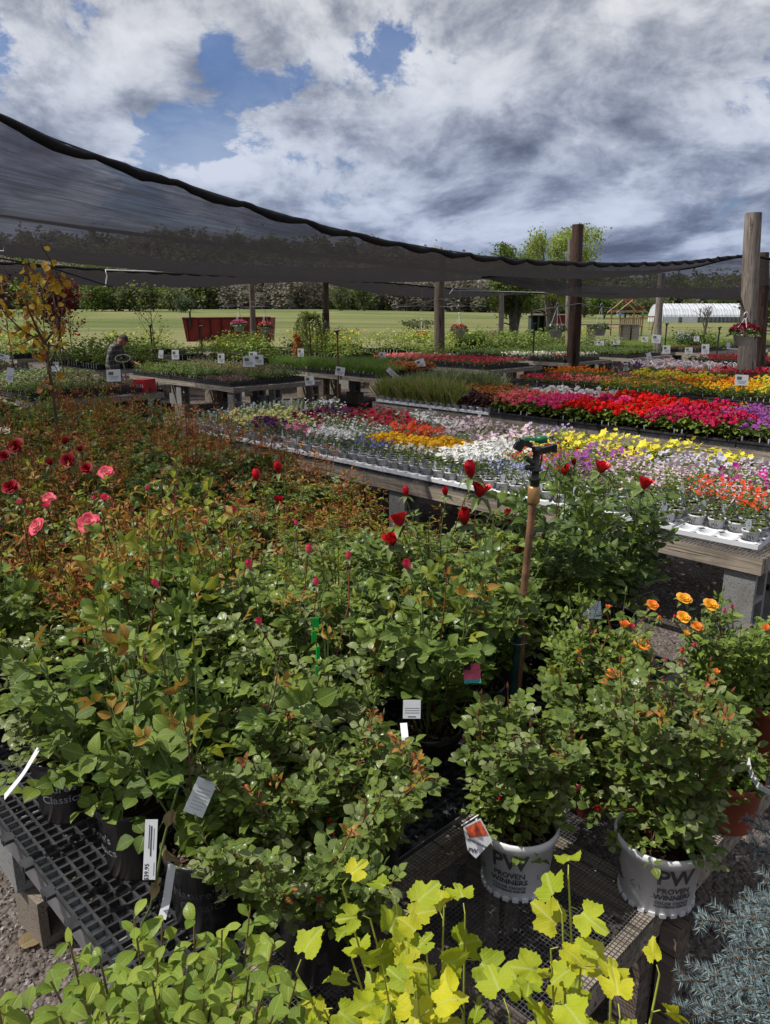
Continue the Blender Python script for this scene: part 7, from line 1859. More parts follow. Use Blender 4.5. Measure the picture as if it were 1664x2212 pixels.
mb = MB(); mb.tube([(-.045, 0, .032), (.0, .003, .062)], .0022, 'tag_white', 5); obj('clip', mb, rt)
# bright green plastic tape on a stake
mb = MB(); p = at(682, 1345, 1.30)
for k, (dx, dz, w, h) in enumerate(((0, 0, .020, .03), (-.006, -.045, .014, .035), (.004, -.10, .012, .04), (-.002, -.16, .012, .03))): mb.box((dx, .004*k, dz), (w, .004, h), 'green_plastic', rotz(.4*k))
tag(obj('plant_tie', mb, None, tuple(p)), 'bright translucent green plastic tie around a rose cane in the middle of the roses', 'plant tie')
mb = MB(); mb.tube([(0, 0, .0), (.004, .002, -.3), (0, 0, -.55)], .004, 'stem_green', 5); 
# dried stem beside the nearest pot
dr = thing('dried_stem', 'withered rose stem with brown shrivelled leaves leaning at the nearest pot', 'dead stem', tuple(at(300, 2000, ZF)))
o_ = Vector(at(300, 2000, ZF)); pts = [Vector(atY(px, py, Y))-o_ for px, py, Y in ((385, 1700, 1.63), (372, 1745, 1.62), (350, 1830, 1.60), (338, 1900, 1.58), (325, 1960, 1.57), (305, 2000, 1.57))]
mb = MB(); mb.tube([tuple(q) for q in pts], [.003, .003, .0035, .0035, .003, .003], 'stem_green', 6); obj('stem', mb, dr)
r = np.random.default_rng(3)
for i_ in (1, 1, 2, 2, 3, 3, 4):
    q = np.array(pts[i_])+r.normal(0, .008, 3); d = np.array([[r.normal(0, .4), r.normal(0, .4), -1.]]); o = obj('leaf', leaf_mesh(ROSE_T, int(r.integers(3)), 'dry_leaf'), dr); placeR(o, q, frames(d, r.normal(0, 1, (1, 3)))[0], r.uniform(.03, .05))
# ------------------------------------------------------------------ sprinkler riser
bx, by = .530, 2.70
sp_ = thing('sprinkler', 'rusty upright pipe with a green and black impact sprinkler head among the roses', 'sprinkler', (bx, by, 0))
mb = MB(); mb.tube([(-.075, 0, 0), (-.020, 0, 1.04)], .0180, 'pipe_green', 16); obj('green_pipe', mb, sp_)
mb = MB(); mb.tube([(-.021, 0, 1.02), (.004, 0, 1.52)], .0138, 'pipe_rust', 16); obj('rusty_pipe', mb, sp_)
mb = MB(); mb.tube([(-.035, -.02, .2), (-.008, -.012, 1.05)], .010, 'pipe_rust', 8); obj('support_rod', mb, sp_)
mb = MB(); a = np.linspace(0, 2*math.pi, 13); mb.tube([(-.025+.031*math.cos(q), -.004+.031*math.sin(q), .975) for q in a], .0018, 'metal_grey', 4, False); obj('wire_tie', mb, sp_)
mb = MB(); mb.lathe([(.0001, 1.515), (.020, 1.515), (.0225, 1.52), (.0225, 1.572), (.019, 1.578), (.0001, 1.578)], 'brass', 18, (.006, 0, 0)); obj('coupling', mb, sp_)
mb = MB(); mb.lathe([(.017, 1.578), (.017, 1.60), (.021, 1.602), (.021, 1.608), (.014, 1.61), (.014, 1.632), (.022, 1.634), (.022, 1.64), (.013, 1.643), (.013, 1.70), (.018, 1.705), (.018, 1.72), (.0001, 1.72)], 'black_plastic', 14, (.008, 0, 0)); obj('body', mb, sp_)
mb = MB(); mb.tube([(.008, 0, 1.66), (-.02, -.012, 1.675), (-.034, -.02, 1.685)], [.011, .010, .009], 'black_plastic', 8); mb.tube([(.008, 0, 1.65), (-.03, .0, 1.645)], .010, 'black_plastic', 7); obj('nozzle', mb, sp_)
mb = MB(); mb.box((-.035, -.005, 1.735), (.05, .030, .018), 'black_plastic', Euler((0, .35, 0)).to_matrix()); mb.box((-.058, -.005, 1.722), (.028, .034, .026), 'black_plastic', Euler((0, .5, 0)).to_matrix()); obj('impact_arm', mb, sp_); mb = MB(); mb.box((.040, 0, 1.71), (.070, .020, .022), 'black_plastic', Euler((0, -.25, .1)).to_matrix()); mb.box((.072, 0, 1.716), (.012, .026, .030), 'black_plastic'); obj('counterweight', mb, sp_)
mb = MB(); mb.box((-.008, 0, 1.748), (.068, .022, .009), 'sprinkler_green', Euler((0, .05, 0)).to_matrix(), .8); mb.lathe([(.0001, 1.759), (.020, 1.759), (.023, 1.752), (.023, 1.737), (.0001, 1.737)], 'sprinkler_green', 14, (.022, 0, 0)); mb.tube([(-.02, 0, 1.75), (-.062, 0, 1.742)], [.010, .005], 'sprinkler_green', 8); obj('green_cap', mb, sp_)
mb = MB(); mb.tube([(-.02, -.02, 1.604), (.045, -.02, 1.604)], .0016, 'black_plastic', 4); mb.tube([(.04, .0, 1.60), (.055, .0, 1.66)], .0016, 'black_plastic', 4); mb.tube([(.024, .004, 1.64), (.03, .004, 1.70)], .003, 'black_plastic', 5); obj('trip_wire', mb, sp_)
# ------------------------------------------------------------------ foreground shrubs
def shrub_stem(root, mb, pts, r0, mat): mb.tube(pts, np.linspace(r0, r0*.45, len(pts)), mat, 7, False)
def leafy_shrub(name, label, cat, base, stems, tl, mats, size, mat_stem, petiole=.35, lim=300, node=None, seed=0, extra=None, pot=None):
    """stems: list of world-space polylines; leaves: explicit nodes along the upper part"""
    r = np.random.default_rng(seed); root = thing(name, label, cat, base); o0 = np.array(base); mb = MB(); leaves = []
    for (pts, n, s0, s1, sz) in stems:
        P = bez([np.array(p)-o0 for p in pts], 14); mb.tube(P, np.linspace(.0042, .0018, len(P)), mat_stem, 6, False)
        ph = r.uniform(0, 6.28)
        for k in range(n):
            u = s0+(1.0-s0)*k/max(1, n-1); i = min(12, int(u*13)); q = P[i]+(P[i+1]-P[i])*(u*13-i); t = unit(P[i+1]-P[i])
            a = ph+k*2.4; d = unit(np.array([math.cos(a), math.sin(a), r.uniform(.0, .7)])+t*.4); s_ = sz*r.uniform(.75, 1.2)*(1.0-(.45 if petiole < .3 else .12)*max(0, u-.8)/.2)
            pl = s_*petiole; e = q+d*pl
            mb.tube([q, e], .0013, mat_stem, 4, False)
            dd = unit(d+np.array([0, 0, r.uniform(-.7, .1)])); up = unit(np.array([0, -.35, 1.])+r.normal(0, .38 if petiole < .3 else .55, 3))
            leaves.append((int(r.integers(len(tl))), e, frames(dd[None], up[None])[0], (s_, s_, s_), mats[int(r.integers(len(mats)))]))
    obj('stems', mb, root)
    if pot: pm = nursery_pot(root, **pot)
    leaf_objs(root, leaves, tl, lim)
    return root
def W_(px, py, Y): return np.array(atY(px, py, Y))
# golden shrub: two plants in pots standing on the ground in front
gb1 = (.10, .98, .0)
def gold(name, label, base, tips, seed, n=9, sz=.066):
    b = np.array(base)+np.array([0, 0, .24]); st = []
    r = np.random.default_rng(seed)
    for (px, py, Y, nn) in tips:
        e = W_(px, py, Y); m = b+(e-b)*np.array([.35, .35, .45])+np.array([r.normal(0, .02), r.normal(0, .015), .05]); m2 = b+(e-b)*np.array([.75, .75, .72])+r.normal(0, .012, 3)
        st.append(([b, m, m2, e], nn+2, .34, 1.03, sz))
    return leafy_shrub(name, label, 'shrub', base, st, LOBED_T, ('gold_leaf', 'gold_leaf_green'), sz, 'gold_stem', seed=seed, pot=dict(R=.13, h=.25))
plain('stem_lime', (.17, .13, .05), .6, .3, .3)
plain('gold_stem', (.30, .33, .05), .5, .4, .2)
G1 = gold('golden_shrub', 'bright yellow lobed-leaf shrub at the bottom centre', (.17, 1.12, 0.0), [(855, 1940, 1.27, 8), (880, 1985, 1.20, 8), (800, 1985, 1.22, 6), (960, 1915, 1.30, 6), (920, 2040, 1.14, 7), (740, 1912, 1.30, 4), (830, 2110, 1.1, 8), (900, 2140, 1.05, 8), (1005, 1975, 1.22, 4), (760, 2070, 1.16, 6), (890, 2080, 1.12, 8), (640, 2100, 1.12, 5), (1000, 2190, 1.05, 5), (700, 2180, 1.05, 6)], 41, sz=.066)
G2 = gold('golden_shrub', 'taller bright yellow shrub with lobed leaves rising right of the bottom centre', (.40, 1.02, 0.0), [(1228, 1890, 1.22, 8), (1215, 1975, 1.16, 7), (1190, 2050, 1.12, 8), (1255, 2090, 1.10, 7), (1140, 2120, 1.08, 7), (1320, 2150, 1.06, 7), (1425, 2105, 1.14, 5), (1200, 2165, 1.02, 9), (1100, 2190, 1.02, 5), (1340, 2200, 1.02, 7)], 42, sz=.066)
# lime shrub with rounded leaves
r = np.random.default_rng(44); st = []
base = np.array((-.42, 1.13, 0.0))
for (px, py, Y) in [(150, 2035, 1.13), (290, 1985, 1.18), (215, 2065, 1.1), (350, 1990, 1.22), (420, 1985, 1.24), (480, 2010, 1.22), (540, 1965, 1.25), (590, 2040, 1.18), (110, 2120, 1.04), (260, 2100, 1.06), (340, 2070, 1.10), (400, 2090, 1.08), (470, 2080, 1.10), (540, 2090, 1.1),
                    (180, 2160, 1.0), (300, 2170, 1.0), (390, 2170, 1.0), (480, 2180, 1.0), (560, 2160, 1.04), (60, 2190, .98), (640, 2120, 1.1), (440, 2130, 1.02), (230, 2190, .98), (330, 2120, 1.03), (505, 2130, 1.02), (130, 2195, .98), (590, 2195, 1.0), (520, 2195, .98)]:
    e = W_(px, py, Y); b = base+np.array([r.uniform(-.06, .06), r.uniform(-.05, .05), .24]); m = b+(e-b)*np.array([.55, .5, .5]); st.append(([b, m, b+(e-b)*.8+np.array([0, 0, -.01]), e], 17, .45, 1.02, .057))
LS = leafy_shrub('lime_shrub', 'lime green shrub with rounded leaves in the bottom left foreground', 'shrub', tuple(base), st, OBOV_T, ('lime_leaf', 'lime_leaf', 'orange_bush_leaf'), .043, 'stem_lime', petiole=.15, seed=45, pot=dict(R=.13, h=.25))
st = []
for (px, py, Y) in [(-20, 2140, 1.0), (-5, 2165, .98), (-30, 2180, .98)]:
    e = W_(px, py, Y); b = np.array((-.60, .98, .24)); st.append(([b, b+(e-b)*.5, b+(e-b)*.8, e], 10, .5, 1.0, .057))
leafy_shrub('lime_shrub', 'lime green leaf tips poking in at the bottom left corner', 'shrub', (-.60, .98, 0), st, OBOV_T, ('orange_bush_leaf', 'lime_leaf'), .043, 'stem_lime', petiole=.15, seed=46, pot=dict(R=.13, h=.25))
# blue spruce at the right
def spruce():
    r = np.random.default_rng(51); base = np.array((1.42, 1.55, 0.0)); root = thing('blue_spruce', 'young blue spruce with stiff silvery needles at the bottom right', 'spruce', tuple(base))
    wood = MB(); nd = MB(); 
    tpl = (np.array([(-.5, 0, 0), (.5, 0, 0), (.06, 1, 0), (-.06, 1, 0)], float)*np.array([.11, 1, 1]), [np.array([(0, 1, 2, 3)])], np.array([(0, 0, 0), (0, 0, 0), (0, 1, 0), (0, 1, 0)], float))
    wood.tube([(0, 0, 0), (0, 0, .5), (.01, 0, 1.05)], [.02, .014, .006], 'stem_brown', 8)
    br = []
    tips = [(1500, 1985, 1.52), (1470, 2120, 1.40), (1560, 2070, 1.42), (1600, 1940, 1.62), (1590, 1980, 1.5), (1620, 1820, 1.85), (1612, 1765, 1.95), (1650, 1900, 1.62), (1640, 2000, 1.5), (1660, 2080, 1.4), (1590, 2140, 1.32), (1520, 2160, 1.32), (1480, 2200, 1.26), (1560, 2200, 1.26), (1640, 2170, 1.3), (1660, 1780, 1.8), (1700, 1850, 1.6), (1700, 2000, 1.4), (1610, 2050, 1.42), (1570, 2010, 1.5), (1635, 1950, 1.55), (1530, 2110, 1.38), (1610, 2110, 1.36), (1655, 2040, 1.42)]
    for (px, py, Y) in tips:
        e = W_(px, py, Y)-base; q = np.array([0, 0, max(.1, e[2]-.10)]); br.append((q, e, 1))
    for k in range(44):
        z = r.uniform(.08, .98); a = r.uniform(0, 6.28); l_ = .42*(1.1-z)+.05; br.append((np.array([0, 0, z]), np.array([l_*math.cos(a), l_*math.sin(a), z+.06]), 0))
    segs = []
    for (q, e, _) in br:
        d = e-q; L_ = np.linalg.norm(d); m = (q+e)/2-np.array([0, 0, .02]); wood.tube([q, m, e], [.006, .004, .0022], 'stem_brown', 5, False); segs += [(q+(m-q)*.35, m), (m, e)]
        n = int(L_/.035)
        for i in range(n):
            u = .3+.68*(i+.5)/n; b = q+d*u; side = unit(np.cross(d, [0, 0, 1]))*(1 if i % 2 else -1); t = unit(side*.9+unit(d)*.75+np.array([0, 0, r.uniform(-.25, .3)])); l2 = .11*(1.15-u)*r.uniform(.7, 1.2)+.022
            wood.tube([b, b+t*l2], [.0025, .0015], 'stem_brown', 4, False); segs.append((b, b+t*l2))
    for (a, b) in segs:
        L_ = np.linalg.norm(b-a); n = int(L_/.0009); u = r.random(n); P = a+(b-a)*u[:, None]; t = unit(b-a)
        rd = rand_dirs(n, -1, 1, r); rd = unit(rd-(rd@t)[:, None]*t+np.array([0, 0, .15])); d = unit(rd+t*.62)
        nd.inst(tpl, P, frames(d, rand_dirs(n, -1, 1, r)), .020*r.uniform(.75, 1.15, n), 'needle')
    obj('branches', wood, root); obj('needles', nd, root, kind='stuff'); print('needle faces', nd.n//4)
    return root
spruce()
# ------------------------------------------------------------------ yellow redbud and the small trees at the left
def redbud():
    r = np.random.default_rng(61); Y0 = 5.9; b = W_(118, 850, Y0); b[2] = .0
    root = thing('redbud_tree', 'slender young tree with yellow orange heart-shaped leaves at the left', 'tree', tuple(b)); mb = MB(); leaves = []
    def P(px, py, dy=0.0): return W_(px, py, Y0+dy)-b
    br = [([np.zeros(3), P(120, 860), P(112, 800), P(98, 740)], .013, .008, 0), ([P(98, 745), P(85, 700), P(70, 650), P(58, 610), P(48, 560)], .010, .003, 22),
          ([P(98, 740), P(104, 690), P(100, 640), P(108, 580), P(100, 530)], .009, .003, 24), ([P(104, 770), P(80, 735), P(45, 712), P(8, 668), P(-10, 640)], .009, .003, 24),
          ([P(110, 790), P(128, 730), P(124, 690), P(135, 640), P(108, 560)], .007, .002, 14), ([P(90, 700), P(60, 660), P(30, 630), P(10, 575)], .006, .002, 14), ([P(102, 745), P(128, 745), P(140, 700)], .005, .002, 6),
          ([P(106, 800), P(120, 812), P(112, 838)], .005, .002, 7), ([P(86, 722), P(50, 745), P(30, 735)], .005, .002, 9), ([P(98, 650), P(122, 610), P(115, 570)], .005, .002, 8), ([P(70, 655), P(90, 625), P(82, 590)], .004, .002, 7),
          ([P(45, 712), P(20, 720), P(0, 700)], .005, .002, 6), ([P(30, 640), P(5, 610), P(-12, 585)], .004, .002, 8), ([P(98, 742), P(76, 700), P(68, 705)], .004, .002, 7), ([P(112, 800), P(100, 770), P(88, 765), P(75, 775)], .004, .002, 7)]
    for (pts, r0, r1, n) in br:
        for q in pts[1:]: q[1] += r.normal(0, .06)
        B = bez(pts, 16); mb.tube(B, np.linspace(r0, r1, 16), 'stem_brown', 7, False)
        for k in range(int(n*1.3)):
            u = r.uniform(.12, 1.0)*14.9; i = int(u); q = B[i]+(B[min(15, i+1)]-B[i])*(u-i); d = rand_dirs(1, -.4, .4, r)[0]; s_ = .040*r.uniform(.6, 1.3)
            e = q+d*.03; mb.tube([q, e], .0015, 'stem_brown', 4, False)
            up = unit(np.array([0, -.6, .5])+r.normal(0, .45, 3)); dd = unit(d*.6+np.array([0, 0, -.6])); mt = ('redbud_leaf', 'redbud_leaf', 'redbud_leaf', 'redbud_leaf_copper')[int(r.integers(4))]
            leaves.append((int(r.integers(2)), e, frames(dd[None], up[None])[0], (s_, s_, s_), mt))
    obj('branches', mb, root); leaf_objs(root, leaves, HEART_T, 300); nursery_pot(root, R=.15, h=.28)
redbud()
def potted_tree(px, pyb, Y, top, label, leaves, nl, spread, w, leaf=.05, name='young_tree', seed=0, zlo=.3, mat='stem_brown', z0=.0, group=None):
    r = np.random.default_rng(seed); b = W_(px, pyb, Y); b[2] = z0; h = atY(px, top, Y).z-z0
    root = thing(name, label, 'young tree', tuple(b)); mb = MB(); P = []
    mb.tube([(0, 0, 0), (.02, 0, h*.35), (-.02, .01, h*.7), (0, 0, h)], [.018, .014, .009, .004], mat, 6, False)
    for k in range(16):
        z = h*r.uniform(zlo, .92); a = r.uniform(0, 6.28); o_ = w*.5*r.uniform(.5, 1)*(1 if spread else .5); e = np.array([o_*math.cos(a), o_*math.sin(a), min(h, z+h*r.uniform(.08, .25))]); m = np.array([e[0]*.4, e[1]*.4, z+(e[2]-z)*.35])
        mb.tube([(0, 0, z), m, e], [.007, .005, .002], mat, 4, False); P += [e, m, (e+m)/2]
        for j in range(2):
            e2 = e+rand_dirs(1, -.1, .9, r)[0]*w*.16; mb.tube([m*.4+e*.6, e2], [.003, .0015], mat, 3, False); P.append(e2)
    P = np.array(P); k = r.integers(0, len(P), nl); Q = P[k]+r.normal(0, leaf*.9, (nl, 3)); cr = MB(); n2 = nl//2
    for s_, m_ in ((slice(0, n2), leaves[0]), (slice(n2, nl), leaves[-1])):
        Qs = Q[s_]; n = len(Qs); cr.inst(SIMPLE3_T[0], Qs, frames(rand_dirs(n, -.8, .2, r), rand_dirs(n, .1, 1, r)), leaf*r.uniform(.6, 1.3, n), m_)
    obj('trunk', mb, root); obj('crown', cr, root); nursery_pot(root, R=.14, h=.26); return root
potted_tree(138, 780, 18, 618, 'small maroon leaved maple with a dense dark red crown', ('maroon_leaf',), 1500, True, .95, .085, seed=1, zlo=.55)
potted_tree(150, 700, 21, 655, 'light red leaf sprays at the foot of the maroon maple', ('maroon_leaf', 'fl_red'), 110, True, .75, .08, seed=2, zlo=.6)
potted_tree(26, 780, 18, 612, 'second maroon leaved tree at the left edge, looser crown', ('maroon_leaf',), 420, True, 1.5, .075, seed=3, zlo=.62)
potted_tree(106, 790, 15, 618, 'thin multi-stem tree with light green leaves behind the yellow one', ('maple_green', 'orange_bush_leaf'), 420, True, .9, .055, seed=4, zlo=.35, mat='bark_grey')
potted_tree(135, 800, 14, 605, 'bare grey stemmed sapling beside the maroon maple', ('maple_green',), 60, True, .7, .05, seed=5, zlo=.3, mat='bark_grey')
potted_tree(335, 775, 19, 615, 'open vase-shaped sapling with sparse new leaves behind the man', ('maple_green', 'orange_bush_leaf'), 330, True, 1.25, .055, seed=6, zlo=.15, mat='stem_brown')
# weeping tree
def weeping():
    r = np.random.default_rng(71); Y = 20.5; b = W_(672, 770, Y); b[2] = 0; h = atY(672, 672, Y).z
    root = thing('weeping_tree', 'small weeping tree with drooping green branches in the middle', 'tree', tuple(b)); mb = MB(); P = []; mb.tube([(.03, 0, 0), (.0, 0, h*.5), (-.03, 0, h*.97)], [.025, .02, .014], 'stem_brown', 7)
    for k in range(46):
        a = r.uniform(0, 6.28); w = r.uniform(.12, .42); zt = h*r.uniform(.90, 1.0); ln = r.uniform(.35, 1.05)
        pts = [np.array([0, 0, h*.9]), np.array([w*.55*math.cos(a), w*.55*math.sin(a), zt]), np.array([w*math.cos(a), w*math.sin(a), zt-ln*.4]), np.array([w*1.08*math.cos(a), w*1.08*math.sin(a), zt-ln])]
        B = bez(pts, 9); mb.tube(B, [.005]*9, 'stem_brown', 3, False); P += list(B[2:])
    P = np.array(P); n = 1900; Q = P[r.integers(0, len(P), n)]+r.normal(0, .022, (n, 3)); cr = MB(); cr.inst(SIMPLE_T[0], Q, frames(rand_dirs(n, -1, -.2, r), rand_dirs(n, -.2, .8, r)), .055*r.uniform(.6, 1.2, n), 'maple_green')
    obj('trunk', mb, root); obj('crown', cr, root); nursery_pot(root, R=.15, h=.26)
weeping()
# brown conifer-like plant left of it
cr = MB(); r = np.random.default_rng(4); n = 500; z = r.random(n); a = r.uniform(0, 6.28, n); u = .16*(1-z*.7); P = np.stack([u*np.cos(a), u*np.sin(a), z*.75], 1); cr.inst(SIMPLE_T[0], P, frames(rand_dirs(n, .2, 1, r), rand_dirs(n, 0, 1, r)), .07, 'redbud_leaf_copper'); p = W_(643, 765, 20); tag(obj('copper_shrub', cr, None, (p[0], p[1], ZB)), 'narrow copper brown shrub left of the weeping tree', 'shrub')
# dark shrub group and small potted grasses at the back
for (px, Y, nm, lb, mt, nn, w) in [(1475, 27, 'potted_shrub', 'dark green potted shrubs behind the cards, left one', 'rose_leaf_dark', 420, .9), (1500, 27, 'potted_shrub', 'dark green potted shrub behind the cards, middle one', 'rose_leaf_dark', 420, .9), (1530, 27, 'potted_shrub', 'lighter potted shrub right of the dark ones', 'rose_leaf', 420, .9),
        (855, 0, '', '', '', 0, 0), (866, 27, 'potted_grass', 'first small tuft of bright grass right of the sturdy pole', 'grass_green', 160, .35), (880, 27, 'potted_grass', 'second tuft of bright grass right of the sturdy pole', 'grass_green', 160, .35), (840, 27, 'potted_grass', 'darker ball shaped tuft right of the sturdy pole', 'green_shrub', 160, .3),
        (1040, 29, 'potted_shrub', 'upright green shrub on the back bench left of the tall tree trunk', 'rose_leaf', 260, .4), (1062, 29, 'potted_shrub', 'dark purple shrub on the back bench', 'maroon_soft', 260, .6), (1092, 29, 'potted_shrub', 'pale green shrub in a white pot on the back bench', 'rose_leaf_silver', 260, .5), (808, 21.5, 'potted_shrub', 'light green bushy plant at the foot of the sturdy pole', 'orange_bush_leaf', 600, 1.1)]:
    if not nm: continue
    if mt == 'green_shrub': mt = 'rose_leaf_dark'
    px2 = px*1.0 if px > 900 else px*1.0+ (150 if px in (866, 880, 840) else 125 if px == 808 else 0)
    r = np.random.default_rng(int(px)); p = W_(px2, 740, Y); root = thing(nm, lb, 'potted plant', (p[0], p[1], ZB if px != 808 else .5)); q = r.normal(0, 1, (nn, 3))*np.array([w*.22, w*.22, .14])+np.array([0, 0, .38]); cr = MB()
    if 'grass' in nm: d = rand_dirs(nn, .6, 1, r); cr.inst(BLADE_T[0], q*np.array([.5, .5, 0])+np.array([0, 0, .18]), frames(d, rand_dirs(nn, -.2, .2, r)), .45, mt)
    else: cr.inst(SIMPLE3_T[0], q, frames(rand_dirs(nn, -.5, .6, r), rand_dirs(nn, .1, 1, r)), .07*r.uniform(.7, 1.3, nn), mt)
    obj('foliage', cr, root); nursery_pot(root, R=.12, h=.22, mat='white_pot' if px == 1092 else 'black_plastic')
# ------------------------------------------------------------------ the man
def man():
    Y = 16.2; p = atY(237, 720, Y); base = (p.x, Y, 0.0); S_ = 1.0
    root = thing('person', 'man in a dark plaid flannel shirt bending his head over a bench', 'person', base)
    J = {}; E_ = []; Rr = {}
    def j(n, x, y, z, r, par=None):
        J[n] = len(J); Rr[n] = r; V.append((x, y, z)); 
        if par: E_.append((J[par], J[n]))
    V = []
    j('pelvis', 0, 0, .98, .150); j('waist', .005, -.01, 1.10, .135, 'pelvis'); j('chest', .07, -.02, 1.29, .155, 'waist'); j('neckb', .15, -.03, 1.42, .085, 'chest'); j('neck', .21, -.03, 1.475, .055, 'neckb')
    j('shl', .11, -.20, 1.40, .075, 'neckb'); j('ell', .02, -.27, 1.14, .050, 'shl'); j('wrl', .09, -.30, .92, .032, 'ell'); j('pal', .11, -.30, .85, .036, 'wrl')
    j('shr', .12, .18, 1.40, .075, 'neckb'); j('elr', .16, .24, 1.20, .050, 'shr'); j('wrr', .36, .18, 1.08, .032, 'elr'); j('par', .44, .16, 1.06, .034, 'wrr')
    j('hipl', 0, -.10, .90, .105, 'pelvis'); j('knl', .02, -.11, .50, .070, 'hipl'); j('anl', -.02, -.12, .09, .048, 'knl'); j('tol', .12, -.13, .04, .036, 'anl')
    j('hipr', 0, .10, .90, .105, 'pelvis'); j('knr', .04, .11, .50, .070, 'hipr'); j('anr', .01, .12, .09, .048, 'knr'); j('tor', .15, .13, .04, .036, 'anr')
    for s, wr, sx, dirx in (('l', 'pal', -1, np.array([.12, .0, -1.])), ('r', 'par', 1, np.array([1., 0, -.25]))):
        c = np.array(V[J[wr]]); d = unit(dirx); side = np.array([.6, -.8 if s == 'l' else .8, 0])*.0+np.array([0, 1., 0]) if s == 'r' else np.array([1., 0, 0])
        for f in range(4):
            o_ = side*(f-1.5)*.018; l_ = (.075, .085, .08, .062)[f]; b = c+o_+d*.03; n = f'{s}f{f}'
            j(n+'a', *b, .0105, wr); j(n+'b', *(b+d*l_*.55+np.array([0, 0, -.006])), .0092, n+'a'); j(n+'c', *(b+d*l_+np.array([-.004, 0, -.016])), .008, n+'b')
        b = c-side*.034; j(s+'ta', *b, .012, wr); j(s+'tb', *(b+d*.035-side*.012), .010, s+'ta')
    me = bpy.data.meshes.new('body'); me.from_pydata([tuple(v) for v in V], E_, []); me.update()
    o = bpy.data.objects.new('body', me); COL.objects.link(o)
    m_ = o.modifiers.new('s', 'SKIN'); m_.use_smooth_shade = True
    names = list(J)
    for n, i in J.items():
        sv = me.skin_vertices[0].data[i]; sv.radius = (Rr[n], Rr[n]*(1.15 if n in ('waist', 'chest', 'pelvis') else 1)); sv.use_root = (n == 'pelvis')
    o.modifiers.new('d', 'SUBSURF').levels = 2; o.modifiers['d'].render_levels = 2
    dg = bpy.context.evaluated_depsgraph_get(); dg.update(); me2 = bpy.data.meshes.new_from_object(o.evaluated_get(dg)); bpy.data.objects.remove(o)
    for m in ('flannel', 'denim_dark', 'skin', 'rubber'): me2.materials.append(MATS[m])
    for pl in me2.polygons:
        c = pl.center; k = 0
        if c.z < .97 and abs(c.y) < .24 : k = 1
        if c.z < .11: k = 3
        if c.z < .955 and c.y < -.255: k = 2
        if c.x > .34 and c.z > .98: k = 2
        if c.z > 1.44 and c.x > .18 and abs(c.y+.03) < .09: k = 2
        pl.material_index = k; pl.use_smooth = True
    obj('body', me2, root)
    # head, turned right and bowed
    V = []; n = 18; m = 16; F = []
    for i in range(m+1):
        t = math.pi*i/m
        for k in range(n):
            a = 2*math.pi*k/n; x = math.cos(a)*math.sin(t); y = math.sin(a)*math.sin(t); z = math.cos(t)
            X = x*.098; Y_ = y*.077; Z_ = z*.125
            if z < 0: X *= (1+.10*z); Y_ *= (1+.38*z)
            if x > .75 and -.35 < z < .20: X += .024*math.exp(-(y/.20)**2)*(1-abs(z+.12)/.35)          # nose
            if x > .6 and .05 < z < .3: X -= .008*math.exp(-((abs(y)-.35)/.16)**2)                     # eye sockets
            if x > .6 and -.62 < z < -.48: X -= .005                                                  # mouth
            if x > .4 and z < -.72: X += .012                                                         # chin
            if abs(y) > .88 and -.3 < z < .2: Y_ *= 1.16                                              # ears
            V.append((X, Y_, Z_))
    for i in range(m):
        for k in range(n): F.append((i*n+k, i*n+(k+1) % n, (i+1)*n+(k+1) % n, (i+1)*n+k))
    mb = MB(); mb.add(V, [f[::-1] for f in F], 'skin', smooth=True); hd = obj('head', mb, root, loc=(.262, -.03, 1.535), rot=(0, .85, -.12))
    mb = MB(); V2 = []; F2 = []
    for i in range(8):
        t = math.pi*i/14
        for k in range(n):
            a = 2*math.pi*k/n; x = math.cos(a)*math.sin(t); y = math.sin(a)*math.sin(t); z = math.cos(t); back = .5-.5*math.cos(a)
            zz = z if back > .35 else max(z, .55); V2.append((x*.106-.006, y*.085, zz*.134))
    for i in range(7):
        for k in range(n): F2.append((i*n+k, (i+1)*n+k, (i+1)*n+(k+1) % n, i*n+(k+1) % n))
    mb.add(V2, F2, 'hair_grey', smooth=True); obj('hair', mb, hd)
    mb = MB(); [mb.lathe([(.0001, -.004), (.008, -.002), (.008, .004), (.0001, .006)], 'hair_grey', 8, (.088, y, .018)) for y in (-.030, .030)]; obj('eyes', mb, hd)
    mb = MB()
    for sg in (-1, 1): mb.lathe([(.0001, -.028), (.012, -.02), (.017, .0), (.014, .02), (.0001, .03)], 'skin', 8, (-.002, sg*.080, -.005))
    obj('ears', mb, hd)
    mb = MB(); mb.tube([(.13, -.11, 1.44), (.11, -.03, 1.48), (.14, .06, 1.45), (.20, .055, 1.42), (.23, -.03, 1.40), (.20, -.10, 1.42), (.13, -.11, 1.44)], .017, 'flannel', 6, False); obj('shirt_collar', mb, root)
man()
# cart he leans on
p = atY(262, 735, 15.4); ct = thing('garden_cart', 'garden cart with a curved grey steel handle and black tyres beside the man', 'cart', (p.x, 15.4, 0))
mb = MB(); a = np.linspace(0, 2*math.pi, 17); mb.tube([(.0+.15*math.cos(q), .06*math.sin(q), 1.22+.07*math.sin(q)) for q in a], .006, 'wire', 6, False); mb.tube([(0, 0, 1.16), (.02, .1, .7), (.05, .2, .45)], .014, 'metal_grey', 6); obj('handle', mb, ct)
mb = MB(); mb.box((0, .5, .45), (.6, 1.0, .05), 'metal_grey'); obj('deck', mb, ct)
for x in (-.32, .32):
    for y in (.15, .85):
        mb = MB(); mb.tube([(x+0*q, y+.15*math.cos(q), .19+.15*math.sin(q)) for q in a], .045, 'rubber', 6, False); obj('tyre', mb, ct)
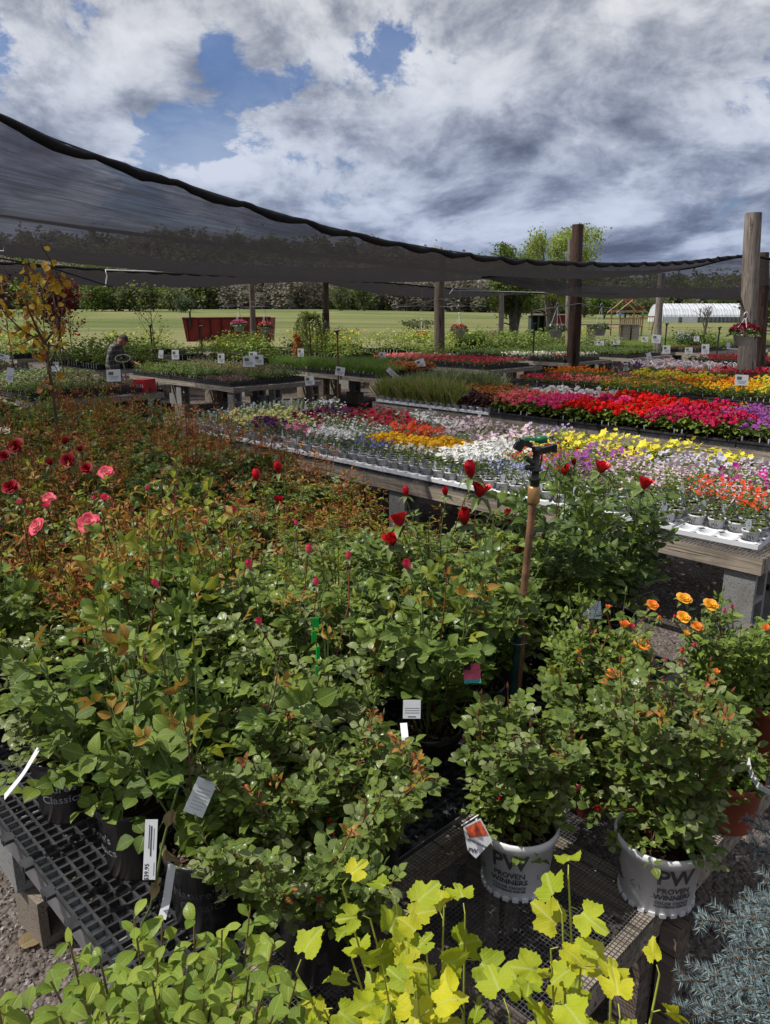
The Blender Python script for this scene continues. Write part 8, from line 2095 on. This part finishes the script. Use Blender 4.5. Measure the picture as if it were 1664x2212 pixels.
# red crate with white lettering
p = atY(313, 838, 13.75); rc = thing('red_crate', 'bright red box with white digits behind the corner of the left bench', 'box', (p.x, 13.75, 0), rz=-.35); mb = MB(); mb.box((0, 0, .80), (.26, .34, .34), 'red_plastic', None, .92); obj('box_body', mb, rc); mb = MB(); mb.box((0, 0, .31), (.3, .3, .62), 'black_plastic'); obj('stand', mb, rc)
obj('lettering', text_mesh('5553', .075, 'tag_white', None, .001), rc, loc=(.03, -.174, .86), rot=(math.pi/2, 0, 0))
# young potted trees' empty pots under the benches
for i_, (px, py) in enumerate(((578, 872), (655, 880), (700, 885), (830, 870), (330, 885), (360, 892))):
    q = at(px, py, 0); rt = thing('nursery_pot', ('empty black pot with a bare stick under the middle left bench', 'black pot standing in the aisle by the bench corner', 'black pot beside the corner block of the long bench', 'dark pot under the green bench at the centre', 'black pot in the shade under the left end of the long bench', 'second black pot in the shade under the left end of the long bench')[i_], 'pot', (q.x, q.y, 0)); nursery_pot(rt, R=.11, h=.2); mb = MB(); mb.tube([(0, 0, .1), (.01, 0, .62)], .006, 'stem_brown', 5); obj('stick', mb, rt)
# ------------------------------------------------------------------ loose stones, leaf litter, debris on the near ground
def stones():
    r = np.random.default_rng(81); mb = MB(); T = []
    for k in range(5):
        m_ = MB(); m_.box((0, 0, 0), (1, r.uniform(.6, .9), r.uniform(.35, .6)), 'stone', rotz(r.uniform(0, 3)), r.uniform(.5, .8)); T.append((np.concatenate(m_.v)+r.normal(0, .07, (8, 3)), [np.concatenate(m_.f[4])], np.zeros((8, 3))))
    for (x0, x1, y0, y1, n, s0) in ((-2.6, -.2, 1.2, 3.0, 9000, .010), (.9, 3.2, 1.2, 4.6, 9000, .010), (-1, 4, 3.6, 7.5, 5000, .016), (-7, 4, 9, 16, 4000, .03)):
        P = np.stack([r.uniform(x0, x1, n), r.uniform(y0, y1, n), np.zeros(n)], 1); P[:, 2] = .002
        d = np.stack([r.normal(0, 1, n), r.normal(0, 1, n), r.normal(0, .25, n)], 1); h = unit(np.array([0, 0, 1.])+r.normal(0, .25, (n, 3))); R = frames(d, h); s_ = s0*r.lognormal(0, .45, n); k = r.integers(0, 5, n); m = r.integers(0, 3, n)
        for i in range(5):
            for q, mt in enumerate(('stone', 'stone_dark', 'stone_light')):
                w = (k == i) & (m == q); mb.inst(T[i], P[w], R[w], s_[w], mt)
    obj('gravel', mb, kind='stuff', label='loose gravel chips scattered over the yard')
plain('stone', (.16, .135, .125), .9, .2, .3, 30); plain('stone_dark', (.075, .062, .058), .9, .2, .3, 30); plain('stone_light', (.27, .24, .225), .9, .2, .25, 30)
stones()
mb = MB(); mb.inst(HEART_T[0], [(0, 0, 0)], frames(np.array([[.6, .8, .05]]), np.array([[0, 0, 1.]])), .075, 'dead_pale'  if False else 'dry_leaf'); q = at(45, 2045, .012); tag(obj('fallen_leaf', mb, None, tuple(q)), 'pale fallen leaf on the gravel at the lower left', 'leaf')
mb = MB(); mb.inst(HEART_T[1], [(0, 0, 0)], frames(np.array([[-.6, .5, .05]]), np.array([[0, 0, 1.]])), .055, 'orange_bush_leaf'); q = at(150, 1998, .012); tag(obj('fallen_leaf', mb, None, tuple(q)), 'dull green fallen leaf in the shade of the plastic bench', 'leaf')
